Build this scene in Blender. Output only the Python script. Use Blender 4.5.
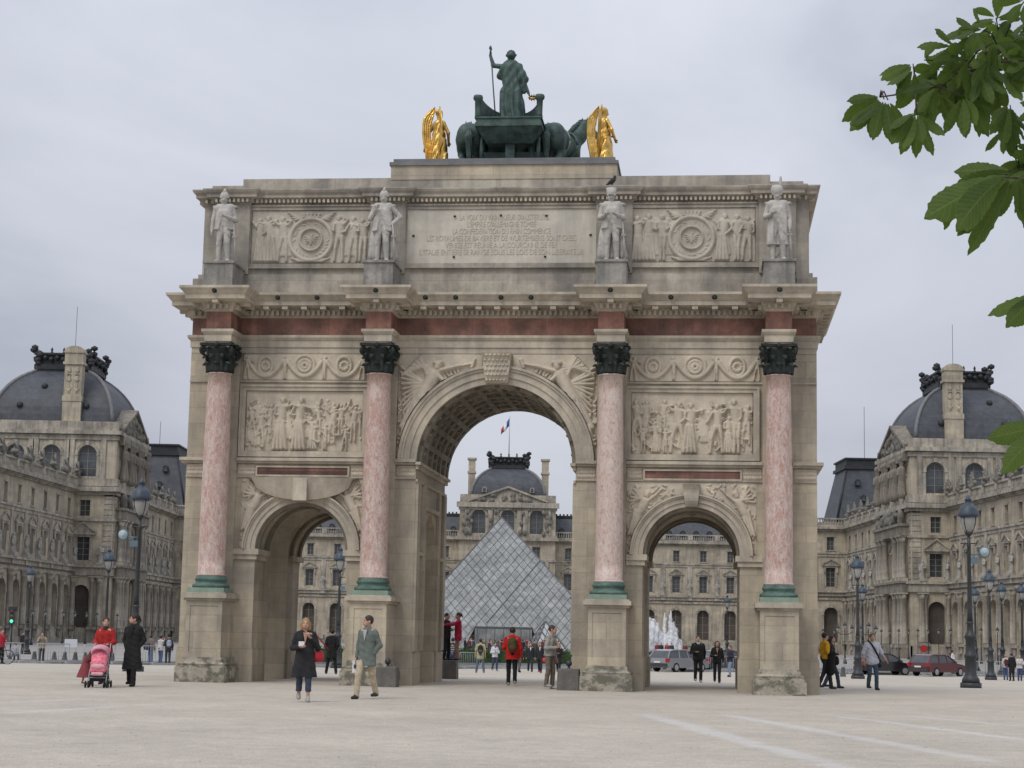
import bpy, bmesh, math, random
import numpy as np
from mathutils import Vector, Matrix, Euler
from mathutils.geometry import tessellate_polygon

for _o in list(bpy.data.objects): bpy.data.objects.remove(_o)
SC = bpy.context.scene
COL = SC.collection
PI = math.pi
RNG = random.Random(7)

# ------------------------------------------------------------------ camera, sky, sun, exposure
FPX, PITCH, ROLL, EYE = 1809.64, 0.1385, 0.0198, 1.42
YAW = 0.0028                                   # camera turned this much right of the palace axis (+Y)
cam = bpy.data.objects.new('camera', bpy.data.cameras.new('camera'))
COL.objects.link(cam)
cam.data.sensor_width = 36.0
cam.data.lens = FPX * 36 / 1024
cam.data.clip_start, cam.data.clip_end = 0.2, 8000
_F = Vector((math.sin(YAW) * math.cos(PITCH), math.cos(YAW) * math.cos(PITCH), math.sin(PITCH)))
_R = Vector((math.cos(YAW), -math.sin(YAW), 0))
_U = _R.cross(_F)
_cr, _sr = math.cos(ROLL), math.sin(ROLL)
_R2, _U2 = _cr * _R + _sr * _U, -_sr * _R + _cr * _U
cam.matrix_world = Matrix(((_R2.x, _U2.x, -_F.x, 0), (_R2.y, _U2.y, -_F.y, 0), (_R2.z, _U2.z, -_F.z, EYE), (0, 0, 0, 1)))
SC.camera = cam
SC.view_settings.view_transform = 'Standard'
SC.view_settings.look = 'None'
SC.view_settings.gamma = 1.0
SC.view_settings.exposure = 0.06
SUN_EL, SUN_AZ = math.radians(52), math.radians(215)
W = bpy.data.worlds.new('World'); SC.world = W; W.use_nodes = True
def build_world():
    nt = W.node_tree; nt.nodes.clear(); N = nt.nodes.new; L = nt.links.new
    out = N('ShaderNodeOutputWorld'); mix = N('ShaderNodeMixShader')
    b1 = N('ShaderNodeBackground'); b2 = N('ShaderNodeBackground')
    sky = N('ShaderNodeTexSky'); sky.sky_type = 'NISHITA'; sky.sun_disc = False
    sky.sun_elevation = SUN_EL; sky.sun_rotation = SUN_AZ
    L(sky.outputs[0], b1.inputs[0]); b1.inputs[1].default_value = 0.08
    tc = N('ShaderNodeTexCoord'); sep = N('ShaderNodeSeparateXYZ'); L(tc.outputs['Generated'], sep.inputs[0])
    # clouds: noise on the direction, stretched flat towards the horizon
    mp = N('ShaderNodeMapping'); mp.inputs['Scale'].default_value = (1.3, 1.3, 3.4); mp.inputs['Location'].default_value = (3.1, 0.4, 0.2)
    L(tc.outputs['Generated'], mp.inputs[0])
    n1 = N('ShaderNodeTexNoise'); n1.inputs['Scale'].default_value = 2.3; n1.inputs['Detail'].default_value = 5; n1.inputs['Roughness'].default_value = .5
    n1.inputs['Distortion'].default_value = .5
    L(mp.outputs[0], n1.inputs[0])
    r1 = N('ShaderNodeValToRGB'); e = r1.color_ramp.elements
    e[0].position = .32; e[0].color = (.352, .373, .445, 1); e[1].position = .70; e[1].color = (.588, .614, .684, 1)
    x = e.new(.5); x.color = (.505, .525, .598, 1)
    L(n1.outputs[0], r1.inputs[0])
    # overcast luminance: brighter towards the zenith
    mr = N('ShaderNodeMapRange'); mr.inputs[1].default_value = 0.0; mr.inputs[2].default_value = 1.0
    mr.inputs[3].default_value = 0.92; mr.inputs[4].default_value = 2.0
    L(sep.outputs[2], mr.inputs[0])
    mul = N('ShaderNodeVectorMath'); mul.operation = 'SCALE'
    L(r1.outputs[0], mul.inputs[0]); L(mr.outputs[0], mul.inputs['Scale'])
    L(mul.outputs[0], b2.inputs[0]); b2.inputs[1].default_value = 1.0
    mix.inputs[0].default_value = .93
    L(b1.outputs[0], mix.inputs[1]); L(b2.outputs[0], mix.inputs[2]); L(mix.outputs[0], out.inputs[0])
build_world()
sun = bpy.data.objects.new('sun', bpy.data.lights.new('sun', 'SUN')); COL.objects.link(sun)
sun.data.energy = 1.5; sun.data.angle = math.radians(28); sun.data.color = (1, .96, .9)
_sd = Vector((math.sin(SUN_AZ) * math.cos(SUN_EL), math.cos(SUN_AZ) * math.cos(SUN_EL), math.sin(SUN_EL)))
sun.rotation_euler = _sd.to_track_quat('Z', 'Y').to_euler()
sun.location = (0, -20, 60)

# ------------------------------------------------------------------ ground heights and helpers for real positions
def g(y):
    if y < 57: return 0.0
    return -0.0125 * (min(y, 116.2) - 57)
def ray(px, py):
    a, b = px - 512, py - 384
    return (_F + _R2 * (a / FPX) - _U2 * (b / FPX))
def at(px, py, Y):
    r = ray(px, py); t = Y / r.y
    return Vector((r.x * t, Y, EYE + r.z * t))
def spot(px, py):
    r = ray(px, py); z = 0.0
    for _ in range(30):
        t = (z - EYE) / r.z; z = g(r.y * t)
    t = (z - EYE) / r.z
    return Vector((r.x * t, r.y * t, z))
def stand(px, Y):                               # on the ground at distance Y in direction px
    z = g(Y)
    lo, hi = 384, 900
    for _ in range(40):
        m = (lo + hi) / 2
        if at(px, m, Y).z > z: lo = m
        else: hi = m
    return at(px, lo, Y)

# ------------------------------------------------------------------ materials
MATS = {}
def mat(name, base, rough=.8, var=.0, scale=1.0, detail=5, bump=0.0, metallic=0.0, col2=None, bscale=None, stretch=(1, 1, 1), spec=.35,
        brick=None, streak=0.0, alpha=None, coat=0.0, emit=None, lo=.35, hi=.65, extra=None):
    m = bpy.data.materials.new(name); m.use_nodes = True; MATS[name] = m
    nt = m.node_tree; N = nt.nodes.new; L = nt.links.new
    p = nt.nodes['Principled BSDF']
    p.inputs['Roughness'].default_value = rough; p.inputs['Metallic'].default_value = metallic
    p.inputs['Specular IOR Level'].default_value = spec
    b4 = tuple(base) + (1,)
    p.inputs['Base Color'].default_value = b4
    tc = N('ShaderNodeTexCoord')
    def noise(sc, det, st=(1, 1, 1), off=0):
        mp = N('ShaderNodeMapping'); mp.inputs['Scale'].default_value = st; mp.inputs['Location'].default_value = (off, off * .7, off * .3)
        n = N('ShaderNodeTexNoise'); n.inputs['Scale'].default_value = sc; n.inputs['Detail'].default_value = det; n.inputs['Roughness'].default_value = .6
        L(tc.outputs['Object'], mp.inputs[0]); L(mp.outputs[0], n.inputs[0]); return n
    def ramp(src, c0, c1, a=.35, b=.65):
        r = N('ShaderNodeValToRGB'); e = r.color_ramp.elements
        e[0].position, e[1].position = a, b; e[0].color = c0; e[1].color = c1
        L(src, r.inputs[0]); return r
    def mixc(fac, a, b, mode='MIX'):
        x = N('ShaderNodeMix'); x.data_type = 'RGBA'; x.blend_type = mode
        for s, i in ((fac, 0), (a, 6), (b, 7)):
            if isinstance(s, (int, float)): x.inputs[i].default_value = s
            elif isinstance(s, tuple): x.inputs[i].default_value = s
            else: L(s, x.inputs[i])
        return x.outputs[2]
    colr = None
    if var or col2:
        c2 = tuple(col2) + (1,) if col2 else tuple(c * (1 - var) for c in base) + (1,)
        c1 = b4 if col2 else tuple(min(1, c * (1 + var * .5)) for c in base) + (1,)
        n = noise(scale, detail, stretch); colr = ramp(n.outputs[0], c2, c1, lo, hi).outputs[0]
        if detail >= 4 and var:
            n2 = noise(scale * 7.3, 4, stretch, 4.0)
            r2 = ramp(n2.outputs[0], (1 - var * .6,) * 3 + (1,), (1 + var * .25,) * 3 + (1,), .3, .7)
            colr = mixc(1.0, colr, r2.outputs[0], 'MULTIPLY')
    if brick:
        bw, bh, mort, dark, bv = (tuple(brick) + (0,))[:5]
        sp = N('ShaderNodeSeparateXYZ'); L(tc.outputs['Object'], sp.inputs[0])
        ad = N('ShaderNodeMath'); ad.operation = 'ADD'; L(sp.outputs[0], ad.inputs[0]); L(sp.outputs[1], ad.inputs[1])
        cb = N('ShaderNodeCombineXYZ'); L(ad.outputs[0], cb.inputs[0]); L(sp.outputs[2], cb.inputs[1])
        br = N('ShaderNodeTexBrick'); L(cb.outputs[0], br.inputs[0])
        br.inputs['Scale'].default_value = 1; br.inputs['Brick Width'].default_value = bw; br.inputs['Row Height'].default_value = bh
        br.inputs['Mortar Size'].default_value = mort; br.inputs['Mortar Smooth'].default_value = .4
        br.inputs['Color1'].default_value = (1.07 + bv * .5, 1.06 + bv * .55, 1.03 + bv * .5, 1); br.inputs['Color2'].default_value = (.86 - bv * .5, .86 - bv * .45, .87 - bv * .4, 1); br.inputs['Mortar'].default_value = (dark,) * 3 + (1,)
        colr = mixc(1.0, colr if colr is not None else b4, br.outputs[0], 'MULTIPLY')
    if streak:
        n = noise(1.0, 6, (2.6, 2.6, .22), 9.0)
        r = ramp(n.outputs[0], (1 - streak,) * 2 + (1 - streak * .95, 1), (1.03, 1.03, 1.03, 1), .36, .58)
        colr = mixc(1.0, colr if colr is not None else b4, r.outputs[0], 'MULTIPLY')
    if extra: colr = extra(nt, tc, colr if colr is not None else b4, noise, ramp, mixc)
    if colr is not None and not isinstance(colr, tuple): L(colr, p.inputs['Base Color'])
    if bump:
        n = noise(bscale or scale * 4, 6, (1, 1, 1), 2.0)
        bp = N('ShaderNodeBump'); bp.inputs['Strength'].default_value = 1.0; bp.inputs['Distance'].default_value = bump
        L(n.outputs[0], bp.inputs['Height']); L(bp.outputs[0], p.inputs['Normal'])
    if coat: p.inputs['Coat Weight'].default_value = coat
    if alpha is not None: p.inputs['Alpha'].default_value = alpha
    if emit: p.inputs['Emission Color'].default_value = tuple(emit[:3]) + (1,); p.inputs['Emission Strength'].default_value = emit[3]
    return m

def dirt_spots(nt, tc, col, noise, ramp, mixc):            # dark lichen patches
    n = noise(2.3, 8, (1, 1, 1.6), 17.0); r = ramp(n.outputs[0], (0, 0, 0, 1), (1, 1, 1, 1), .56, .70)
    n2 = noise(9, 5, (1, 1, 1), 5.0); r2 = ramp(n2.outputs[0], (0, 0, 0, 1), (1, 1, 1, 1), .42, .6)
    f = mixc(1.0, r.outputs[0], r2.outputs[0], 'MULTIPLY')
    return mixc(f, col, (.12, .118, .105, 1))

def lichen(nt, tc, col, noise, ramp, mixc):               # heavier growth on the stones near the ground
    n = noise(3.4, 8, (1, 1, 1.3), 17.0); r = ramp(n.outputs[0], (0, 0, 0, 1), (.85, .85, .85, 1), .47, .58)
    return mixc(r.outputs[0], col, (.115, .112, .085, 1))
ARCH_STONE = mat('arch_limestone', (.53, .462, .352), .9, .20, .55, bump=.012, bscale=14, col2=(.375, .335, .268), brick=(1.35, .46, .012, .80), streak=.20)
ARCH_TRIM = mat('arch_trim_limestone', (.55, .488, .385), .9, .18, .9, bump=.010, bscale=16, col2=(.385, .345, .282), streak=.22)
ARCH_GREY = mat('weathered_grey_limestone', (.475, .437, .37), .92, .22, .8, bump=.012, bscale=12, col2=(.30, .278, .24), brick=(1.6, .55, .010, .82), streak=.30)
ARCH_RELIEF = mat('carved_limestone', (.60, .53, .42), .9, .15, 1.3, bump=.008, bscale=26, col2=(.46, .405, .325), streak=.12)
RELIEF_GREY = mat('carved_grey_limestone', (.52, .475, .40), .9, .15, 1.3, bump=.008, bscale=26, col2=(.37, .34, .29), streak=.16)
TABLET = mat('tablet_marble', (.575, .54, .465), .75, .12, 1.0, bump=.004, bscale=20, col2=(.45, .42, .36), streak=.14)
LETTER = mat('worn_gilt_lettering', (.485, .435, .345), .7, .25, 3, col2=(.53, .50, .43), lo=.36, hi=.60)
BASE_STONE = mat('lichen_base_stone', (.44, .40, .32), .95, .25, 1.6, bump=.02, bscale=14, col2=(.27, .25, .205), extra=lichen)
VAULT_STONE = mat('shade_toned_vault_limestone', (.30, .265, .21), .95, .22, .9, bump=.012, bscale=12, col2=(.18, .16, .13), streak=.25)  # shade under the vaults put into the colour as a darker limestone
STATUE_STONE = mat('statue_stone', (.52, .50, .46), .9, .2, 2.2, bump=.008, bscale=20, col2=(.30, .292, .275), extra=dirt_spots)
PED_STONE = mat('stained_pedestal_stone', (.35, .335, .305), .95, .25, 1.6, bump=.015, bscale=12, col2=(.205, .2, .185), streak=.4, extra=dirt_spots)
def marble_extra(nt, tc, col, noise, ramp, mixc):
    def ridge(sc, st, off, width, dist):                    # thin sharp veins where a noise crosses its middle
        n = noise(sc, 7, st, off); n.inputs['Distortion'].default_value = dist
        m = nt.nodes.new('ShaderNodeMath'); m.operation = 'SUBTRACT'; nt.links.new(n.outputs[0], m.inputs[0]); m.inputs[1].default_value = .5
        q = nt.nodes.new('ShaderNodeMath'); q.operation = 'ABSOLUTE'; nt.links.new(m.outputs[0], q.inputs[0])
        return ramp(q.outputs[0], (1, 1, 1, 1), (0, 0, 0, 1), width * .3, width).outputs[0]
    n = noise(1.0, 9, (8.0, 8.0, 2.6), 3.0); n.inputs['Distortion'].default_value = .8; r = ramp(n.outputs[0], (0, 0, 0, 1), (.7, .7, .7, 1), .46, .58)
    c = mixc(r.outputs[0], col, (.575, .49, .435, 1))
    n2 = noise(1.9, 8, (5, 5, 2.0), 11.0); n2.inputs['Distortion'].default_value = .6; r2 = ramp(n2.outputs[0], (0, 0, 0, 1), (.7, .7, .7, 1), .57, .64)
    c = mixc(r2.outputs[0], c, (.40, .245, .205, 1))
    c = mixc(mixc(.42, (0, 0, 0, 1), ridge(1.3, (5, 5, 2.2), 21.0, .035, 1.2)), c, (.30, .15, .125, 1))
    return mixc(mixc(.45, (0, 0, 0, 1), ridge(1.1, (4, 4, 1.9), 41.0, .03, 1.4)), c, (.63, .57, .52, 1))
PINK = mat('pink_marble', (.50, .372, .325), .5, .2, 3.2, col2=(.455, .285, .235), spec=.35, stretch=(2, 2, .8), extra=marble_extra)
PINK2 = mat('pale_pink_marble', (.56, .47, .415), .55, .14, 3.0, col2=(.55, .41, .35), spec=.35, stretch=(2, 2, .9), extra=marble_extra)
RED = mat('red_griotte_marble', (.27, .130, .098), .6, .3, 1.5, col2=(.115, .062, .050), spec=.35, bump=.003, brick=(2.1, 3.0, .006, .75, .55), streak=.25)
BRONZE = mat('dark_patinated_bronze', (.030, .042, .038), .6, .3, 6, metallic=.25, col2=(.016, .02, .018), bump=.01, bscale=20)
VERDI = mat('verdigris_bronze', (.115, .19, .155), .7, .25, 3.0, col2=(.055, .09, .078), bump=.006, bscale=18, stretch=(1, 1, 2.2))
VERDI_PALE = mat('pale_verdigris', (.25, .34, .27), .8, .2, 3.0, col2=(.19, .25, .20), bump=.006)
GREEN_BRONZE = mat('green_bronze', (.088, .140, .122), .6, .3, 3.2, metallic=.25, col2=(.036, .058, .054), bump=.008, bscale=14)
GOLD = mat('gilded_bronze', (.80, .54, .17), .34, .25, 5, metallic=1.0, col2=(.50, .31, .08), bump=.01, bscale=16)
LEAD = mat('lead_sheet', (.17, .175, .18), .6, .2, 2)
WALL = mat('palace_limestone', (.53, .468, .36), .9, .2, .22, bump=.02, bscale=3, col2=(.38, .335, .262), brick=(2.2, .7, .012, .86), streak=.25)
WALL_TRIM = mat('palace_trim_limestone', (.49, .445, .365), .9, .25, .5, bump=.03, bscale=3, col2=(.26, .238, .20), streak=.32)
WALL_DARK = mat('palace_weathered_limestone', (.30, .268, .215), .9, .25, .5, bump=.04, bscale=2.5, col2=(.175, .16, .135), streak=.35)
PAL_STATUE = mat('palace_statue_stone', (.42, .405, .365), .9, .25, 1.2, col2=(.25, .235, .205), bump=.03, bscale=5)
GROUP_STONE = mat('weathered_sculpture_stone', (.24, .225, .195), .9, .3, 1.0, col2=(.13, .125, .11), bump=.03, bscale=5)
SLATE = mat('slate_roof', (.085, .093, .108), .6, .18, .5, col2=(.062, .068, .080), brick=(.8, .45, .02, .86), streak=.12, bump=.01)
DARKLEAD = mat('dark_lead_ornament', (.035, .038, .042), .6, .3, 1.0, bump=.02)
GLASSDARK = mat('window_glass', (.030, .034, .038), .12, .4, .3, spec=.6, col2=(.075, .082, .088))
GLASSPALE = mat('curtained_window_glass', (.105, .115, .125), .2, .4, .35, spec=.6, col2=(.045, .05, .055))
FRAME = mat('window_frame_paint', (.25, .235, .205), .7, .1, 1)
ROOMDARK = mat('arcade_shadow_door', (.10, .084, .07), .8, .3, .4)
PYR_FRAME = mat('steel_strut', (.115, .12, .125), .5, .1, 1, metallic=.4)
LAMP_IRON = mat('lamp_iron', (.038, .042, .046), .5, .25, 6, spec=.4)
LAMP_CAP = mat('lamp_cap_blue_zinc', (.052, .072, .098), .45, .25, 5)
LAMP_GLASS = mat('lantern_glass', (.42, .42, .40), .15, .1, 3, spec=.5, alpha=.72)
FLOOD = mat('floodlight_lens', (.40, .49, .54), .2, .05, 3)
FLOODBODY = mat('floodlight_body', (.12, .18, .23), .5, .05, 3)
STEEL = mat('galvanised_steel', (.36, .38, .40), .45, .15, 4, metallic=.5)
BLOCKSTONE = mat('granite_block', (.17, .158, .14), .9, .25, 3, bump=.01, bscale=30, col2=(.11, .104, .095))
BOLLARD = mat('grey_bollard_stone', (.12, .122, .122), .9, .2, 3)
def leaf_veins(nt, tc, col, noise, ramp, mixc):            # midrib and side veins from the leaf's own coordinates
    N = nt.nodes.new; L = nt.links.new
    at_ = N('ShaderNodeAttribute'); at_.attribute_name = 'leaf'; sp = N('ShaderNodeSeparateColor'); L(at_.outputs['Color'], sp.inputs[0])
    def M(op, a, b=None):
        m = N('ShaderNodeMath'); m.operation = op
        for i, v in enumerate((a, b)):
            if v is None: continue
            if isinstance(v, (int, float)): m.inputs[i].default_value = v
            else: L(v, m.inputs[i])
        return m.outputs[0]
    u = M('ABSOLUTE', M('SUBTRACT', M('MULTIPLY', sp.outputs[0], 2.0), 1.0)); t = sp.outputs[1]
    w = M('SINE', M('MULTIPLY', M('SUBTRACT', t, M('MULTIPLY', u, .16)), 88.0)); w = M('MULTIPLY', M('MAXIMUM', M('SUBTRACT', w, .55), 0.0), 1.5)
    rib = M('LESS_THAN', u, .055); f = M('MINIMUM', M('MAXIMUM', w, rib), 1.0)
    r = ramp(sp.outputs[2], (.62, .66, .60, 1), (1.45, 1.35, 1.15, 1), .0, 1.0)
    c = mixc(1.0, col, r.outputs[0], 'MULTIPLY')
    return mixc(M('MULTIPLY', f, .45), c, (.15, .21, .06, 1))
LEAF = mat('chestnut_leaf', (.062, .100, .026), .6, .25, 9, spec=.2, col2=(.036, .066, .018), extra=leaf_veins)
BARK = mat('bark', (.07, .055, .04), .9, .3, 6, bump=.02)
HEDGE = mat('hedge_leaves', (.05, .095, .028), .7, .4, 1.2)
GRASS = mat('lawn_grass', (.07, .12, .035), .9, .3, .8)
ASPHALT = mat('asphalt', (.17, .17, .172), .9, .2, .5, bump=.01, bscale=20)
KERB = mat('kerb_granite', (.34, .34, .335), .9, .2, .8)
PAVE = mat('paving', (.30, .285, .26), .9, .2, .3)
SKIN = mat('skin', (.48, .29, .21), .6, .08, 10)
EYE_M = mat('eye_dark', (.03, .02, .015), .3)
LIP = mat('lips', (.36, .13, .11), .5)
RUBBER = mat('rubber', (.018, .018, .018), .8)
def gravel_extra(nt, tc, col, noise, ramp, mixc):
    N = nt.nodes.new; L = nt.links.new
    # individual pale and dark grains
    for sc, amt, off in ((30, .24, 3.), (11, .12, 8.), (2.2, .06, 5.)):
        n = noise(sc, 3, (1, 1, 1), off); r = ramp(n.outputs[0], (1 - amt,) * 3 + (1,), (1 + amt * .6,) * 3 + (1,), .32, .68)
        col = mixc(1.0, col, r.outputs[0], 'MULTIPLY')
    n = noise(3.1, 2, (1, 1, 1), 31.); r = ramp(n.outputs[0], (0, 0, 0, 1), (1, 1, 1, 1), .70, .74)
    n3 = noise(23, 2, (1, 1, 1), 41.); r3 = ramp(n3.outputs[0], (0, 0, 0, 1), (1, 1, 1, 1), .66, .72)
    col = mixc(mixc(1.0, mixc(.6, (1, 1, 1, 1), r.outputs[0], 'MIX'), r3.outputs[0], 'MULTIPLY'), col, (.20, .17, .145, 1))
    # worn whitish painted stripes lying on the gravel
    sp = N('ShaderNodeSeparateXYZ'); L(tc.outputs['Object'], sp.inputs[0])
    def M(op, a, b=None, c=None):
        m = N('ShaderNodeMath'); m.operation = op
        for i, v in enumerate((a, b, c)):
            if v is None: continue
            if isinstance(v, (int, float)): m.inputs[i].default_value = v
            else: L(v, m.inputs[i])
        return m.outputs[0]
    nw = noise(.9, 3, (1, 1, 1), 13.)
    wob = M('MULTIPLY', M('SUBTRACT', nw.outputs[0], .5), .35)
    fac = None
    for (ax, ay, bx, by, w) in STRIPES:
        dx, dy = bx - ax, by - ay; ln = math.hypot(dx, dy)
        nx, ny = -dy / ln, dx / ln
        d = M('ADD', M('ADD', M('MULTIPLY', sp.outputs[0], nx), M('MULTIPLY', sp.outputs[1], ny)), -(ax * nx + ay * ny))
        d = M('ABSOLUTE', M('ADD', d, wob))
        f = M('SUBTRACT', 1.0, M('SMOOTH_MIN', M('DIVIDE', d, w), 1.0, .3))
        f = M('MAXIMUM', f, 0.0)
        s = M('ADD', M('MULTIPLY', sp.outputs[0], dx / ln), M('MULTIPLY', sp.outputs[1], dy / ln))
        s0 = (ax * dx + ay * dy) / ln
        en = M('MINIMUM', M('MULTIPLY', M('SUBTRACT', s, s0), .5), M('MULTIPLY', M('SUBTRACT', s0 + ln, s), .5))
        en = M('MINIMUM', M('MAXIMUM', en, 0.0), 1.0)
        f = M('MULTIPLY', f, en)
        fac = f if fac is None else M('MAXIMUM', fac, f)
    n5 = noise(1.7, 6, (1, 1, 1), 23.); r5 = ramp(n5.outputs[0], (.15, .15, .15, 1), (1, 1, 1, 1), .35, .6)
    fac = M('MULTIPLY', M('MULTIPLY', fac, r5.outputs[0]), 1.0)
    fac = M('MINIMUM', fac, .36)
    return mixc(fac, col, (.60, .60, .615, 1))
STRIPES = []
for (x0, y0, x1, y1, w) in ((640, 713, 880, 778, .27), (722, 714, 1030, 768, .24), (822, 714, 1040, 742, .22), (900, 715, 1040, 728, .16), (-10, 714, 130, 706, .24), (-10, 703, 110, 698, .18)):
    a, b = spot(x0, y0), spot(x1, y1); STRIPES.append((a.x, a.y, b.x, b.y, w))
GRAVEL = mat('pale_gravel', (.515, .466, .392), .95, .14, .28, bump=.012, bscale=40, col2=(.442, .398, .334), extra=gravel_extra)

# ------------------------------------------------------------------ mesh helpers
class MB:
    def __init__(s): s.v = []; s.f = []; s.sm = []
    def add(s, verts, faces, smooth=False):
        o = len(s.v); s.v.extend(verts)
        s.f.extend([tuple(i + o for i in f) for f in faces]); s.sm.extend([smooth] * len(faces)); return s
    def merge(s, other, M):
        s.add([tuple(M @ Vector(v)) for v in other.v], [], False)
        o = len(s.v) - len(other.v)
        s.f.extend([tuple(i + o for i in f) for f in other.f]); s.sm.extend(other.sm); return s
    def box(s, x0, x1, y0, y1, z0, z1):
        s.add([(x0, y0, z0), (x1, y0, z0), (x1, y1, z0), (x0, y1, z0), (x0, y0, z1), (x1, y0, z1), (x1, y1, z1), (x0, y1, z1)],
              [(3, 2, 1, 0), (4, 5, 6, 7), (0, 1, 5, 4), (1, 2, 6, 5), (2, 3, 7, 6), (3, 0, 4, 7)]); return s
    def cbox(s, c, d): return s.box(c[0] - d[0] / 2, c[0] + d[0] / 2, c[1] - d[1] / 2, c[1] + d[1] / 2, c[2] - d[2] / 2, c[2] + d[2] / 2)
    def frustum(s, x0, x1, y0, y1, z0, X0, X1, Y0, Y1, z1):
        s.add([(x0, y0, z0), (x1, y0, z0), (x1, y1, z0), (x0, y1, z0), (X0, Y0, z1), (X1, Y0, z1), (X1, Y1, z1), (X0, Y1, z1)],
              [(3, 2, 1, 0), (4, 5, 6, 7), (0, 1, 5, 4), (1, 2, 6, 5), (2, 3, 7, 6), (3, 0, 4, 7)]); return s
    def lathe(s, c, prof, n=16, cap=True, smooth=True, sx=1, sy=1):
        vs = []; fs = []; k = len(prof)
        for r, z in prof:
            for i in range(n):
                a = 2 * PI * i / n; vs.append((c[0] + r * math.cos(a) * sx, c[1] + r * math.sin(a) * sy, c[2] + z))
        for j in range(k - 1):
            for i in range(n):
                a, b = j * n + i, j * n + (i + 1) % n; fs.append((a, b, b + n, a + n))
        s.add(vs, fs, smooth)
        if cap: s.f.append(tuple(len(s.v) - len(vs) + i for i in range(n))[::-1]); s.sm.append(False); s.f.append(tuple(len(s.v) - n + i for i in range(n))); s.sm.append(False)
        return s
    def tube(s, pts, rad, n=8, smooth=True):
        pts = [Vector(p) for p in pts]; k = len(pts)
        if not hasattr(rad, '__len__'): rad = [rad] * k
        vs = []; fs = []; u = None
        for i, p in enumerate(pts):
            t = (pts[min(i + 1, k - 1)] - pts[max(i - 1, 0)]).normalized()
            if u is None: u = t.orthogonal().normalized()
            u = (u - t * u.dot(t)).normalized(); w = t.cross(u)
            for j in range(n):
                a = 2 * PI * j / n; vs.append(tuple(p + (u * math.cos(a) + w * math.sin(a)) * rad[i]))
        for i in range(k - 1):
            for j in range(n):
                a, b = i * n + j, i * n + (j + 1) % n; fs.append((a, b, b + n, a + n))
        fs.append(tuple(range(n))[::-1]); fs.append(tuple((k - 1) * n + j for j in range(n)))
        s.add(vs, fs, smooth); return s
    def poly(s, outlines, y0, y1):          # outlines in (x,z): first outer, rest holes; extruded along y
        lists = [[Vector((p[0], p[1], 0)) for p in o] for o in outlines]
        tris = tessellate_polygon(lists)
        flat = [p for o in outlines for p in o]; n = len(flat)
        vs = [(p[0], y0, p[1]) for p in flat] + [(p[0], y1, p[1]) for p in flat]
        fs = []
        for t in tris:
            a, b, c = [flat[i] for i in t]
            cr = (b[0] - a[0]) * (c[1] - a[1]) - (b[1] - a[1]) * (c[0] - a[0])
            t = tuple(t) if cr > 0 else tuple(t)[::-1]
            fs.append(t); fs.append(tuple(i + n for i in t)[::-1])
        o = 0
        for k, ol in enumerate(outlines):
            m = len(ol); ar = sum(ol[i][0] * ol[(i + 1) % m][1] - ol[(i + 1) % m][0] * ol[i][1] for i in range(m))
            fw = (ar > 0) == (k == 0)
            for i in range(m):
                a, b = o + i, o + (i + 1) % m
                fs.append((b, a, a + n, b + n) if fw else (a, b, b + n, a + n))
            o += m
        s.add(vs, fs); return s
    def arcband(s, cx, cz, r0, r1, y0, y1, a0=0, a1=PI, n=40):
        pts = [(cx + r1 * math.cos(a0 + (a1 - a0) * i / n), cz + r1 * math.sin(a0 + (a1 - a0) * i / n)) for i in range(n + 1)]
        pts += [(cx + r0 * math.cos(a0 + (a1 - a0) * i / n), cz + r0 * math.sin(a0 + (a1 - a0) * i / n)) for i in range(n, -1, -1)]
        N2 = len(pts); h = n + 1
        vs = [(p[0], y0, p[1]) for p in pts] + [(p[0], y1, p[1]) for p in pts]; fs = []
        for i in range(n):
            a, b, c, d = i, i + 1, N2 - 2 - i, N2 - 1 - i
            fs += [(a, b, c, d)[::-1], (a + N2, b + N2, c + N2, d + N2), (a, b, b + N2, a + N2)[::-1], (c, d, d + N2, c + N2)[::-1]]
        fs += [(0, h * 2 - 1, h * 2 - 1 + N2, N2), (n, n + 1, n + 1 + N2, n + N2)]
        s.add(vs, fs); return s
    def build(s, name, m, parent=None, loc=None, rotz=0, fixn=True):
        me = bpy.data.meshes.new(name); me.from_pydata(s.v, [], s.f)
        me.polygons.foreach_set('use_smooth', s.sm)
        me.materials.append(m)
        if fixn:
            bm = bmesh.new(); bm.from_mesh(me); bmesh.ops.recalc_face_normals(bm, faces=bm.faces); bm.to_mesh(me); bm.free()
        me.update()
        return link(name, me, parent, loc, rotz)
def link(name, me, parent=None, loc=None, rotz=0):
    o = bpy.data.objects.new(name, me); COL.objects.link(o)
    if loc is not None: o.location = loc
    if rotz: o.rotation_euler = (0, 0, rotz)
    if parent is not None: o.parent = parent
    return o
def empty(name, loc=(0, 0, 0), rotz=0):
    o = bpy.data.objects.new(name, None); COL.objects.link(o); o.location = loc; o.rotation_euler = (0, 0, rotz); o.empty_display_size = .2
    return o
def tag(o, label, cat, group=None, kind=None):
    o['label'] = label; o['category'] = cat
    if group: o['group'] = group
    if kind: o['kind'] = kind
    return o
KIDS = {}
def copy_tree(o, parent=None, loc=None, rotz=None, scale=None):
    c = o.copy(); COL.objects.link(c)
    if parent is not None: c.parent = parent
    if loc is not None: c.location = loc
    if rotz is not None: c.rotation_euler = (0, 0, rotz)
    if scale is not None: c.scale = (scale,) * 3
    for ch in list(o.children): copy_tree(ch, c)
    return c
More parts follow.
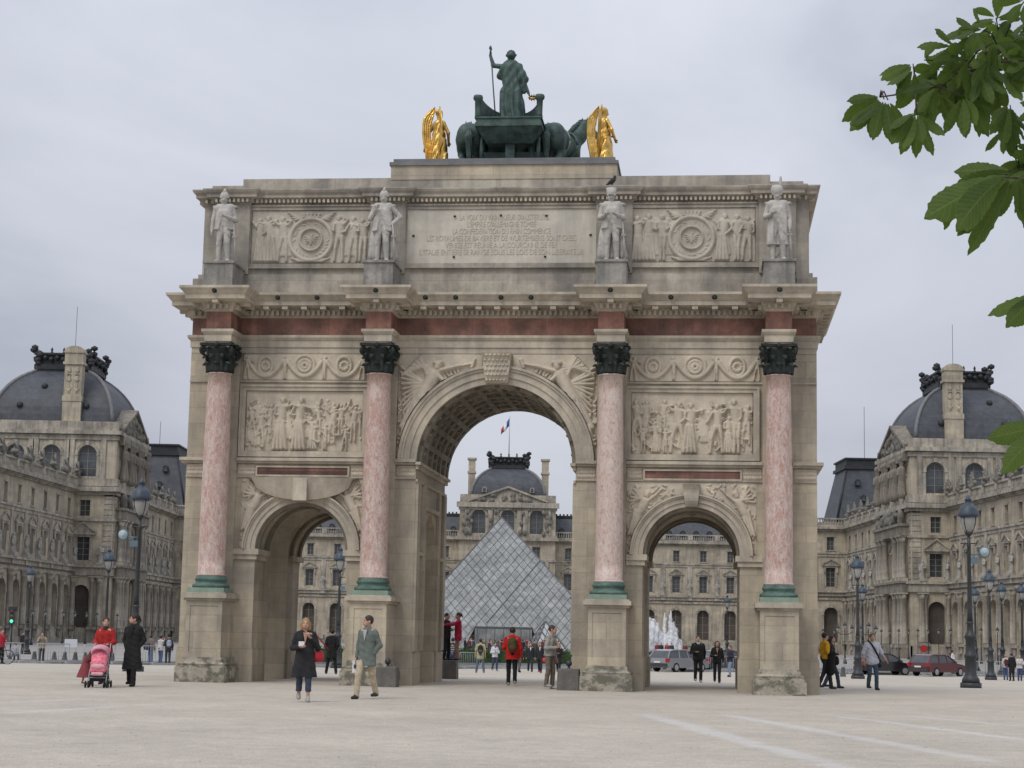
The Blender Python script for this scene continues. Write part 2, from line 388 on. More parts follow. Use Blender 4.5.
def mesh_np(name, V, Q, m, smooth=True):
    me = bpy.data.meshes.new(name); V = np.asarray(V, dtype=np.float32); Q = np.asarray(Q, dtype=np.int32); k = Q.shape[1]
    me.vertices.add(len(V)); me.vertices.foreach_set('co', V.ravel())
    me.loops.add(Q.size); me.loops.foreach_set('vertex_index', Q.ravel())
    me.polygons.add(len(Q)); me.polygons.foreach_set('loop_start', np.arange(0, Q.size, k, dtype=np.int32))
    me.update(calc_edges=True); me.validate()
    me.polygons.foreach_set('use_smooth', [smooth] * len(me.polygons)); me.materials.append(m); me.update()
    return me

# ------------------------------------------------------------------ organic shapes: smooth union of tapered limbs, polygonised
def _rot(e): return np.array(Euler(e).to_matrix())
def field(prims, vox, k=.03, fold=None):
    lo = np.full(3, 1e9); hi = -lo
    bb = []
    for p in prims:
        if p[0] == 'c': a, b = np.array(p[1]), np.array(p[2]); r = max(p[3], p[4]); l, h = np.minimum(a, b) - r, np.maximum(a, b) + r
        elif p[0] == 'e':
            c = np.array(p[1]); r = np.array(p[2])
            R = _rot(p[3]) if len(p) > 3 and p[3] is not None else np.eye(3)
            w = np.sqrt(((R * r) ** 2).sum(1)); l, h = c - w, c + w
        else: bb.append(None); continue
        bb.append((l, h)); lo = np.minimum(lo, l); hi = np.maximum(hi, h)
    pad = 3 * vox + k * .5; lo = lo - pad; hi = hi + pad
    n = np.ceil((hi - lo) / vox).astype(int) + 1
    D = np.full(n, 1.0, dtype=np.float32)
    ax = [lo[i] + vox * np.arange(n[i]) for i in range(3)]
    for p, b in zip(prims, bb):
        if p[0] in 'ce':
            m = 2.5 * vox + k
            i0 = np.maximum(np.floor((b[0] - m - lo) / vox).astype(int), 0); i1 = np.minimum(np.ceil((b[1] + m - lo) / vox).astype(int) + 1, n)
            sl = tuple(slice(i0[i], i1[i]) for i in range(3))
            X, Y, Z = np.meshgrid(ax[0][sl[0]], ax[1][sl[1]], ax[2][sl[2]], indexing='ij', sparse=True)
            if p[0] == 'c':
                a = np.array(p[1], float); ba = np.array(p[2], float) - a; L2 = max((ba ** 2).sum(), 1e-9)
                t = np.clip(((X - a[0]) * ba[0] + (Y - a[1]) * ba[1] + (Z - a[2]) * ba[2]) / L2, 0, 1)
                d = np.sqrt((X - a[0] - t * ba[0]) ** 2 + (Y - a[1] - t * ba[1]) ** 2 + (Z - a[2] - t * ba[2]) ** 2) - (p[3] + (p[4] - p[3]) * t)
                kk = p[5] if len(p) > 5 else k
            else:
                c = p[1]; r = p[2]; x, y, z = X - c[0], Y - c[1], Z - c[2]
                if len(p) > 3 and p[3] is not None:
                    R = _rot(p[3]); x, y, z = R[0, 0] * x + R[1, 0] * y + R[2, 0] * z, R[0, 1] * x + R[1, 1] * y + R[2, 1] * z, R[0, 2] * x + R[1, 2] * y + R[2, 2] * z
                k0 = np.sqrt((x / r[0]) ** 2 + (y / r[1]) ** 2 + (z / r[2]) ** 2); k1 = np.sqrt((x / r[0] ** 2) ** 2 + (y / r[1] ** 2) ** 2 + (z / r[2] ** 2) ** 2) + 1e-6
                d = k0 * (k0 - 1) / k1
                kk = p[4] if len(p) > 4 else k
            o = D[sl]; hh = np.maximum(kk - np.abs(o - d), 0) / max(kk, 1e-6)
            D[sl] = np.minimum(o, d) - hh * hh * kk * .25
    X, Y, Z = np.meshgrid(ax[0], ax[1], ax[2], indexing='ij', sparse=True)
    if fold is not None: D = D + fold(X, Y, Z).astype(np.float32)
    for p in prims:
        if p[0] == 'below': D = np.maximum(D, p[1] - Z)          # cut away what lies below z
        elif p[0] == 'above': D = np.maximum(D, Z - p[1])
        elif p[0] == 'sub':
            c = p[1]; r = p[2]
            d = (np.sqrt(((X - c[0]) / r[0]) ** 2 + ((Y - c[1]) / r[1]) ** 2 + ((Z - c[2]) / r[2]) ** 2) - 1) * min(r)
            D = np.maximum(D, -d)
        elif p[0] == 'plane': nx, ny, nz, dd = p[1]; D = np.maximum(D, nx * X + ny * Y + nz * Z - dd)
    D[0] = D[-1] = 1; D[:, 0] = D[:, -1] = 1; D[:, :, 0] = D[:, :, -1] = 1
    return D.astype(np.float32), lo
def nets(D, lo, h):
    n = np.array(D.shape); cn = n - 1
    S = np.zeros((int(cn.prod()), 3)); C = np.zeros(int(cn.prod())); quads = []
    def cid(i, j, k): return (i * cn[1] + j) * cn[2] + k
    for a in range(3):
        s0 = [slice(None)] * 3; s1 = [slice(None)] * 3; s0[a] = slice(0, -1); s1[a] = slice(1, None)
        A, B = D[tuple(s0)], D[tuple(s1)]
        idx = np.argwhere((A < 0) != (B < 0))
        b, c = (a + 1) % 3, (a + 2) % 3
        ok = (idx[:, b] > 0) & (idx[:, c] > 0) & (idx[:, b] < n[b] - 1) & (idx[:, c] < n[c] - 1); idx = idx[ok]
        va = A[tuple(idx.T)]; vb = B[tuple(idx.T)]; t = va / (va - vb)
        P = idx.astype(float); P[:, a] += t
        ids = []
        for db, dc in ((0, 0), (1, 0), (1, 1), (0, 1)):
            q = idx.copy(); q[:, b] -= db; q[:, c] -= dc; i = cid(q[:, 0], q[:, 1], q[:, 2]); ids.append(i)
            for d in range(3): S[:, d] += np.bincount(i, P[:, d], len(S))
            C += np.bincount(i, minlength=len(C))
        Q = np.stack(ids, 1); flip = va < 0; Q[~flip] = Q[~flip][:, ::-1]; quads.append(Q[:, ::-1] if False else Q)
    used = C > 0; remap = np.cumsum(used) - 1
    V = S[used] / C[used][:, None] * h + lo
    Q = remap[np.concatenate(quads)]
    return V, Q
def blob(name, prims, vox, m, parent=None, k=.03, fold=None, loc=None, rotz=0):
    D, lo = field(prims, vox, k, fold); V, Q = nets(D, lo, vox)
    if len(Q) == 0: return None
    return link(name, mesh_np(name, V, Q, m), parent, loc, rotz)

# ------------------------------------------------------------------ carved relief: figures as a height map on a slab
def hcaps(H, X, Z, a, b, r1, r2, depth, base=0.0):
    ba = (b[0] - a[0], b[1] - a[1]); L2 = max(ba[0] ** 2 + ba[1] ** 2, 1e-9)
    t = np.clip(((X - a[0]) * ba[0] + (Z - a[1]) * ba[1]) / L2, 0, 1)
    d = np.hypot(X - a[0] - t * ba[0], Z - a[1] - t * ba[1]); r = r1 + (r2 - r1) * t
    q = np.clip(1 - (d / r) ** 2, 0, 1)
    np.maximum(H, np.where(q > 0, base + depth * np.sqrt(q), 0), out=H)
def hfigure(H, X, Z, cx, z0, h, rnd, depth=.09, robe=None):
    s = h / 1.75; lean = rnd.uniform(-.08, .08) * s; f = rnd.choice((-1, 1))
    robe = rnd.random() < .5 if robe is None else robe
    sh = (cx + lean, z0 + 1.40 * s); hip = (cx, z0 + .92 * s)
    hd = (cx + lean + f * .03 * s, z0 + 1.62 * s)
    hcaps(H, X, Z, hd, (hd[0], hd[1] - .06 * s), .10 * s, .085 * s, depth)
    hcaps(H, X, Z, (sh[0] - .1 * s, sh[1]), (sh[0] + .1 * s, sh[1]), .11 * s, .11 * s, depth * .8)
    hcaps(H, X, Z, sh, hip, .19 * s, .15 * s, depth * .85)
    if robe:
        for q in np.linspace(-1, 1, 4):
            hcaps(H, X, Z, (hip[0] + q * .09 * s, hip[1]), (hip[0] + q * .2 * s, z0 + .04), .075 * s, .07 * s, depth * (.75 + .2 * rnd.random()))
    else:
        st = rnd.uniform(.05, .22) * s
        hcaps(H, X, Z, (hip[0] - .08 * s, hip[1]), (hip[0] - st, z0 + .48 * s), .095 * s, .07 * s, depth * .8)
        hcaps(H, X, Z, (hip[0] - st, z0 + .48 * s), (hip[0] - st * 1.2, z0 + .03 * s), .07 * s, .05 * s, depth * .7)
        hcaps(H, X, Z, (hip[0] + .08 * s, hip[1]), (hip[0] + st * .7, z0 + .48 * s), .095 * s, .07 * s, depth * .9)
        hcaps(H, X, Z, (hip[0] + st * .7, z0 + .48 * s), (hip[0] + st * .8, z0 + .03 * s), .07 * s, .05 * s, depth * .8)
    for sd in (-1, 1):
        a = (sh[0] + sd * .19 * s, sh[1]); an = rnd.choice((-1.5, -1.3, -.9, -.3, .3)) if rnd.random() < .7 else .9
        e = (a[0] + sd * .1 * s * math.cos(an) * 2, a[1] - .26 * s if an < -.5 else a[1] + .2 * s * math.sin(an))
        w = (e[0] + f * .2 * s * rnd.uniform(.2, 1), e[1] + rnd.uniform(-.22, .15) * s)
        hcaps(H, X, Z, a, e, .06 * s, .05 * s, depth); hcaps(H, X, Z, e, w, .05 * s, .04 * s, depth)
def relief(name, m, parent, x0, x1, z0, z1, y, draw, step=.018, mask=None):
    nx = int((x1 - x0) / step) + 1; nz = int((z1 - z0) / step) + 1
    xs = np.linspace(x0, x1, nx); zs = np.linspace(z0, z1, nz)
    X, Z = np.meshgrid(xs, zs, indexing='ij'); H = np.zeros_like(X)
    draw(H, X, Z)
    rr = np.random.RandomState(len(name) + int(x0 * 10) % 97); H += rr.rand(*H.shape) * .004
    H[0] = H[-1] = 0; H[:, 0] = H[:, -1] = 0
    V = np.stack([X, y - H, Z], -1).reshape(-1, 3)
    i, j = np.meshgrid(np.arange(nx - 1), np.arange(nz - 1), indexing='ij'); a = (i * nz + j).ravel()
    Q = np.stack([a, a + nz, a + nz + 1, a + 1], 1)
    if mask is not None:
        keep = mask(X, Z).ravel(); Q = Q[keep[Q].all(1)]
    return link(name, mesh_np(name, V, Q, m), parent)
# ------------------------------------------------------------------ ground: one sheet in three regions that share their edges
def frange(a, b, s):
    r = []
    while a < b - 1e-6: r.append(a); a += s
    return r + [b]
XS = [-2500, -900, -400, -220] + frange(-150, 150, 6) + [220, 400, 900, 2500]
def lin(x, pts):
    for (a, b), (c, d) in zip(pts, pts[1:]):
        if x <= c: return b + (d - b) * max(0, (x - a)) / (c - a)
    return pts[-1][1]
EDGE = [(-2500, 92), (-60, 92), (-26, 96), (-6, 116), (2, 124), (30, 130), (60, 127), (2500, 127)]
def edge(x): return lin(x, EDGE)
def strip(name, m, ylo, yhi, label=None):
    vs = []; fs = []; cols = []
    for x in XS:
        a, b = ylo(x), yhi(x)
        ys = sorted(set([a, b] + [y for y in [-300, -60, 0, 20, 40, 57, 62, 66, 72, 78, 84, 90, 96, 102, 108, 112, 116.2, 130, 150, 200, 300, 500, 900, 1800] if a < y < b]))
        cols.append([(x, y, g(y)) for y in ys])
    bm = bmesh.new()
    prev = None
    for c in cols:
        cur = [bm.verts.new(p) for p in c]
        if prev:
            i = j = 0
            while i < len(prev) - 1 or j < len(cur) - 1:
                if j == len(cur) - 1 or (i < len(prev) - 1 and prev[i + 1].co.y <= cur[j + 1].co.y): bm.faces.new((prev[i], cur[j], prev[i + 1])); i += 1
                else: bm.faces.new((prev[i], cur[j], cur[j + 1])); j += 1
        prev = cur
    bmesh.ops.recalc_face_normals(bm, faces=bm.faces)
    for f in bm.faces:
        if f.normal.z < 0: f.normal_flip()
    me = bpy.data.meshes.new(name); bm.to_mesh(me); bm.free(); me.materials.append(m)
    o = link(name, me); o['kind'] = 'structure'; return o
strip('gravel_ground', GRAVEL, lambda x: -400, edge)
strip('road', ASPHALT, edge, lambda x: edge(x) + 17)
strip('pavement', PAVE, lambda x: edge(x) + 17, lambda x: 2600)
def kerb_line(name, off, h):
    b = MB(); pts = [(x, edge(x) + off) for x in XS if -160 <= x <= 160]
    for (xa, ya), (xb, yb) in zip(pts, pts[1:]):
        za, zb = g(ya), g(yb)
        b.add([(xa, ya - .15, za - .05), (xb, yb - .15, zb - .05), (xb, yb + .15, zb - .05), (xa, ya + .15, za - .05),
               (xa, ya - .15, za + h), (xb, yb - .15, zb + h), (xb, yb + .15, zb + h), (xa, ya + .15, za + h)],
              [(4, 5, 6, 7), (0, 1, 5, 4), (2, 3, 7, 6)])
    o = b.build(name, KERB); o['kind'] = 'structure'
kerb_line('kerb', 0, .12); kerb_line('kerb', 17, .13)

# ------------------------------------------------------------------ the triumphal arch (own frame: x along the front, y into it)
TH = 0.1122 + 0.0028
CX, CY = 6.1405, -50.027
def A2W(x, y, z=0):
    c, s = math.cos(TH), math.sin(TH); dx, dy = x - CX, y - CY
    return Vector((c * dx + s * dy, -s * dx + c * dy, z))
ARCH = empty('triumphal_arch', A2W(0, 0), -TH)
tag(ARCH, 'stone triumphal arch with three openings and pink marble columns', 'triumphal arch')
YF, YB = .75, 6.39; YM = (YF + YB) / 2
PX = (-7.916, -3.287, 3.287, 7.916)
CEN, SID = (0, 6.26, 2.28), ((-5.53, 3.75, 1.345), (5.53, 3.75, 1.345))
def arch_notch(cx, spring, r, n=28, z0=-.3):
    return [(cx - r, z0), (cx - r, spring)] + [(cx + r * math.cos(PI - PI * i / n), spring + r * math.sin(PI * i / n)) for i in range(1, n)] + [(cx + r, spring), (cx + r, z0)]
def eval_bool(o, cutter, op='DIFFERENCE'):
    md = o.modifiers.new('b', 'BOOLEAN'); md.operation = op; md.object = cutter; md.solver = 'EXACT'
    bpy.context.view_layer.update()
    dg = bpy.context.evaluated_depsgraph_get(); me = bpy.data.meshes.new_from_object(o.evaluated_get(dg))
    o.modifiers.clear(); o.data = me
def arch_body():
    out = [(-9, -.3)]
    for c in (SID[0], CEN, SID[1]): out += arch_notch(*c)
    out += [(9, -.3), (9, 9.42), (-9, 9.42)]
    body = MB().poly([out], YF, YB).build('wall', ARCH_STONE, ARCH)
    # lower passage that crosses the piers from side to side
    prof = arch_notch(0, 3.75, 1.2, 20)
    vs = [(-9.5, YM + p[0], p[1]) for p in prof] + [(9.5, YM + p[0], p[1]) for p in prof]; n = len(prof)
    cut = MB().add(vs, [tuple(range(n)), tuple(range(n, 2 * n))[::-1]] + [(i, (i + 1) % n, (i + 1) % n + n, i + n) for i in range(n)]).build('cut', ARCH_STONE, ARCH)
    eval_bool(body, cut); bpy.data.objects.remove(cut)
    # plinth course standing proud of each pier
    for a, c in ((-9, -6.875), (-4.185, -2.28), (2.28, 4.185), (6.875, 9)):
        b = MB(); b.box(a - .05, c + .05, YF - .06, YF + 1.30, -.05, .88); b.box(a - .03, c + .03, YF - .035, YF + 1.28, .87, .95); b.build('pier_plinth', ARCH_STONE, ARCH)
        MB().box(a - .05, c + .05, YB - 1.34, YB + .06, -.05, .88).build('pier_plinth', ARCH_STONE, ARCH)
arch_body()

def sweep(name, m, plan, prof, closed=True):
    """mitred moulding: plan is a polygon (x,y) walked clockwise seen from above, prof a list of (out, z)"""
    n = len(plan); P = [Vector((p[0], p[1])) for p in plan]; vs = []; fs = []
    off = []
    for i in range(n):
        d0 = (P[i] - P[i - 1]).normalized(); d1 = (P[(i + 1) % n] - P[i]).normalized()
        n0 = Vector((d0.y, -d0.x)); n1 = Vector((d1.y, -d1.x)); off.append((n0 + n1) / (1 + n0.dot(n1)))
    for o, z in prof:
        for i in range(n): q = P[i] + off[i] * o; vs.append((q.x, q.y, z))
    for k in range(len(prof) - 1):
        for i in range(n): a, b = k * n + i, k * n + (i + 1) % n; fs.append((a, b, b + n, a + n))
    return MB().add(vs, fs).build(name, m, ARCH, fixn=False)
RES = -.35; HW = .36
def plan(hx, yf, yb, res, hw):                      # counter-clockwise outline with a projection over every column, front and back
    p = []
    xs = [x for x in PX]
    for x in xs: p += [(x - hw, yf), (x - hw, yf - res), (x + hw, yf - res), (x + hw, yf)]
    front = [(-hx, yf)] + p + [(hx, yf)]
    back = [(-a, yf + yb - b) for a, b in front]
    return front + back
ENT = plan(9.0, YF, YB, YF - RES, HW)
sweep('architrave', ARCH_TRIM, ENT, [(-.9, 9.40), (.0, 9.40), (.0, 9.58), (.035, 9.585), (.035, 9.78), (.06, 9.79), (.11, 9.86), (.11, 9.93), (0, 9.95)])
sweep('frieze', RED, ENT, [(0, 9.95), (0, 10.44)])
sweep('cornice', ARCH_TRIM, ENT, [(0, 10.44), (.05, 10.46), (.06, 10.52), (.10, 10.62), (.13, 10.64), (.13, 10.70), (.50, 10.735), (.50, 10.86), (.52, 10.87), (.58, 10.95), (.65, 11.02), (.65, 11.09), (-.9, 11.14)])
def dentils(name, plan_, o0, o1, z0, z1, w, pitch, m, brackets=False, depth_cut=True):
    b = MB(); n = len(plan_)
    for i in range(n):
        a, c = Vector(plan_[i]), Vector(plan_[(i + 1) % n]); d = c - a; ln = d.length
        if ln < .3: continue
        d.normalize(); nm = Vector((d.y, -d.x))
        if nm.y > .5: continue                         # the far face is out of sight
        inset = 0
        k = max(1, int((ln - inset) / pitch)); st = ln / k
        for j in range(k):
            c0 = a + d * (st * (j + .5))
            q0, q1 = c0 - d * w / 2, c0 + d * w / 2
            v = [(q0 + nm * o0), (q1 + nm * o0), (q1 + nm * o1), (q0 + nm * o1)]
            b.add([(p.x, p.y, z0) for p in v] + [(p.x, p.y, z1) for p in v], [(0, 1, 2, 3)[::-1], (4, 5, 6, 7), (0, 1, 5, 4), (1, 2, 6, 5), (2, 3, 7, 6), (3, 0, 4, 7)])
    return b.build(name, m, ARCH)
dentils('dentil_course', ENT, .055, .20, 10.50, 10.635, .075, .15, ARCH_TRIM)
dentils('bracket_course', ENT, .12, .47, 10.63, 10.728, .17, .52, ARCH_TRIM)
# bronze lion-head spouts on the cornice
SP = MB()
SP.lathe((0, 0, 0), [(.0, -.09), (.06, -.075), (.085, -.02), (.085, .04), (.05, .08), (0, .09)], 10, cap=False)
SP.cbox((0, -.07, -.03), (.07, .08, .06)); SP.cbox((-.06, -.03, .07), (.04, .05, .05)); SP.cbox((.06, -.03, .07), (.04, .05, .05))
sp0 = None
for x in (-7.916, -6.35, -5.2, -3.287, -2.05, -1.18, .12, .98, 3.287, 4.93, 6.15, 7.916):
    yy = (RES - .55) if x in PX else (YF - .55)
    if sp0 is None: sp0 = SP.build('lion_head_spout', BRONZE, ARCH, (x, yy, 10.97))
    else:
        c = sp0.copy(); COL.objects.link(c); c.parent = ARCH; c.location = (x, yy, 10.97)

# columns, capitals, pedestals
def make_column(x, m, back=False):
    y0 = 0 if not back else YF + YB
    b = MB(); prof = []
    for i in range(13):
        t = i / 12; r = .385 - .055 * max(0, (t - .2) / .8) ** 1.5; prof.append((r, 2.96 + (8.66 - 2.96) * t))
    prof = [(.41, 2.94), (.41, 2.99)] + prof + [(.36, 8.665), (.36, 8.70)]
    b.lathe((x, y0, 0), prof, 40); b.build('column_shaft', m, ARCH)
    # bronze base
    b = MB(); b.box(x - .52, x + .52, y0 - .52, y0 + .52, 2.47, 2.60)
    b.build('column_plinth', VERDI_PALE, ARCH)
    b = MB(); b.lathe((x, y0, 0), [(.51, 2.60), (.525, 2.64), (.51, 2.70), (.44, 2.715), (.42, 2.76), (.44, 2.80), (.46, 2.83), (.45, 2.87), (.42, 2.885), (.42, 2.94)], 36)
    b.build('column_base', VERDI, ARCH)
    # corinthian capital: bell, two rows of leaves, volutes, abacus
    b = MB(); b.lathe((x, y0, 0), [(.335, 8.69), (.35, 8.75), (.36, 9.1), (.42, 9.36), (.46, 9.42)], 24)
    for row, (z, h, r, cnt) in enumerate(((8.72, .34, .36, 8), (8.74, .58, .35, 8))):
        for i in range(cnt):
            a = 2 * PI * (i + .5 * row) / cnt; ca, sa = math.cos(a), math.sin(a); pts = []
            for k in range(7):
                t = k / 6; rr = r + .02 + .03 * t + .15 * max(0, t - .6) ** 1.2 * 1.9; zz = z + h * (t if t < .85 else .85 - (t - .85) * 1.4)
                w = .13 * (1 - .55 * t ** 3) * (.8 + .2 * math.sin(t * 9))
                pts.append((rr, zz, w))
            vs = []; fs = []
            for (rr, zz, w) in pts:
                for q, dr in ((-1, -.035), (-.45, .012), (0, .035), (.45, .012), (1, -.035)):
                    vs.append((x + ca * (rr + dr) - sa * w * q, y0 + sa * (rr + dr) + ca * w * q, zz))
            for k in range(6):
                for q in range(4): i0 = k * 5 + q; fs.append((i0, i0 + 1, i0 + 6, i0 + 5))
            b.add(vs, fs, False)
    for i in range(4):
        a = PI / 4 + PI / 2 * i; ca, sa = math.cos(a), math.sin(a); pts = []
        for k in range(22):
            t = k / 21; an = -PI / 2 + t * 4.3 * PI / 1.6; rr = .115 * (1 - t * .78)
            pts.append((x + ca * (.565 + rr * math.cos(an) * .9), y0 + sa * (.565 + rr * math.cos(an) * .9), 9.33 + rr * math.sin(an)))
        b.tube([(x + ca * .38, y0 + sa * .38, 9.0), (x + ca * .47, y0 + sa * .47, 9.16)] + pts, [.03, .04] + [.045] * 22, 6)
        a2 = PI / 2 * i; b.lathe((x + math.cos(a2) * .46, y0 + math.sin(a2) * .46, 9.47), [(0, -.08), (.07, -.05), (.09, 0), (.07, .05), (0, .08)], 8, cap=False)
    pl = []
    for i in range(4):
        a = PI / 4 + PI / 2 * i; nx, ny = math.cos(a), math.sin(a); c = (.655 * nx, .655 * ny); t = (-ny, nx)
        pl += [(c[0] - t[0] * .05, c[1] - t[1] * .05), (c[0] + t[0] * .05, c[1] + t[1] * .05)]
        m2 = a + PI / 4; pl.append((.40 * math.cos(m2), .40 * math.sin(m2)))
    n = len(pl)
    b.add([(x + p[0], y0 + p[1], 9.455) for p in pl] + [(x + p[0], y0 + p[1], 9.53) for p in pl] , [tuple(range(n))[::-1], tuple(range(n, 2 * n))] + [(i, (i + 1) % n, (i + 1) % n + n, i + n) for i in range(n)])
    b.build('capital', BRONZE, ARCH, fixn=False)
def make_pedestal(x, back=False):
    def Y(a, c): return (a, c) if not back else (YF + YB - c, YF + YB - a)
    b = MB(); y = Y(-.80, YF - .065); b.box(x - .71, x + .71, y[0], y[1], -.05, .40)
    b.build('pedestal_plinth', BASE_STONE, ARCH)
    b = MB(); y0, y1 = Y(-.74, YF - .065)
    f = lambda k: (y0 + (k if not back else 0), y1 - (k if back else 0))
    for (h0, h1, k0, k1) in ((.40, .455, 0, 0), (.455, .50, .035, .02), (.50, .56, .05, .11), (.56, .68, .11, .13)):
        (ya, yb), (yc, yd) = f(k0), f(k1); b.frustum(x - .68 + k0, x + .68 - k0, ya, yb, h0, x - .68 + k1, x + .68 - k1, yc, yd, h1 - .001)
    b.build('pedestal_moulding', BASE_STONE, ARCH)
    b = MB(); y0, y1 = Y(-.57, YF - .002); b.box(x - .515, x + .515, y0, y1, .68, 2.24)
    # raised border round the die's face
    if not back:
        for (a, c, d, e) in ((-.515, .515, 2.10, 2.24), (-.515, .515, .68, .82), (-.515, -.40, .82, 2.10), (.40, .515, .82, 2.10)): b.box(x + a, x + c, -.592, -.571, d, e)
    b.build('pedestal_die', ARCH_STONE, ARCH)
    b = MB(); y0, y1 = Y(-.66, YF - .01); b.box(x - .58, x + .58, y0 + .04, y1, 2.24, 2.31); b.box(x - .65, x + .65, y0 - .05, y1, 2.31, 2.43)
    b.box(x - .60, x + .60, y0, y1, 2.43, 2.468); b.build('pedestal_cap', ARCH_TRIM, ARCH)
for i, x in enumerate(PX):
    make_column(x, (PINK, PINK, PINK2, PINK)[i]); make_pedestal(x)
    make_column(x, PINK, True); make_pedestal(x, True)
    # flat pilaster behind every column
    MB().box(x - .42, x + .42, YF - .12, YF, 2.47, 9.395).build('pilaster', ARCH_STONE, ARCH); MB().box(x - .42, x + .42, YB, YB + .12, 2.47, 9.395).build('pilaster', ARCH_STONE, ARCH)

# imposts, archivolts, keystones, string course
def span_parts(z0, z1, out, segs, name, m, yext=1.3):
    b = MB()
    for a, c in segs: b.box(a, c, YF - out, YF, z0, z1); b.box(a, c, YB, YB + out, z0, z1)
    return b
CUTS = [(x - .421, x + .421) for x in PX]
def minus(a, c):
    segs = []; s = a
    for l, h in CUTS:
        if h <= a or l >= c: continue
        if l > s: segs.append((s, l))
        s = h
    if s < c: segs.append((s, c))
    return segs
def faceband(b, a, c, z0, z1, out):
    for s, e in minus(a, c):
        b.box(s, e, YF - out, YF - .0005, z0, z1); b.box(s, e, YB + .0005, YB + out, z0, z1)
b = MB()
for a, c in ((-9.0, -2.28), (2.28, 9.0)):                 # the string course that continues the central imposts
    faceband(b, a, c, 6.20, 6.27, .10); faceband(b, a, c, 6.27, 6.36, .17)
    faceband(b, a, c, 5.80, 5.84, .05)
for a, c in ((-9.175, -9.0), (9.0, 9.175)):
    b.box(a, c, YF - .17, YB + .17, 6.27, 6.36); b.box(a * .9955 if a < 0 else a, c * 1 if a < 0 else c * .9955, YF - .10, YB + .10, 6.20, 6.27)
faceband(b, -9.0, 9.0, 8.56, 8.61, .05)                   # will be hidden by the central spandrel sculpture where that stands
b.build('string_course', ARCH_TRIM, ARCH)
b = MB()
for sx in (-1, 1):                                        # central impost along the passage
    a, c = (2.13, 2.279) if sx > 0 else (-2.279, -2.13); b.box(a, c, YF - .16, YB + .16, 6.20, 6.28); b.box(sx * 2.20 if sx > 0 else -2.279, 2.279 if sx > 0 else -2.20, YF - .09, YB + .09, 6.08, 6.20)
    b.box(2.22 if sx > 0 else -2.279, 2.279 if sx > 0 else -2.22, YF - .05, YB + .05, 5.72, 5.80)
b.build('impost', ARCH_TRIM, ARCH); b = MB()
for cx, sp, r in SID:
    for sx in (-1, 1):
        e = cx + sx * r; a, c = sorted((e, e - sx * .12)); b.box(a, c, YF - .12, YF + 1.35, sp - .16, sp); b.box(a, c, YB - 1.35, YB + .12, sp - .16, sp)
        a, c = sorted((e, e - sx * .06)); b.box(a, c, YF - .07, YF + 1.3, sp - .30, sp - .16)
for a, c in ((-7.50, -6.875), (-4.185, -3.72), (3.72, 4.185), (6.875, 7.50)):
    faceband(b, a, c, 3.59, 3.75, .12); faceband(b, a, c, 3.45, 3.59, .07)
b.build('impost', ARCH_TRIM, ARCH)
def archivolt(cx, sp, r, w):
    for side in (0, 1):
        b = MB()
        for (k0, k1, o) in ((0, .36, .06), (.36, .72, .10), (.72, .86, .145), (.86, 1, .19)):
            if side: b.arcband(cx, sp + .001, r + w * k0, r + w * k1, YB + .0007, YB + o, 0, PI, 48)
            else: b.arcband(cx, sp + .001, r + w * k0, r + w * k1, YF - o, YF - .0007, 0, PI, 48)
        b.build('archivolt', ARCH_TRIM, ARCH)
archivolt(CEN[0], CEN[1], CEN[2], .52)
for s in SID: archivolt(s[0], s[1], s[2], .36)
def keystone(cx, z0, z1, w0, w1, out0, out1, scales=False):
    b = MB(); n = 8; vs = []; fs = []
    for i in range(n + 1):
        t = i / n; w = w0 + (w1 - w0) * t; o = out0 + (out1 - out0) * t + .05 * math.sin(t * PI * 2) ; z = z0 + (z1 - z0) * t
        vs += [(cx - w, YF + .05, z), (cx + w, YF + .05, z), (cx + w, YF - o, z), (cx - w, YF - o, z)]
    for i in range(n):
        for k in range(4): a, c = i * 4 + k, i * 4 + (k + 1) % 4; fs.append((a, c, c + 4, a + 4))
    fs += [(0, 1, 2, 3)[::-1], tuple(n * 4 + k for k in range(4))]
    b.add(vs, fs)
    if scales:
        for r in range(6):
            for k in range(6):
                t = (r + .5) / 6; o = out0 + (out1 - out0) * t + .05 * math.sin(t * PI * 2); w = w0 + (w1 - w0) * t
                b.lathe((cx - w + (k + .5 + .5 * (r % 2) * .9) * 2 * w / 6.6, YF - o, z0 + (z1 - z0) * t), [(0, -.04), (.045, -.02), (.05, .02), (0, .05)], 7, cap=False)
    b.build('keystone', ARCH_TRIM, ARCH)
keystone(0, 8.55, 9.39, .32, .42, .20, .42, True)
keystone(5.53, 5.10, 5.72, .17, .24, .14, .30)
def bracket_shelf():                                       # hollow corbel shelf over the left side arch
    b = MB(); n = 24; cx = -5.53; vs = []; fs = []
    for i in range(n + 1):
        t = -1 + 2 * i / n; w = 1.62 * t; zb = 5.73 - .58 * math.sqrt(max(0, 1 - t * t)); o = .20 + .30 * (1 - t * t)
        vs += [(cx + w, YF, 5.78), (cx + w, YF - o, 5.78), (cx + w * .9, YF - o * .35 - .10, zb), (cx + w * .9, YF, zb)]
    for i in range(n):
        for k in range(4): a, c = i * 4 + k, i * 4 + (k + 1) % 4; fs.append((a, c, c + 4, a + 4))
    b.add(vs, fs); b.box(cx - .2, cx + .2, YF - .49, YF - .02, 5.12, 5.77); b.build('corbel_shelf', ARCH_TRIM, ARCH)
bracket_shelf()
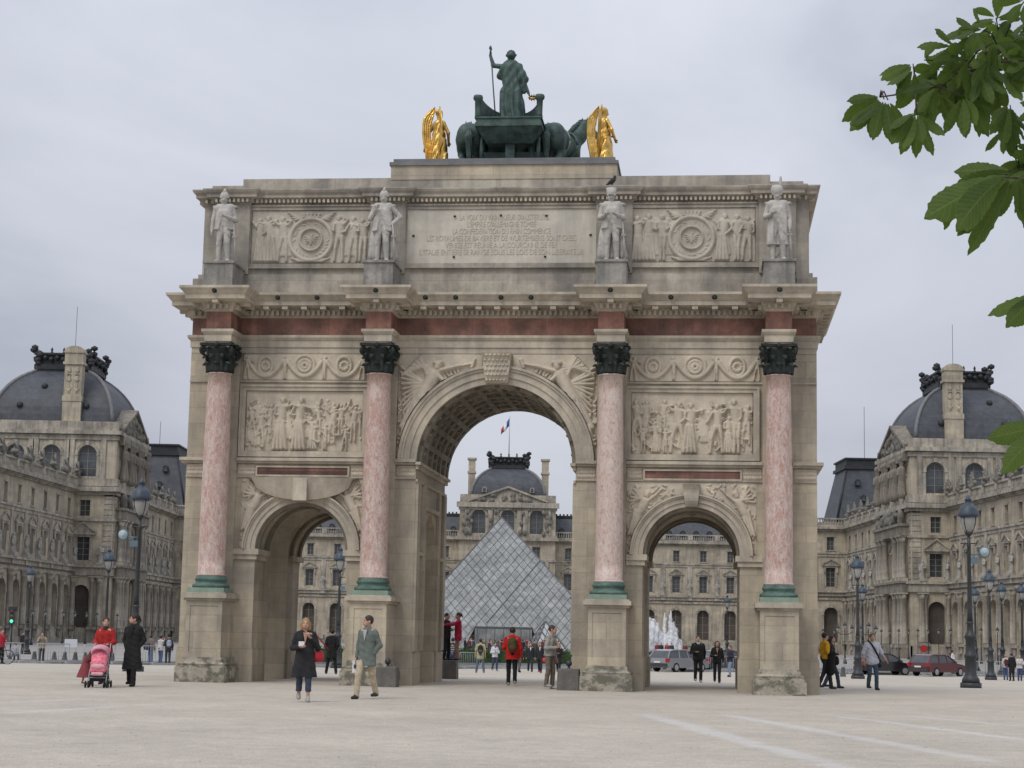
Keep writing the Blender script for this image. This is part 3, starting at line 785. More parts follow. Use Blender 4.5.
# panel frames and red tablets
def frame_rect(b, x0, x1, z0, z1, w, out, y=YF):
    b.box(x0 - w, x1 + w, y - out, y - .0006, z1, z1 + w); b.box(x0 - w, x1 + w, y - out, y - .0006, z0 - w, z0)
    b.box(x0 - w, x0, y - out, y - .0006, z0, z1); b.box(x1, x1 + w, y - out, y - .0006, z0, z1)
for x0, x1 in ((-7.33, -3.83), (3.80, 7.27)):
    b = MB(); frame_rect(b, x0 + .03, x1 - .03, 6.56, 8.31, .11, .09); frame_rect(b, x0 - .08, x1 + .08, 6.45, 8.42, .06, .13)
    b.build('panel_frame', ARCH_TRIM, ARCH)
for x0, x1 in ((-6.89, -4.25), (4.23, 6.88)):
    b = MB(); frame_rect(b, x0, x1, 5.88, 6.09, .05, .07); b.build('tablet_border', ARCH_TRIM, ARCH)
    b = MB(); b.box(x0, x1, YF - .035, YF - .0006, 5.88, 6.09); b.build('red_tablet', RED, ARCH)

# carved work
def draw_battle(seed, crowd_side):
    def d(H, X, Z):
        rnd = random.Random(seed); x0, x1 = X.min(), X.max(); z0 = Z.min(); w = x1 - x0; h = Z.max() - z0
        for i in range(26):                                # shallow crowd behind
            cx = x0 + w * rnd.random(); hfigure(H, X, Z, cx, z0 + h * rnd.uniform(.05, .32), h * rnd.uniform(.42, .60), rnd, .065)
        for t in (crowd_side):
            hfigure(H, X, Z, x0 + w * t[0], z0 + .03 + (h * t[3] if len(t) > 3 else 0), h * t[1], rnd, .17 if t[1] > .7 else .13, t[2])
        for i in range(70):                                # weapons, drapery ends, helmets
            a = (x0 + w * rnd.random(), z0 + h * rnd.uniform(.05, .8)); an = rnd.uniform(0, 3.2); l = rnd.uniform(.05, .22)
            if .48 < (a[0] - x0) / w < .66 and seed == 8: continue
            hcaps(H, X, Z, a, (a[0] + l * math.cos(an), a[1] + l * math.sin(an)), rnd.uniform(.02, .045), .018, .06 + .08 * rnd.random())
    return d
relief('battle_relief', ARCH_RELIEF, ARCH, -7.28, -3.88, 6.57, 8.30, YF - .02, draw_battle(3, [(.06, .52, 0, .20), (.13, .60, 0, .05), (.21, .50, 0, .26), (.30, .90, 1), (.46, .90, 1), (.58, .56, 1), (.63, .50, 0, .24), (.69, .44, 0), (.75, .62, 0, .12), (.82, .56, 0, .22), (.86, .42, 0), (.93, .60, 0, .14)]))
relief('battle_relief', ARCH_RELIEF, ARCH, 3.84, 7.22, 6.57, 8.30, YF - .02, draw_battle(8, [(.05, .70, 0, .18), (.12, .60, 0, .26), (.10, .40, 0), (.20, .52, 1), (.26, .62, 0, .26), (.28, .40, 0), (.385, .86, 0), (.48, .84, 1), (.71, .82, 0), (.80, .62, 1), (.87, .90, 0), (.95, .66, 0, .14)]))
def draw_swags(H, X, Z):
    x0, x1 = X.min(), X.max(); z0, z1 = Z.min(), Z.max(); w = x1 - x0; h = z1 - z0; cz = (z0 + z1) / 2; rnd = random.Random(5)
    for k, t in enumerate((.18, .5, .82)):
        cx = x0 + w * t; R = h * (.40 if k == 1 else .36); D = np.hypot((X - cx) * (1 if k == 1 else 1.25), Z - cz - .04)
        for r in ((.98, .6, .25) if k == 1 else (.98,)): H[:] = np.maximum(H, .085 * np.clip(1 - ((D - R * r) / (.055)) ** 2, 0, 1) ** .5)
        for q in range(10): a = q * .63; hcaps(H, X, Z, (cx + R * .4 * math.cos(a), cz + .04 + R * .4 * math.sin(a)), (cx + R * .45 * math.cos(a), cz + .04 + R * .45 * math.sin(a)), .05, .05, .07)
        pts = [(cx - w * .14 + w * .28 * i / 12, z0 + .09 + (2 * (i / 12) - 1) ** 2 * h * .6) for i in range(13)]
        for a, c in zip(pts, pts[1:]): hcaps(H, X, Z, a, c, .065, .065, .09)
    for t in (.03, .34, .66, .97): hfigure(H, X, Z, x0 + w * t, z0 + .02, h * .92, rnd, .10, False)
relief('frieze_relief', ARCH_RELIEF, ARCH, -7.42, -3.80, 8.64, 9.37, YF - .015, draw_swags)
relief('frieze_relief', ARCH_RELIEF, ARCH, 3.76, 7.46, 8.64, 9.37, YF - .015, draw_swags)
def draw_emblem(seed):
    def d(H, X, Z):
        x0, x1 = X.min(), X.max(); z0, z1 = Z.min(), Z.max(); w = x1 - x0; h = z1 - z0; cx = (x0 + x1) / 2; cz = z0 + h * .44; rnd = random.Random(seed)
        for i in range(9): hfigure(H, X, Z, x0 + w * rnd.choice((rnd.uniform(.04, .34), rnd.uniform(.66, .96))), z0 + h * .12, h * .72, rnd, .04)
        for t, s in ((.07, .86), (.16, .9), (.27, .88), (.74, .9), (.86, .88), (.94, .84)): hfigure(H, X, Z, x0 + w * t, z0 + .03, h * s, rnd, .11, rnd.random() < .4)
        D = np.hypot(X - cx, Z - cz)
        H[:] = np.where(D < h * .40, .03, H)
        for r, wd in ((.40, .07), (.21, .04)): H[:] = np.maximum(H, .10 * np.clip(1 - ((D - h * r) / wd) ** 2, 0, 1) ** .5)
        hcaps(H, X, Z, (cx, cz - .12), (cx, cz + .06), .05, .07, .08); hcaps(H, X, Z, (cx, cz + .08), (cx + .03, cz + .14), .035, .03, .08)
        for sd in (-1, 1):
            for q in range(4): hcaps(H, X, Z, (cx + sd * .05, cz + .05 - .03 * q), (cx + sd * (.19 - .02 * q), cz + .10 - .07 * q), .028, .02, .07)
        for k in range(5): hcaps(H, X, Z, (cx + (k - 2) * .1, cz + h * .44), (cx + (k - 2) * .115, cz + h * .49), .045, .035, .10)
        hcaps(H, X, Z, (cx - .25, cz + h * .43), (cx + .25, cz + h * .43), .04, .04, .09)
        for sd in (-1, 1):
            for k in range(4): hcaps(H, X, Z, (cx + sd * .3, cz + h * .40), (cx + sd * (.55 + .05 * k), cz + h * (.38 + .05 * k)), .05, .02, .07)
            for k in range(14): a_ = rnd.uniform(0, 6.28); hcaps(H, X, Z, (cx + h * .31 * math.cos(a_), cz + h * .31 * math.sin(a_)), (cx + h * .345 * math.cos(a_ + .12), cz + h * .345 * math.sin(a_ + .12)), .03, .02, .055)
            for k in range(5): hcaps(H, X, Z, (cx + sd * .08 * k, cz - h * .42), (cx + sd * (.1 * k + .15), cz - h * (.40 - .01 * k)), .05, .03, .08)
    return d
YA = .80                                                   # attic wall face
relief('emblem_relief', RELIEF_GREY, ARCH, -7.34, -3.80, 12.09, 13.64, YA - .015, draw_emblem(11))
relief('emblem_relief', RELIEF_GREY, ARCH, 3.70, 7.28, 12.09, 13.64, YA - .015, draw_emblem(23))
def draw_victory(sd):
    def d(H, X, Z):
        def P(x, z): return (sd * x, z)
        def c(a, b, r1, r2, dp): hcaps(H, X, Z, P(*a), P(*b), r1, r2, dp)
        # flying winged figure leaning in along the arch ring; coordinates for the right-hand side
        rnd = random.Random(4)
        for k in range(11): c((2.02 - .02 * k, 8.72 + .045 * k), (2.20 + .055 * k, 9.34 - .055 * k), .07, .05, .13 + .02 * (k % 2))      # far wing
        for k in range(9): c((2.18, 8.62 - .03 * k), (2.80 - .015 * k, 9.02 - .16 * k), .065, .045, .12 + .02 * (k % 2))
        c((1.70, 9.08), (1.73, 8.99), .125, .115, .24); c((1.62, 9.14), (1.80, 9.13), .07, .08, .22)
        c((1.80, 8.80), (1.98, 8.50), .22, .20, .24); c((1.98, 8.50), (2.16, 8.12), .20, .24, .24)
        for k in range(7): c((2.02 + .05 * k, 8.14), (2.28 + .075 * k, 7.30 - .10 * (k % 3)), .10, .085, .17 + .04 * (k % 2))
        for k in range(6): c((2.36 + .06 * k, 7.35), (2.54 + .045 * k, 6.80 - .09 * (k % 3)), .065, .05, .15 + .03 * (k % 2))
        c((2.30, 7.5), (2.52, 6.9), .10, .07, .2); c((2.52, 6.9), (2.62, 6.62), .06, .05, .16)
        c((1.66, 8.90), (1.38, 8.98), .09, .075, .2); c((1.38, 8.98), (1.08, 9.05), .07, .055, .18); c((1.08, 9.05), (.70, 9.12), .03, .03, .10); c((.74, 9.02), (.66, 9.24), .06, .04, .1)
        c((1.72, 8.78), (1.50, 8.58), .09, .07, .22); c((1.50, 8.58), (1.30, 8.76), .065, .05, .18)
        for k in range(5): c((1.55 - .1 * k, 8.80 + .04 * k), (1.45 - .1 * k, 8.66 + .06 * (k % 2)), .05, .03, .09)
        c((2.66, 6.60), (2.66, 6.48), .12, .10, .14)
        for k in range(60): x = rnd.uniform(2.05, 2.85); z = rnd.uniform(6.7, 8.3); c((x, z), (x + rnd.uniform(-.1, .1), z + rnd.uniform(-.14, .14)), .045, .025, .07 + .05 * rnd.random())
    return d
for sd in (-1, 1):
    x0, x1 = (.45, 2.855) if sd > 0 else (-2.855, -.45)
    relief('winged_victory_relief', ARCH_RELIEF, ARCH, x0, x1, 6.40, 9.38, YF - .012, draw_victory(sd), .02, mask=lambda X, Z: np.hypot(X, Z - 6.26) > 2.81)
def draw_spandrel(seed, cx):
    def d(H, X, Z):
        rnd = random.Random(seed)
        for sd in (-1, 1):
            def c(a, b, r1, r2, dp): hcaps(H, X, Z, (cx + sd * a[0], a[1]), (cx + sd * b[0], b[1]), r1, r2, dp)
            c((1.22, 5.48), (1.26, 5.40), .085, .08, .11); c((1.30, 5.24), (1.46, 4.95), .13, .13, .11)
            for k in range(6): c((1.42 + .03 * k, 4.98), (1.50 + .05 * k, 4.35 - .05 * (k % 2)), .055, .045, .08 + .02 * (k % 2))
            c((1.22, 5.25), (1.0, 5.42), .055, .045, .10); c((1.0, 5.42), (.82, 5.60), .03, .025, .07)
            for k in range(5): c((1.40, 5.30), (1.55 + .05 * k, 5.68 - .11 * k), .05, .035, .07 + .015 * (k % 2))
            for k in range(110):
                x = rnd.uniform(.45, 1.78); z = rnd.uniform(3.85, 5.74); an = rnd.uniform(0, 6.3); l = rnd.uniform(.04, .11); c((x, z), (x + l * math.cos(an), z + l * math.sin(an)), .035, .02, .03 + .035 * rnd.random())
    return d
for s, sd in zip(SID, (31, 37)):
    relief('spandrel_relief', ARCH_RELIEF, ARCH, s[0] - 1.80, s[0] + 1.80, 3.80, 5.78, YF - .008, draw_spandrel(sd, s[0]), .02, mask=lambda X, Z, s=s: np.hypot(X - s[0], Z - s[1]) > 1.715)
def draw_band(H, X, Z):
    x0, x1 = X.min(), X.max(); z0, z1 = Z.min(), Z.max(); rnd = random.Random(3)
    for k in range(int((x1 - x0) / .07) + 1):
        for r in range(3): hcaps(H, X, Z, (x0 + k * .07 + .02 * (r % 2), z0 + .06 + r * .12), (x0 + k * .07 + .03, z0 + .10 + r * .12), .035, .02, .03)
for a, c in ((-8.98, -8.36), (-7.48, -6.97), (-4.17, -3.72), (-2.84, -2.30), (2.30, 2.84), (3.72, 4.15), (6.95, 7.48), (8.36, 8.98)):
    relief('ornament_band', ARCH_RELIEF, ARCH, a, c, 5.85, 6.19, YF - .006, draw_band, .02)

# coffered vaults
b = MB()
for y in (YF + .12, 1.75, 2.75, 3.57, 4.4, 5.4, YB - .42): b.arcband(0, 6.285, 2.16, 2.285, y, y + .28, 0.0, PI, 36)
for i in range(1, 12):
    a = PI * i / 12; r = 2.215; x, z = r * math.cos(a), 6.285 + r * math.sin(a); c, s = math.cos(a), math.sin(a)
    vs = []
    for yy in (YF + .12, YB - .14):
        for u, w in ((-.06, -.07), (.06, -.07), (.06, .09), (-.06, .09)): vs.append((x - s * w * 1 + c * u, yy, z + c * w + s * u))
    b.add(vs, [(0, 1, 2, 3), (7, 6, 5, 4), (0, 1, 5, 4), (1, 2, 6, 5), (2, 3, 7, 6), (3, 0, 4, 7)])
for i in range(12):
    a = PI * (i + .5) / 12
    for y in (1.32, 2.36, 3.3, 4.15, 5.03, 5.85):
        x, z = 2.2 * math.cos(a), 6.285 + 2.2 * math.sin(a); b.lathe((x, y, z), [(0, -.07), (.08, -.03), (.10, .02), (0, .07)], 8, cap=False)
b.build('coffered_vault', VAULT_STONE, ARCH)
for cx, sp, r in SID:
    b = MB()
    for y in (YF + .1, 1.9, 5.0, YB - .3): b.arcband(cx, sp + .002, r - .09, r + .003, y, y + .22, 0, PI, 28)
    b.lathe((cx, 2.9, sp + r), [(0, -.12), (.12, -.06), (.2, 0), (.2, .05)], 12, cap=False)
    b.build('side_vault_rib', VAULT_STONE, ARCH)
for sx in (-1, 1):
    for y0, y1 in ((YF + .02, YF + .5), (YB - .5, YB - .02), (YM - 1.62, YM - 1.22), (YM + 1.22, YM + 1.62)):
        a, c = sorted((sx * 2.279, sx * 2.2)); MB().box(a, c, y0, y1, .95, 5.72).build('passage_pilaster', ARCH_STONE, ARCH)
    a, c = sorted((sx * 2.279, sx * 2.19)); b = MB(); b.box(a, c, YM - 1.22, YM + 1.22, 5.02, 5.14); b.box(a, c, YF + .5, YM - 1.62, 3.66, 3.76); b.box(a, c, YM + 1.62, YB - .5, 3.66, 3.76); b.build('passage_string_course', ARCH_TRIM, ARCH)

# attic
YAB = YF + YB - YA
b = MB(); b.box(-9.0, 9.0, .70, YF + YB - .70, 11.10, 11.45); b.box(-8.90, 8.90, .74, YF + YB - .74, 11.45, 11.74)
for sx in (-1, 1): a, c = sorted((sx * 9.02, sx * 8.45)); b.box(a, c, .62, 1.4, 11.12, 11.60)
b.build('attic_base', ARCH_GREY, ARCH)
b = MB(); b.box(-8.80, 8.80, YA, YAB, 11.74, 13.85)
for x in PX: b.box(x - .52, x + .52, YA - .14, YA + .01, 11.742, 13.848)
b.build('attic_wall', ARCH_GREY, ARCH)
ATT = plan(8.80, YA, YAB, .14, .53)
sweep('attic_cornice', ARCH_GREY, ATT, [(-.5, 13.80), (.02, 13.81), (.02, 13.87), (.10, 13.90), (.10, 13.96), (.22, 14.0), (.22, 14.08), (.28, 14.14), (.31, 14.20), (.31, 14.235), (-.6, 14.26)])
dentils('attic_dentil_course', ATT, .018, .17, 13.86, 13.965, .065, .13, ARCH_TRIM)
b = MB(); b.box(-8.66, 8.66, 1.0, YF + YB - 1.0, 14.2, 14.47); b.box(-7.72, 7.72, .97, YF + YB - .97, 14.2, 14.66); b.build('parapet', ARCH_GREY, ARCH)
for x0, x1 in ((-7.37, -3.77), (3.67, 7.31), (-2.74, 2.79)): b = MB(); frame_rect(b, x0, x1, 12.06, 13.66, .10, .06, YA); frame_rect(b, x0 - .10, x1 + .10, 11.96, 13.76, .045, .10, YA); b.build('attic_panel_frame', ARCH_GREY, ARCH)
b = MB(); b.box(-2.74, 2.79, YA - .02, YA - .0006, 12.06, 13.66); b.build('inscription_tablet', TABLET, ARCH)
LINES = ["A LA VOIX DU VAINQUEUR D'AUSTERLITZ", "L'EMPIRE D'ALLEMAGNE TOMBE", "LA CONFEDERATION DU RHIN COMMENCE", "LES ROYAUMES DE BAVIERE ET DE WURTEMBERG SONT CREES", "VENISE EST REUNIE A LA COURONNE DE FER", "L'ITALIE ENTIERE SE RANGE SOUS LES LOIS DE SON LIBERATEUR"]
WID = (2.75, 2.0, 2.85, 4.35, 3.25, 4.75)
for k, (t, wd) in enumerate(zip(LINES, WID)):
    cu = bpy.data.curves.new('inscription', 'FONT'); cu.body = t; cu.align_x = 'CENTER'; cu.size = .235; cu.extrude = .006
    o = bpy.data.objects.new('tmp', cu); COL.objects.link(o); bpy.context.view_layer.update()
    me = bpy.data.meshes.new_from_object(o.evaluated_get(bpy.context.evaluated_depsgraph_get())); bpy.data.objects.remove(o)
    xs = [v.co.x for v in me.vertices]; sc = wd / (max(xs) - min(xs))
    for v in me.vertices: v.co.x *= sc
    me.materials.clear(); me.materials.append(LETTER); ob = link('inscription_line', me, ARCH, (0.02, YA - .028, 13.34 - k * .205)); ob.rotation_euler = (PI / 2, 0, 0)
b = MB()
for x, z in ((-1.35, 13.45), (0, 13.47), (1.32, 13.45), (-2.55, 12.88), (2.6, 12.88), (-1.35, 12.25), (1.3, 12.25)): b.lathe((x, YA - .03, z), [(0, -.03), (.035, -.02), (.035, .02), (0, .03)], 8, cap=False)
b.build('tablet_stud', BRONZE, ARCH)
b = MB(); b.box(-3.30, 3.33, .95, 6.2, 14.60, 15.02); b.build('sculpture_base', ARCH_STONE, ARCH)
b = MB(); b.box(-3.34, 3.37, .90, 6.25, 15.02, 15.12); b.box(-3.24, 3.27, 1.0, 6.15, 15.12, 15.235); b.build('sculpture_base_cap', LEAD, ARCH)
for x in PX:
    b = MB(); b.box(x - .42, x + .42, -.62, .66, 11.13, 11.80); b.box(x - .46, x + .46, -.66, .66, 11.80, 11.87)
    b.frustum(x - .5, x + .5, -.5, .66, 11.12, x - .42, x + .42, -.3, .66, 11.5)
    b.build('statue_pedestal', PED_STONE, ARCH)
# ------------------------------------------------------------------ palace: wings built bay by bay, pavilions with domes
GZ = g(300)
BAY = 5.9
def arch_hole(cx, z0, zs, r, n=10):
    return [(cx - r, z0), (cx + r, z0), (cx + r, zs)] + [(cx + r * math.cos(PI * i / n), zs + r * math.sin(PI * i / n)) for i in range(1, n)] + [(cx - r, zs)]
def rect_hole(cx, z0, z1, w): return [(cx - w, z0), (cx + w, z0), (cx + w, z1), (cx - w, z1)]
WIN_CACHE = {}
def window_mesh(kind, w, z0, z1, arched, glass):
    key = (kind, w, z0, z1, arched, glass.name)
    if key in WIN_CACHE: return WIN_CACHE[key]
    fr = MB(); gl = MB(); h = z1 - z0
    gl.box(-w - .05, w + .05, .0, .05, 0, h)
    t = .07
    fr.box(-w, -w + t * 1.4, -.06, -.001, 0, h - (w if arched else 0)); fr.box(w - t * 1.4, w, -.06, -.001, 0, h - (w if arched else 0))
    fr.box(-t * .7, t * .7, -.07, -.001, 0, h - .02)
    k = 3 if h > 3 else 2
    for i in range(1, k + 1): fr.box(-w, w, -.055, -.001, h * i / (k + 1) - t / 2, h * i / (k + 1) + t / 2)
    if arched: fr.arcband(0, h - w, w - .12, w, -.06, -.001, 0, PI, 10)
    a = fr.build('tmp', FRAME); b = gl.build('tmp', glass)
    r = (b.data, a.data); bpy.data.objects.remove(a); bpy.data.objects.remove(b)
    WIN_CACHE[key] = r; return r
def window(parent, cx, y, z0, z1, w, arched=False, glass=None, kind='w'):
    gm, fm = window_mesh(kind, w, z0, z1, arched, glass or GLASSDARK)
    o = link('window', gm, parent, (cx, y, z0)); link('window_frame', fm, o)
COLM = {}
def column_mesh(r, z0, z1):
    k = (r, z0, z1)
    if k not in COLM:
        b = MB(); b.box(-r * 1.35, r * 1.35, -r * 1.35, r * 1.35, z0, z0 + .5)
        b.lathe((0, 0, 0), [(r * 1.2, z0 + .5), (r * 1.2, z0 + .7), (r, z0 + .8), (r, z0 + (z1 - z0) * .4), (r * .86, z1 - .9), (r * 1.0, z1 - .85), (r * .9, z1 - .75), (r * 1.35, z1 - .2)], 12)
        b.box(-r * 1.4, r * 1.4, -r * 1.4, r * 1.4, z1 - .2, z1)
        o = b.build('tmp', WALL_TRIM); COLM[k] = o.data; bpy.data.objects.remove(o)
    return COLM[k]
# storey heights above the palace ground
ZP, ZSP, ZAR, ZLED, ZW0, ZW1, ZPED, ZSTR, ZA0, ZA1, ZCOR, ZBAL = 2.2, 7.3, 8.6, 11.6, 12.3, 15.8, 17.2, 18.6, 19.0, 21.4, 23.3, 24.9
def pediment(b, cx, y, w, z, h, tri=True, d=.35):
    b.box(cx - w, cx + w, y - d, y - .003, z, z + .22)
    b.poly([[(cx - w, z + .222), (cx + w, z + .222), (cx, z + h)]], y - d * .6, y - .003)
    for s in (-1, 1):
        b.poly([[(cx + s * w * 1.05, z + .23), (cx, z + h), (cx, z + h + .28), (cx + s * (w * 1.05 + .2), z + .26)][::s]], y - d * 1.1, y - d * .6 - .002)
def facade(parent, u0, n, style='wing', half=None, statues=None, wallname='wall', y=0.0):
    """n bays from local x=u0; wall face on y, outward is -y"""
    AR = 1.75 if style == 'wing' else 1.3; ZS = ZSP - (AR - 1.3)
    out = [(u0, 0), (u0 + n * BAY, 0), (u0 + n * BAY, ZCOR - .5), (u0, ZCOR - .5)]
    holes = []
    for i in range(n):
        c = u0 + (i + .5) * BAY
        holes += [arch_hole(c, ZP, ZSP - (AR - 1.3), AR), rect_hole(c, ZW0, ZW1, .85), rect_hole(c, ZA0, ZA1, .68)]
    MB().poly([out] + holes, y, y + .9).build(wallname, WALL, parent)
    t = MB(); L0, L1 = u0, u0 + n * BAY
    t.box(L0, L1, y - .25, y - .003, 0, .9); t.box(L0, L1, y - .12, y - .003, .9, 1.9)
    t.box(L0, L1, y - .75, y - .003, ZLED - .35, ZLED); t.box(L0, L1, y - .45, y - .003, ZLED - 1.0, ZLED - .352); t.box(L0, L1, y - .25, y - .003, ZLED - 1.7, ZLED - 1.3)
    t.box(L0, L1, y - .30, y - .003, ZSTR - .3, ZSTR); t.box(L0, L1, y - .16, y - .003, ZSTR - .8, ZSTR - .32)
    t.box(L0, L1, y - .35, y - .003, ZCOR - .9, ZCOR - .45); t.box(L0, L1, y - .85, y + .9, ZCOR - .448, ZCOR)
    k = int((L1 - L0) / .6)
    for i in range(k): x = L0 + (i + .5) * (L1 - L0) / k; t.box(x - .13, x + .13, y - .65, y - .353, ZCOR - .72, ZCOR - .452)
    for i in range(n):
        c = u0 + (i + .5) * BAY
        t.arcband(c, ZS, AR, AR + .42, y - .18, y - .003, 0, PI, 14); t.box(c - .28, c + .28, y - .4, y - .181, ZAR - .1, ZAR + .75)
        for s in (-1, 1):
            t.box(c + s * AR - (.40 if s < 0 else 0), c + s * AR + (.40 if s > 0 else 0), y - .14, y - .003, ZP, ZS - .2)
            t.box(c + s * AR - (.45 if s < 0 else .05), c + s * AR + (.45 if s > 0 else .05), y - .22, y - .003, ZS - .198, ZS + .05)
            t.box(c + s * .85 - (.32 if s < 0 else 0), c + s * .85 + (.32 if s > 0 else 0), y - .14, y - .003, ZW0, ZW1)
            t.box(c + s * 1.15 - .16, c + s * 1.15 + .16, y - .34, y - .142, ZW1 - .9, ZW1)
        t.box(c - 1.25, c + 1.25, y - .2, y - .003, ZW1, ZW1 + .3)
        pediment(t, c, y, 1.55, ZW1 + .302, ZPED - ZW1 - .3)
        t.box(c - .9, c + .9, y - .14, y - .003, ZA1, ZA1 + .2); t.box(c - .9, c + .9, y - .14, y - .003, ZA0 - .18, ZA0)
    for i in range(n + 1):
        x = u0 + i * BAY
        a, e = max(L0, x - .5), min(L1, x + .5)
        t.box(a, e, y - .16, y - .003, ZLED, ZSTR - .81)
        t.box(a, e, y - .55, y - .252, .901, 1.9); t.box(a, e, y - .62, y - .452, ZLED - 1.0, ZLED - .353)
    t.build('facade_trim', WALL_TRIM, parent)
    # balustrade with its dies
    b = MB(); b.box(L0, L1, y - .5, y - .1, ZCOR, ZCOR + .35); b.box(L0, L1, y - .5, y - .1, ZBAL - .28, ZBAL)
    for i in range(n + 1):
        x = u0 + i * BAY; b.box(max(L0, x - .55), min(L1, x + .55), y - .56, y - .04, ZCOR + .351, ZBAL - .281)
        if i < n:
            for j in range(9): q = x + .95 + j * (BAY - 1.9) / 8; b.lathe((q, y - .3, 0), [(.09, ZCOR + .35), (.17, ZCOR + .65), (.08, ZBAL - .5), (.13, ZBAL - .28)], 6, cap=False)
    b.build('balustrade', WALL_TRIM, parent)
    for i in range(n):
        c = u0 + (i + .5) * BAY
        window(parent, c, y + .5, ZW0, ZW1, .85, glass=GLASSDARK if style != 'sully' or i % 2 else GLASSPALE, kind='m')
        window(parent, c, y + .45, ZA0, ZA1, .68, glass=GLASSDARK if (i % 3) else GLASSPALE, kind='a')
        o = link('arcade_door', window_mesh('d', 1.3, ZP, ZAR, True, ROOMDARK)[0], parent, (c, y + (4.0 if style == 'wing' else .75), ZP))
        if style == 'sully': link('window_frame', window_mesh('d', 1.3, ZP, ZAR, True, ROOMDARK)[1], o)
    if style == 'wing':
        for i in range(n + 1):
            x = u0 + i * BAY; link('column', column_mesh(.50, 1.9, ZLED - 1.7), parent, (x, y - .30, 0))
    # solid behind so that no light leaks, and a low roof terrace
def wing(name, label, p0, p1, n, depth=14, style='wing', roof=False, flip=False):
    """p0, p1 ground points of the facade line; outward normal to the right of p0->p1 reversed (local -y)"""
    d = Vector((p1[0] - p0[0], p1[1] - p0[1])); root = empty(name, (p0[0], p0[1], GZ), math.atan2(d.y, d.x))
    tag(root, label, 'palace wing')
    facade(root, 0, n, style)
    L = n * BAY
    b = MB(); b.box(.01, L - .01, 1.3 if style != 'wing' else 4.1, depth, 0, ZCOR - .05)
    if style == 'wing': b.box(.01, L - .01, 1.3, 4.099, ZLED - .6, ZCOR - .06); b.box(.01, L - .01, .9, 4.099, 0, ZP); b.box(.01, .5, .9, 4.099, ZP, ZLED - .6); b.box(L - .5, L - .01, .9, 4.099, ZP, ZLED - .6)
    b.build('rear_block', WALL, root)
    if roof:
        b = MB(); b.frustum(0, L, .4, depth, ZCOR + .01, 0, L, 3.6, depth - 3.2, 28.2); b.build('mansard_roof', SLATE, root)
        b = MB(); b.box(0, L, 3.4, depth - 3.0, 28.2, 28.75); k = int(L / .8)
        for i in range(k): b.box(i * .8 + .2, i * .8 + .55, 3.42, 3.6, 28.75, 29.1)
        b.build('ridge_cresting', DARKLEAD, root)
        for i in range(2 * n):
            x = (i + .5) * BAY / 2 ; dm = MB(); dm.box(-.55, .55, -.2, 1.4, 0, .75); dm.lathe((0, 0, 0), [(0, 0)], 3) if False else None
            dm.poly([arch_hole(0, .0, .6, .62, 8)], -.3, 1.5)
            o = dm.build('dormer', DARKLEAD, root, (x, 1.2, 24.6)); MB().poly([arch_hole(0, .1, .55, .38, 8)], -.34, -.302).build('dormer_pane', GLASSDARK, o)
    else:
        b = MB(); b.frustum(0, L, .9, depth, ZCOR + .01, 0, L, 4, depth - 3, 24.2); b.build('low_roof', LEAD, root)
    return root

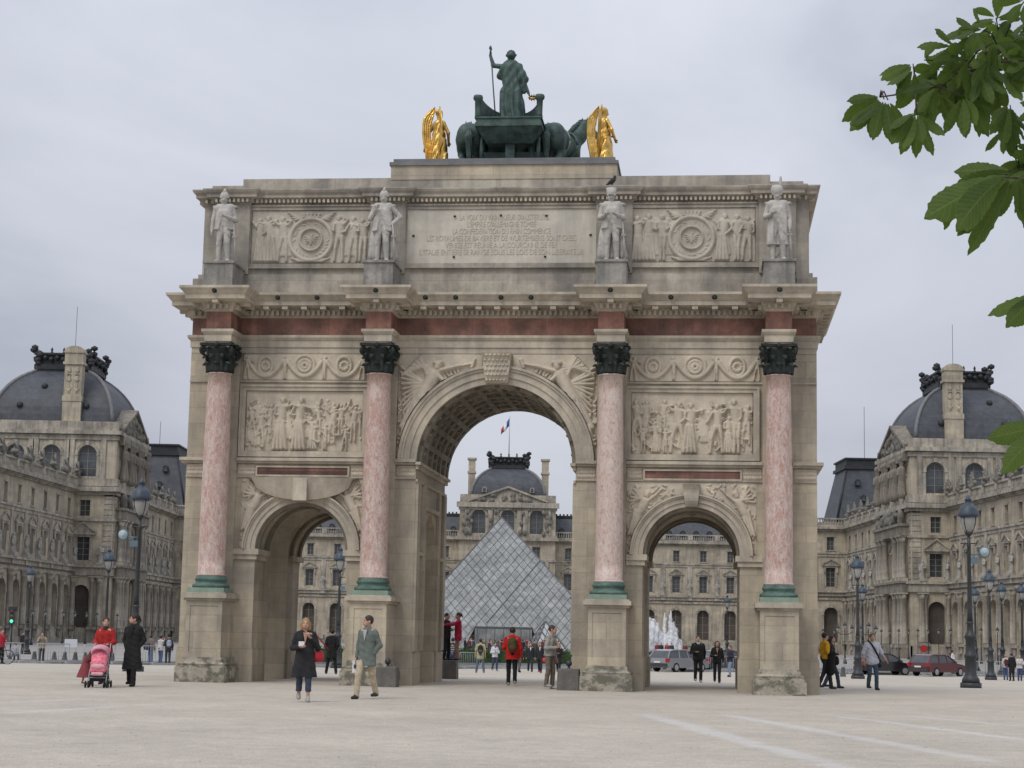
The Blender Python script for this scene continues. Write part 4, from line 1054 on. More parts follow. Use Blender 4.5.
def arched_window_wall(b_wall, x0, x1, z0, z1, cs, wz0, wzs, r, y0, y1):
    b_wall.poly([[(x0, z0), (x1, z0), (x1, z1), (x0, z1)]] + [arch_hole(c, wz0, wzs, r) for c in cs], y0, y1)
def place_side(root, ang, pos):          # sub-frame for another face of a pavilion
    e = empty('side', (0, 0, 0)); return e
def pavilion(name, label, mirror, X0, Y0, w=20.4, dep=23.0, portico=True):
    """corner pavilion: front faces -Y (towards us), inner side faces the court; X0 is the inner front corner"""
    s = mirror                                    # +1: body extends to +X (right), -1: to the left
    root = empty(name, (X0, Y0, GZ)); tag(root, label, 'pavilion')
    def X(a, b):                                  # a,b distances outward from the inner corner
        return (a, b) if s > 0 else (-b, -a)
    # --- walls: front and inner side
    cs = [4.4, 9.9, 15.4] if s < 0 else [3.8, 9.8, 15.8]
    H1 = 33.4
    fr = MB(); outl = [X(0, w)[0], X(0, w)[1]]
    holes = []
    for c in cs: holes += [arch_hole(s * c, ZP, ZSP, 1.3), rect_hole(s * c, ZW0, ZW1, 1.0), rect_hole(s * c, ZA0, ZA1, .8), arch_hole(s * c, 25.0, 28.3, 1.45)]
    fr.poly([[(outl[0], 0), (outl[1], 0), (outl[1], H1), (outl[0], H1)]] + holes, 0, .9)
    a, b_ = X(.02, w - .02); fr.box(a, b_, 1.3, dep - .02, 0, H1 - .2)
    fr.build('wall', WALL, root)
    sd = MB()                                     # inner side wall, built along y and then turned
    scs = [5.0, 11.5, 18.0]; sh = []
    for c in scs: sh += [arch_hole(c, ZP, ZSP, 1.2), rect_hole(c, ZW0, ZW1, .95), rect_hole(c, ZA0, ZA1, .75), arch_hole(c, 25.0, 28.3, 1.3)]
    sd.poly([[(.02, 0), (dep, 0), (dep, H1), (.02, H1)]] + sh, -.02, 1.29)
    M = Matrix(((0, s, 0, 0), (1, 0, 0, 0), (0, 0, 1, 0), (0, 0, 0, 1)))   # local x -> +Y, local y -> s*X
    sb = MB().merge(sd, M); sb.build('side_wall', WALL, root)
    # --- trim on both faces
    t = MB()
    def face(b, L, cs, hw):
        b.box(-.25, L, -.25, -.025, 0, 1.9); b.box(-.5, L, -.6, -.025, ZLED - .4, ZLED); b.box(-.3, L, -.35, -.025, ZLED - 1.6, ZLED - .42)
        b.box(-.25, L, -.28, -.025, ZSTR - .4, ZSTR); b.box(-.75, L, -.85, -.025, ZCOR - .6, ZCOR + .1); b.box(-.35, L, -.4, -.025, ZCOR - 1.1, ZCOR - .61)
        b.box(-.3, L, -.35, -.025, 24.0, 24.7); b.box(-.4, L, -.45, -.025, 24.0 - .5, 23.99)
        b.box(-.2, L, -.25, -.025, 30.6, 31.3); b.box(-.65, L, -.70, -.025, 31.4, 32.0); b.box(-.25, L, -.30, -.025, 32.02, 33.4)
        for c in cs:
            b.arcband(c, 28.3, hw, hw + .45, -.22, -.025, 0, PI, 12); b.box(c - .3, c + .3, -.4, -.225, 28.3 + hw, 30.4)
            for q in (-1, 1):
                e = c + q * (hw + .24); b.box(e - .24, e + .24, -.16, -.025, 24.71, 28.2); b.box(e - .32, e + .32, -.24, -.025, 28.2, 28.4)
                e = c + q * (hw + .95); b.box(e - .42, e + .42, -.22, -.025, 24.71, 30.59)
                e = c + q * 1.25; b.box(e - .22, e + .22, -.16, -.025, ZW0, ZW1)
            b.box(c - 1.5, c + 1.5, -.25, -.025, ZW1, ZW1 + .35); pediment(b, c, -.025, 1.9, ZW1 + .352, 1.7, d=.5)
        for z in frange(12, 22, .8): b.box(.15, 1.5, -.10, -.025, z, z + .68)
    f1 = MB(); face(f1, w, cs, 1.45)
    Mf = Matrix(((s, 0, 0, 0), (0, 1, 0, 0), (0, 0, 1, 0), (0, 0, 0, 1))); t.merge(f1, Mf)
    f2 = MB(); face(f2, dep, scs, 1.3); t.merge(f2, M)
    t.build('pavilion_trim', WALL_TRIM, root)
    for c in cs:
        window(root, s * c, .5, ZW0, ZW1, 1.0, kind='m2'); window(root, s * c, .45, ZA0, ZA1, .8, kind='a2'); window(root, s * c, .5, 25.0, 29.75, 1.45, True, GLASSPALE, kind='u')
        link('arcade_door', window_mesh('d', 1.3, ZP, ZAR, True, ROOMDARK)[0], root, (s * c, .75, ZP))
    for c in scs:
        for (z0, z1, hw, ar, kd, gm) in ((ZW0, ZW1, .95, False, 'm3', GLASSDARK), (ZA0, ZA1, .75, False, 'a3', GLASSDARK), (25.0, 29.6, 1.3, True, 'u3', GLASSPALE), (ZP, ZAR, 1.2, True, 'd3', ROOMDARK)):
            gmh, fmh = window_mesh(kd, hw, z0, z1, ar, gm)
            o = link('window' if kd != 'd3' else 'arcade_door', gmh, root, (s * .55, c, z0), -PI / 2 if s > 0 else PI / 2); link('window_frame', fmh, o)
    for c in (1.5, 7.1, 12.6, 18.0): link('column', column_mesh(.50, 1.9, ZLED - 1.7), root, (s * c, -.30, 0))
    for c in cs:
        for q in (-1.75, 1.75): link('column', column_mesh(.36, 1.9, ZLED - 1.7), root, (s * (c + q), -.22, 0))
    # --- portico of paired columns and sculptured pediment on the court side
    pm = MB()
    pq = MB(); pq.box(1.2, 20.8, -1.4, -.03, ZLED - 1.7, ZLED + .02); pq.box(1.0, 21.0, -1.65, -.03, ZLED - .25, ZLED + .05); pq.box(1.2, 20.8, -1.4, -.03, 18.6, 20.4); pq.box(1.0, 21.1, -1.65, -.03, 20.0, 20.42)
    pq.box(1.2, 20.8, -1.45, -.03, 0, 1.6); pq.box(1.0, 20.6, -.8, -.03, 30.0, 31.38)
    pq.poly([[(.6, 32.03), (19.4, 32.03), (10.0, 35.9)]], -.55, .5)
    for q in (0, 1):
        a, c = ((.3, 32.03), (10.0, 36.0)) if q == 0 else ((10.0, 36.0), (19.7, 32.03))
        pq.poly([[a, c, (c[0], c[1] + .45), (a[0], a[1] + .45)]], -1.0, 5.0)
    pm.merge(pq, M); pm.build('portico', WALL_DARK, root)
    for u in (2.0, 4.0, 7.2, 14.6, 17.6, 19.6):
        for z0, z1, r in ((1.6, ZLED - 1.7, .58), (ZLED + .05, 18.6, .5)):
            link('column', column_mesh(r, z0, z1), root, (-s * .85, u, 0))
    # upper storey sculpture between the windows, pediment sculpture
    for nm, places in (('caryatid', [(u, 24.7, 5.6) for u in (2.6, 7.2, 9.2, 13.8, 15.8, 20.4)]),):
        for u, z, h in places:
            if 'cary' not in COLM:
                o = blob('tmp', [('c', (0, 0, .3), (0, 0, 2.6), .75, .5), ('c', (0, 0, 2.6), (0, 0, 4.0), .52, .62), ('e', (0, -.05, 4.85), (.33, .36, .42)), ('c', (.6, 0, 4.1), (.7, -.3, 3.0), .2, .15), ('c', (-.6, 0, 4.1), (-.7, -.2, 3.2), .2, .15), ('c', (0, 0, 5.1), (0, 0, 5.6), .45, .6)], .11, WALL_DARK, None, .2)
                COLM['cary'] = o.data; bpy.data.objects.remove(o)
            link(nm, COLM['cary'], root, (-s * .75, u, z))
    prims = []; rr = random.Random(5)
    for i in range(46):
        u = rr.uniform(3, 17); hm = 3.4 * (1 - abs(u - 10) / 9.3); z = 32.1 + rr.uniform(.1, max(.2, hm - .2)); prims.append(('e', (-s * .6, u, z), (.35, rr.uniform(.3, .6), rr.uniform(.3, .7))))
    for i in range(34): u = rr.uniform(3, 20); prims.append(('e', (-s * .75, u, 20.6 + rr.uniform(0, 1.9)), (.6, rr.uniform(.4, .7), rr.uniform(.4, .9))))
    blob('carved_ornament', prims, .16, GROUP_STONE, root, .15)
    # --- roof dome on a square plan
    dome(root, s * (w / 2 + .3), dep / 2 + .4, w / 2 - .9, dep / 2 - 1.0, H1, 9.3, ((w / 2) - 6.0, dep / 2 - 6.4))
    # chimney stacks against the front and back of the dome
    def stack(cx, cy):
        b = MB(); b.box(cx - 1.42, cx + 1.42, cy, cy + 1.9, H1 - .05, 36.6); b.box(cx - 1.5, cx + 1.5, cy - .1, cy + 2.0, 36.6, 37.4); b.box(cx - 1.34, cx + 1.34, cy + .05, cy + 1.85, 37.4, 42.3)
        b.box(cx - 1.6, cx + 1.6, cy - .2, cy + 2.1, 42.3, 42.7); b.box(cx - 1.42, cx + 1.42, cy, cy + 1.9, 42.7, 44.1); b.box(cx - 1.55, cx + 1.55, cy - .15, cy + 2.05, 44.1, 44.4)
        b.poly([[(cx - 1.5, 44.4)] + [(cx - 1.5 * math.cos(PI * i / 10), 44.4 + .8 * math.sin(PI * i / 10)) for i in range(1, 10)] + [(cx + 1.5, 44.4)]][::1], cy - .05, cy + 2.0)
        for q in (-.62, .62):
            for z, k in ((38.2, .8), (39.0, .6), (40.0, 1.0), (41.4, .9)):
                b.lathe((cx + q, cy + .03, z), [(0, -.5), (.34 * k, -.32), (.42 * k, .0), (.2 * k, .3), (.3 * k, .42), (0, .55)], 7, cap=False, sy=.35)
            b.tube([(cx + q - .35, cy, 38.6), (cx + q, cy - .08, 38.1), (cx + q + .35, cy, 38.6)], .11, 5); b.tube([(cx + q - .3, cy, 40.6), (cx + q, cy - .08, 40.9), (cx + q + .3, cy, 40.6)], .09, 5)
        b.build('chimney', WALL, root)
    stack(s * (w / 2 - 2.75), .9); stack(s * (w / 2 + 3.4 + 2), dep - 3.6)
    b = MB(); b.tube([(s * (w / 2 - 2.6), 2, 44), (s * (w / 2 - 2.6), 2, 51.5)], .035, 5); b.build('lightning_rod', DARKLEAD, root)
    return root
def dome(root, cx, cy, ax, ay, z0, h, crest, slate=None, oculi=True, rib=WALL_TRIM):
    n = 12; rings = []
    kx, ky = .10, .10
    for i in range(n + 1):
        a = (PI / 2) * i / n; f = kx + (1 - kx) * math.cos(a); rings.append((max(ax * f, crest[0]), max(ay * f, crest[1]), z0 + h * math.sin(a)))
    vs = []; fs = []
    for (x, y, z) in rings: vs += [(cx - x, cy - y, z), (cx + x, cy - y, z), (cx + x, cy + y, z), (cx - x, cy + y, z)]
    for i in range(n):
        for k in range(4): a, c = i * 4 + k, i * 4 + (k + 1) % 4; fs.append((a, c, c + 4, a + 4))
    fs.append(tuple(n * 4 + k for k in range(4)))
    MB().add(vs, fs).build('dome_roof', SLATE, root)
    for sx in (-1, 1):
        for sy in (-1, 1): MB().tube([(cx + sx * r[0], cy + sy * r[1], r[2]) for r in rings], .32, 6).build('dome_rib', LEAD if rib is WALL_TRIM else rib, root)
    # cresting: open lead railing with scrolls
    b = MB(); X, Y = crest; z = z0 + h
    b.box(cx - X - .3, cx + X + .3, cy - Y - .3, cy + Y + .3, z - .4, z + .35)
    b.box(cx - X, cx + X, cy - Y, cy + Y, z + .35, z + 1.9); b.box(cx - X - .4, cx + X + .4, cy - Y - .4, cy + Y + .4, z + 1.9, z + 2.2)
    rr = random.Random(3)
    for sx in (-1, 1):
        for sy in (-1, 1):
            for k in range(7): b.lathe((cx + sx * (X + rr.uniform(-.6, .6)), cy + sy * (Y + rr.uniform(-.6, .6)), z + .5 + k * .42), [(0, -.5), (.5, -.2), (.55, .2), (0, .5)], 7, cap=False)
    for k in range(9):
        for sy in (-1, 1): b.lathe((cx + (k - 4) * X / 4.5, cy + sy * (Y + .3), z + 1.1 + .25 * (k % 2)), [(0, -.45), (.4, -.1), (.4, .2), (0, .5)], 7, cap=False)
    for k in range(7):
        for sx in (-1, 1): b.lathe((cx + sx * (X + .3), cy + (k - 3) * Y / 3.5, z + 1.1 + .25 * (k % 2)), [(0, -.45), (.4, -.1), (.4, .2), (0, .5)], 7, cap=False)
    for q in (-X, -X * .45, 0, X * .45, X): b.lathe((cx + q, cy - Y, z + 2.2), [(.25, 0), (.12, .3), (.22, .5), (.0, .95)], 7, cap=False)
    b.build('roof_cresting', DARKLEAD, root)
    if oculi:
        for (u, t) in ((-.55, .28), (.55, .28), (-.2, .62), (.35, .66)):
            a = math.asin(t); f = kx + (1 - kx) * math.cos(a); o = MB(); o.lathe((0, 0, 0), [(0, -.5), (.42, -.35), (.5, 0), (.42, .35), (0, .5)], 10, cap=False)
            o.build('roof_oculus', DARKLEAD, root, (cx + u * ax, cy - ay * f - .05, z0 + h * t))

XW = 61.5
def mk_palace():
    for s, side in ((-1, 'left'), (1, 'right')):
        e = 2.5 if s > 0 else 0.0                  # the right hand range stands a little farther from the axis
        # near wing: facade looks towards the court (inward)
        n1 = 18; far, near = (s * (65.2 + e), 275.0), (s * (65.2 + e + .05 * n1 * BAY), 275.0 - n1 * BAY)
        p0, p1 = (near, far) if s < 0 else (far, near)
        wing('palace_wing', 'long arcaded stone palace wing at the %s edge, nearest the camera' % side, p0, p1, n1)
        pavilion('domed_pavilion', 'stone pavilion with slate dome and carved chimney on the %s of the arch' % side, s, s * (59.3 + e), 275.0, 20.4 - e * .3)
        n2 = 6; far, near = (s * (60.6 + e), 298.2 + n2 * BAY), (s * (60.6 + e), 298.2)
        p0, p1 = (near, far) if s < 0 else (far, near)
        wing('palace_wing', 'shorter arcaded palace wing behind the %s domed pavilion' % side, p0, p1, n2)
        # far pavilion with a tall mansard roof; its front steps out towards the court
        y0 = 298.2 + n2 * BAY + .05
        r = empty('mansard_pavilion', (s * (60.6 + e), y0, GZ)); tag(r, 'stone pavilion under a tall flat topped slate mansard, far %s of the arch' % side, 'pavilion')
        X = lambda a, b: tuple(sorted((s * a, s * b)))                 # distances outward from the wing's face
        x0, x1 = X(-5.95, 18.0); facade(r, X(-5.9, 0)[0], 1, 'pavilion', wallname='front_wall')
        b = MB(); b.box(x0, x1, 1.3, 22, 0, ZCOR - .05); b.build('wall', WALL, r)
        b = MB(); b.box(*X(-5.9, 18), 1.0, 22, ZCOR, ZCOR + .9); b.build('cornice', WALL_TRIM, r)
        b0, b1 = X(-1.6, 17.6); q0, q1 = X(.7, 15.4)
        b = MB(); b.frustum(b0, b1, 1.2, 17, ZCOR + .9, q0, q1, 3.4, 14.8, 34.4); b.build('mansard_roof', SLATE, r)
        b = MB(); b.box(q0 - .4, q1 + .4, 3.0, 15.2, 34.4, 35.0); b.box(q0, q1, 3.4, 14.8, 35.0, 36.2); b.box(q0 - .3, q1 + .3, 3.1, 15.1, 36.2, 36.5); b.build('roof_cresting', DARKLEAD, r)
        for p_, q_ in (((b0, 1.2), (q0, 3.4)), ((b1, 1.2), (q1, 3.4))): MB().tube([(p_[0], p_[1], ZCOR + .9), (q_[0], q_[1], 34.4)], .22, 6).build('roof_hip', DARKLEAD, r)
        for i in range(4):
            for z, dx in ((31.2, 0), (28.2, .9), (25.6, .2)):
                t = (z - ZCOR - .9) / 10.2; d = MB(); d.poly([arch_hole(0, 0, .7, .5, 8)], -.35, 1.3); o = d.build('dormer', DARKLEAD, r, (s * (2.6 + i * 3.7 + dx), 1.0 + 2.2 * t, z)); MB().poly([arch_hole(0, .12, .62, .32, 8)], -.42, -.352).build('dormer_pane', GLASSPALE, o)
        b = MB(); b.tube([(s * 4.6, 6, 36), (s * 4.6, 6, 46.5 if s > 0 else 41)], .045, 5); b.build('aerial', DARKLEAD, r)
    # far court front with the clock pavilion in its middle; its axis lies at x = -0.6
    AX = .75; Y = 396.0; HWP = 10.4
    offs = 6
    wing('court_front_wing', 'pale court front wing with slate roof, left of the domed clock pavilion', (AX - HWP - 7 * BAY, Y), (AX - HWP, Y), 7, style='sully', roof=True)
    wing('court_front_wing', 'pale court front wing with slate roof, right of the domed clock pavilion', (AX + HWP, Y), (AX + HWP + 7 * BAY, Y), 7, style='sully', roof=True)
    r = empty('clock_pavilion', (AX, Y - 3, GZ)); tag(r, 'domed stone pavilion with pediment, seen beyond the glass pyramid through the arch', 'pavilion')
    w = HWP + .02; b = MB(); cs = (-6.3, 0, 6.3); H1 = 30.6
    holes = []
    for c in cs: holes += [arch_hole(c, ZP, ZSP, 1.4), rect_hole(c, ZW0, ZW1, 1.0), rect_hole(c, ZA0, ZA1, .85), arch_hole(c, 24.2, 27.9, 1.5)]
    b.poly([[(-w, 0), (w, 0), (w, H1), (-w, H1)]] + holes, 0, .9); b.box(-w + .02, w - .02, 1.3, 17, 0, H1 - .02); b.build('wall', WALL, r)
    b = MB()
    for z0, z1, o in ((0, 2, .3), (ZLED - .5, ZLED, .7), (ZSTR - .4, ZSTR, .3), (ZCOR - .6, ZCOR, .8), (23.2, 23.9, .4), (29.2, 29.8, .35), (29.8, 30.9, .9)): b.box(-w - o * .8, w + o * .8, -o, -.003, z0, z1)
    for c in cs:
        b.arcband(c, 27.9, 1.5, 1.95, -.25, -.003, 0, PI, 12); pediment(b, c, -.003, 1.9, ZW1 + .4, 1.6, d=.5)
        for q in (-1, 1): b.box(c + q * 2.5 - .5, c + q * 2.5 + .5, -.5, -.003, 23.91, 29.19); b.box(c + q * 2.3 - .4, c + q * 2.3 + .4, -.5, -.003, ZLED, ZSTR - .4)
    b.poly([[(-8.4, 30.92), (8.4, 30.92), (0, 34.0)]], -.5, 1.2)
    for q in (0, 1):
        a, c = ((-8.6, 30.93), (0, 34.02)) if q == 0 else ((0, 34.02), (8.6, 30.93)); b.poly([[a, c, (c[0], c[1] + .45), (a[0], a[1] + .45)]], -1.0, 3.0)
    b.box(-w, w, .05, 16.9, H1 + .3, H1 + 2.0)
    b.build('pavilion_trim', WALL_TRIM, r)
    rr = random.Random(9); prims = []
    for i in range(30): u = rr.uniform(-6.5, 6.5); prims.append(('e', (u, -.7, 31.2 + rr.uniform(0, max(.1, 2.2 * (1 - abs(u) / 8)))), (rr.uniform(.3, .6), .3, rr.uniform(.25, .5))))
    for i in range(46): u = rr.choice((-9.2, -3.2, 3.2, 9.2, -8.3, 8.3)) + rr.uniform(-.6, .6); prims.append(('e', (u, -.6, rr.uniform(24.2, 28.8)), (.4, .4, .6)))
    blob('carved_ornament', prims, .14, GROUP_STONE, r, .12)
    for c in cs:
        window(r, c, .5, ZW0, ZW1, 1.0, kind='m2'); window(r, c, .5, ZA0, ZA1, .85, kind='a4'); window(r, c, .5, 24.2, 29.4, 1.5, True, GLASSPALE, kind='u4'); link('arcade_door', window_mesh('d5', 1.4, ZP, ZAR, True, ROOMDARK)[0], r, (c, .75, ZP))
    dome(r, 0, 8.5, 8.0, 7.2, H1 + 2.0, 6.6, (3.9, 3.0), oculi=False)
    for sx in (-1, 1):
        b = MB(); b.box(sx * 8.1 - .75, sx * 8.1 + .75, 4.5, 6.5, H1 + 2, 37.6); b.box(sx * 8.1 - .95, sx * 8.1 + .95, 4.3, 6.7, 37.6, 38.0); b.box(sx * 8.1 - .75, sx * 8.1 + .75, 4.5, 6.5, 38.0, 40.6); b.box(sx * 8.1 - 1.0, sx * 8.1 + 1.0, 4.25, 6.75, 40.6, 41.0); b.build('chimney', WALL, r)
        b = MB(); b.poly([arch_hole(0, 0, .7, .5, 8)], -.3, 1.2); o = b.build('dormer', WALL_TRIM, r, (sx * 5.2, 1.3, H1 + 2.6)); MB().poly([arch_hole(0, .12, .62, .3, 8)], -.36, -.302).build('dormer_pane', GLASSDARK, o)
    b = MB(); b.tube([(.0, 5.6, 41.5), (.0, 5.6, 50.5)], [.10, .05], 6); b.build('flagpole', STEEL, r)
    # tricolour, blown to the left of its pole
    for k, (m, u0, u1) in enumerate(((mat('flag_blue', (.07, .12, .36), .8), 0, 1.0), (mat('flag_white', (.75, .75, .76), .8), 1.0, 2.0), (mat('flag_red', (.40, .07, .08), .8), 2.0, 3.0))):
        if k == 0:
            fl = empty('flag', (AX, Y + 2.6, GZ)); tag(fl, 'french tricolour flag flying from the pole on the clock pavilion dome', 'flag')
        vs = []; fs = []; n = 8
        for i in range(n + 1):
            u = u0 + (u1 - u0) * i / n; dy = .28 * math.sin(u * 2.4); dz = -.62 * u + .1 * math.sin(u * 3)
            for t in (0, .02): vs += [(-u * .60 - .05, dy + t, 48.3 + dz * 1.1), (-u * .60 - .05, dy + .1 + t, 50.0 + dz * 1.35)]
        for i in range(n):
            a = i * 4; fs += [(a, a + 4, a + 5, a + 1), (a + 2, a + 3, a + 7, a + 6), (a, a + 2, a + 6, a + 4), (a + 1, a + 5, a + 7, a + 3)]
        MB().add(vs, fs, True).build(('blue_stripe', 'white_stripe', 'red_stripe')[k], m, fl)
mk_palace()

# standing stone figures on the palace ledges and trophies on the balustrades (things of their own that rest on the wings)
def pal_statue_mesh():
    o = blob('tmp', [('c', (0, 0, .1), (0, 0, 1.3), .42, .30), ('c', (0, 0, 1.3), (0, 0, 2.05), .30, .36), ('e', (.03, -.03, 2.62), (.17, .19, .24)), ('c', (0, 0, 2.2), (0, 0, 2.45), .12, .1),
        ('c', (.38, 0, 2.1), (.46, -.12, 1.6), .12, .1), ('c', (.46, -.12, 1.6), (.16, -.36, 1.65), .1, .07), ('c', (-.38, 0, 2.1), (-.45, 0, 1.5), .12, .1), ('c', (-.45, 0, 1.5), (-.42, -.15, 1.1), .1, .07), ('c', (-.1, .2, 1.9), (-.2, .2, .2), .2, .32)],
        .07, PAL_STATUE, None, .1, fold=lambda X, Y, Z: .02 * np.sin(X * 22 + Z * 3))
    b = MB(); b.box(-.5, .5, -.45, .45, -.35, .02); q = b.build('tmp2', PAL_STATUE); 
    m1 = o.data; m2 = q.data; bpy.data.objects.remove(o); bpy.data.objects.remove(q); return m1, m2
def group_mesh(seed):
    rr = random.Random(seed); pr = [('c', (0, 0, .2), (0, 0, 1.2), .5, .4), ('c', (0, 0, 1.2), (.05, 0, 1.7), .35, .3), ('e', (.08, -.05, 2.1), (.19, .2, .25)), ('c', (-.5, 0, 1.5), (-1.0, 0, 1.9), .14, .1), ('c', (.4, 0, 1.5), (.9, -.1, 1.2), .14, .1)]
    for i in range(16): pr.append(('e', (rr.uniform(-1.3, 1.3), rr.uniform(-.3, .3), rr.uniform(.1, 1.0)), (rr.uniform(.2, .45), .3, rr.uniform(.2, .4))))
    o = blob('tmp', pr, .09, GROUP_STONE, None, .08); m = o.data; bpy.data.objects.remove(o); return m
SM1, SM2 = pal_statue_mesh(); GM = [group_mesh(3), group_mesh(8), group_mesh(14)]
def wing_point(s, u, out, n1=18):
    e = 2.5 if s > 0 else 0.0; far, near = Vector((s * (65.2 + e), 275.0)), Vector((s * (65.2 + e + .05 * n1 * BAY), 275.0 - n1 * BAY)); d = (near - far).normalized(); nrm = Vector((-s, 0)) ; nrm = (nrm - d * nrm.dot(d)).normalized()
    return far + d * u + nrm * out, math.atan2(nrm.y, nrm.x) + PI / 2
for s, side in ((-1, 'left'), (1, 'right')):
    for i in range(10):
        p, a = wing_point(s, i * BAY + .01, .42)
        o = link('ledge_statue', SM1, None, (p.x, p.y, GZ + ZLED + .35)); o.rotation_euler = (0, 0, a); link('plinth', SM2, o)
        tag(o, 'pale stone figure between windows of the %s near wing, %s from its domed pavilion' % (side, ('first', 'second', 'third', 'fourth', 'fifth', 'sixth', 'seventh', 'eighth', 'ninth', 'tenth')[i]), 'statue', 'stone figures on the %s palace wing' % side)
    for i in range(8):
        p, a = wing_point(s, (i + .02) * BAY + .5, .30)
        o = link('balustrade_sculpture', GM[i % 3], None, (p.x, p.y, GZ + ZBAL)); o.rotation_euler = (0, 0, a)
        tag(o, 'sculpture group on balustrade of the %s near wing, %s from its domed pavilion' % (side, ('first', 'second', 'third', 'fourth', 'fifth', 'sixth', 'seventh', 'eighth')[i]), 'sculpture', 'sculpture groups on the %s balustrade' % side)
    for i in range(5):
        e = 2.5 if s > 0 else 0.0; p = Vector((s * (60.6 + e) - s * .42, 298.2 + (i + 1) * BAY)); o = link('ledge_statue', SM1, None, (p.x, p.y, GZ + ZLED + .35)); o.rotation_euler = (0, 0, -s * PI / 2); link('plinth', SM2, o)
        tag(o, 'small stone figure on the wing behind the %s domed pavilion' % side, 'statue', 'stone figures on the far %s palace wing' % side)
        o = link('balustrade_sculpture', GM[i % 3], None, (s * (60.6 + e) - s * .3, p.y + 2.5, GZ + ZBAL)); o.rotation_euler = (0, 0, -s * PI / 2)
        tag(o, 'sculpture group on the balustrade of the wing behind the %s domed pavilion' % side, 'sculpture', 'sculpture groups on the far %s balustrade' % side)
    for u in (1.6, 7.15, 12.6):      # figures on the front ledge of each pavilion
        o = link('ledge_statue', SM1, None, (s * (59.3 + e + u), 274.75, GZ + ZLED + .35)); link('plinth', SM2, o)
        tag(o, 'pale stone figure on the front ledge of the %s domed pavilion, beside its pedimented windows' % side, 'statue', 'stone figures on the %s pavilion front' % side)
for k, x in enumerate((-10.4 - BAY * 5 , -10.4 - BAY * 4, 10.4 + BAY * 4, 10.4 + BAY * 5, 10.4 + BAY * 6)):
    o = link('ledge_statue', SM1, None, (x + .75, 395.6, GZ + ZLED + .35)); link('plinth', SM2, o)
    tag(o, 'pale stone figure between court front windows seen through the %s side arch' % ('left' if x < 0 else 'right'), 'statue', 'stone figures seen through the %s side arch' % ('left' if x < 0 else 'right'))

# ------------------------------------------------------------------ glass pyramid
def pyramid(name, label, cx, cy, half, h, rows, rot, glass, strut, entrance=False):
    root = empty(name, (cx, cy, GZ), rot); tag(root, label, 'pyramid')
    ap = Vector((0, 0, h)); cs = [Vector((-half, -half, 0)), Vector((half, -half, 0)), Vector((half, half, 0)), Vector((-half, half, 0))]
    for i in range(4):
        a, b = cs[i], cs[(i + 1) % 4]
        nrm = (b - a).cross(ap - a).normalized(); m = MB()
        if entrance and i == 0:
            f = .235; q0 = a + (b - a) * .29; q1 = a + (b - a) * .71; top = .17
            r0 = Vector((-half * .235, -half * (1 - top), h * top)); r1 = Vector((half * .235, -half * (1 - top), h * top)); q0 = Vector((-half * .34, -half, 0)); q1 = Vector((half * .34, -half, 0))
            m.add([tuple(v) for v in (a, q0, r0, r1, q1, b, ap)], [(0, 1, 2, 6), (2, 3, 6), (3, 4, 5, 6)])
        else: m.add([tuple(a), tuple(b), tuple(ap)], [(0, 1, 2)])
        m.build('glass_face', glass, root)
        st = MB()
        for k in range(rows + 1):
            t = k / rows; r0_, r1_ = (strut * (2.5 if k in (0, rows, q) else 1.0) for q in (rows * 2 // 3, rows // 3))
            p0 = a + (b - a) * t; o = nrm * (strut * .8)
            # bars parallel to each slanted edge
            for e0, e1, r in ((p0, a + (ap - a) * t, r0_), (p0, b + (ap - b) * (1 - t), r1_)):
                if (e1 - e0).length < .2: continue
                if entrance and i == 0:
                    def inside(p): return p.z < h * .17 and abs(p.x) < half * (.34 - .105 * p.z / (h * .17))
                    n = 24; pts = [e0 + (e1 - e0) * j / n for j in range(n + 1)]; keep = [p for p in pts if not inside(p)]
                    if len(keep) < 2: continue
                    if not inside(pts[0]): st.tube([keep[0] + o, keep[-1] + o], r, 6, False)
                    else: st.tube([keep[0] + o, keep[-1] + o], r, 6, False)
                else: st.tube([e0 + o, e1 + o], r, 6, False)
        st.build('lattice', PYR_FRAME, root)
    ed = MB()
    for c in cs: ed.tube([c, ap], strut * 1.7, 5, False)
    ed.build('edge_bars', PYR_FRAME, root)
    if entrance:
        b = MB(); z = h * .17; y = -half * .83
        b.box(-half * .245, half * .245, y - .5, y + .3, z - .35, z); b.box(-half * .34, half * .34, -half - .05, -half + .3, 0, .15)
        for x in frange(-half * .22, half * .22, half * .22 / 3): b.box(x - .06, x + .06, -half * .9 - .05, -half * .9 + .05, 0, z - .36)
        b.build('entrance_frame', PYR_FRAME, root)
        b = MB(); b.box(-half * .24, half * .24, -half * .86, -half * .85, .1, z - .36); b.build('entrance_glazing', PYR_GLASS, root)
        b = MB(); b.box(-half * .95, half * .95, -half * .95, half * .95, -.01, .06); b.build('floor_slab', PAVE, root)
    return root
def pyr_extra(nt, tc, col, noise, ramp, mixc):
    n = noise(.35, 3, (1, 1, 1.4), 7.0); r = ramp(n.outputs[0], (.80, .81, .82, 1), (1.16, 1.16, 1.15, 1), .35, .65)
    c = mixc(1.0, col, r.outputs[0], 'MULTIPLY')
    n = noise(1.6, 2, (1, 1, .5), 27.0); r = ramp(n.outputs[0], (.84, .85, .86, 1), (1.12, 1.12, 1.11, 1), .4, .6)
    return mixc(1.0, c, r.outputs[0], 'MULTIPLY')
PYR_GLASS = mat('pyramid_glass', (.305, .312, .305), .2, .1, 1.0, spec=.4, alpha=.88, extra=pyr_extra)
PYR_GLASS2 = mat('pale_pyramid_glass', (.52, .54, .54), .15, .1, 1.0, spec=.6, alpha=.9)
pyramid('glass_pyramid', 'large glass pyramid with diamond lattice seen through the central opening', -.45, 286.5, 17.7, 20.8, 27, math.radians(2.5), PYR_GLASS, .036, True)
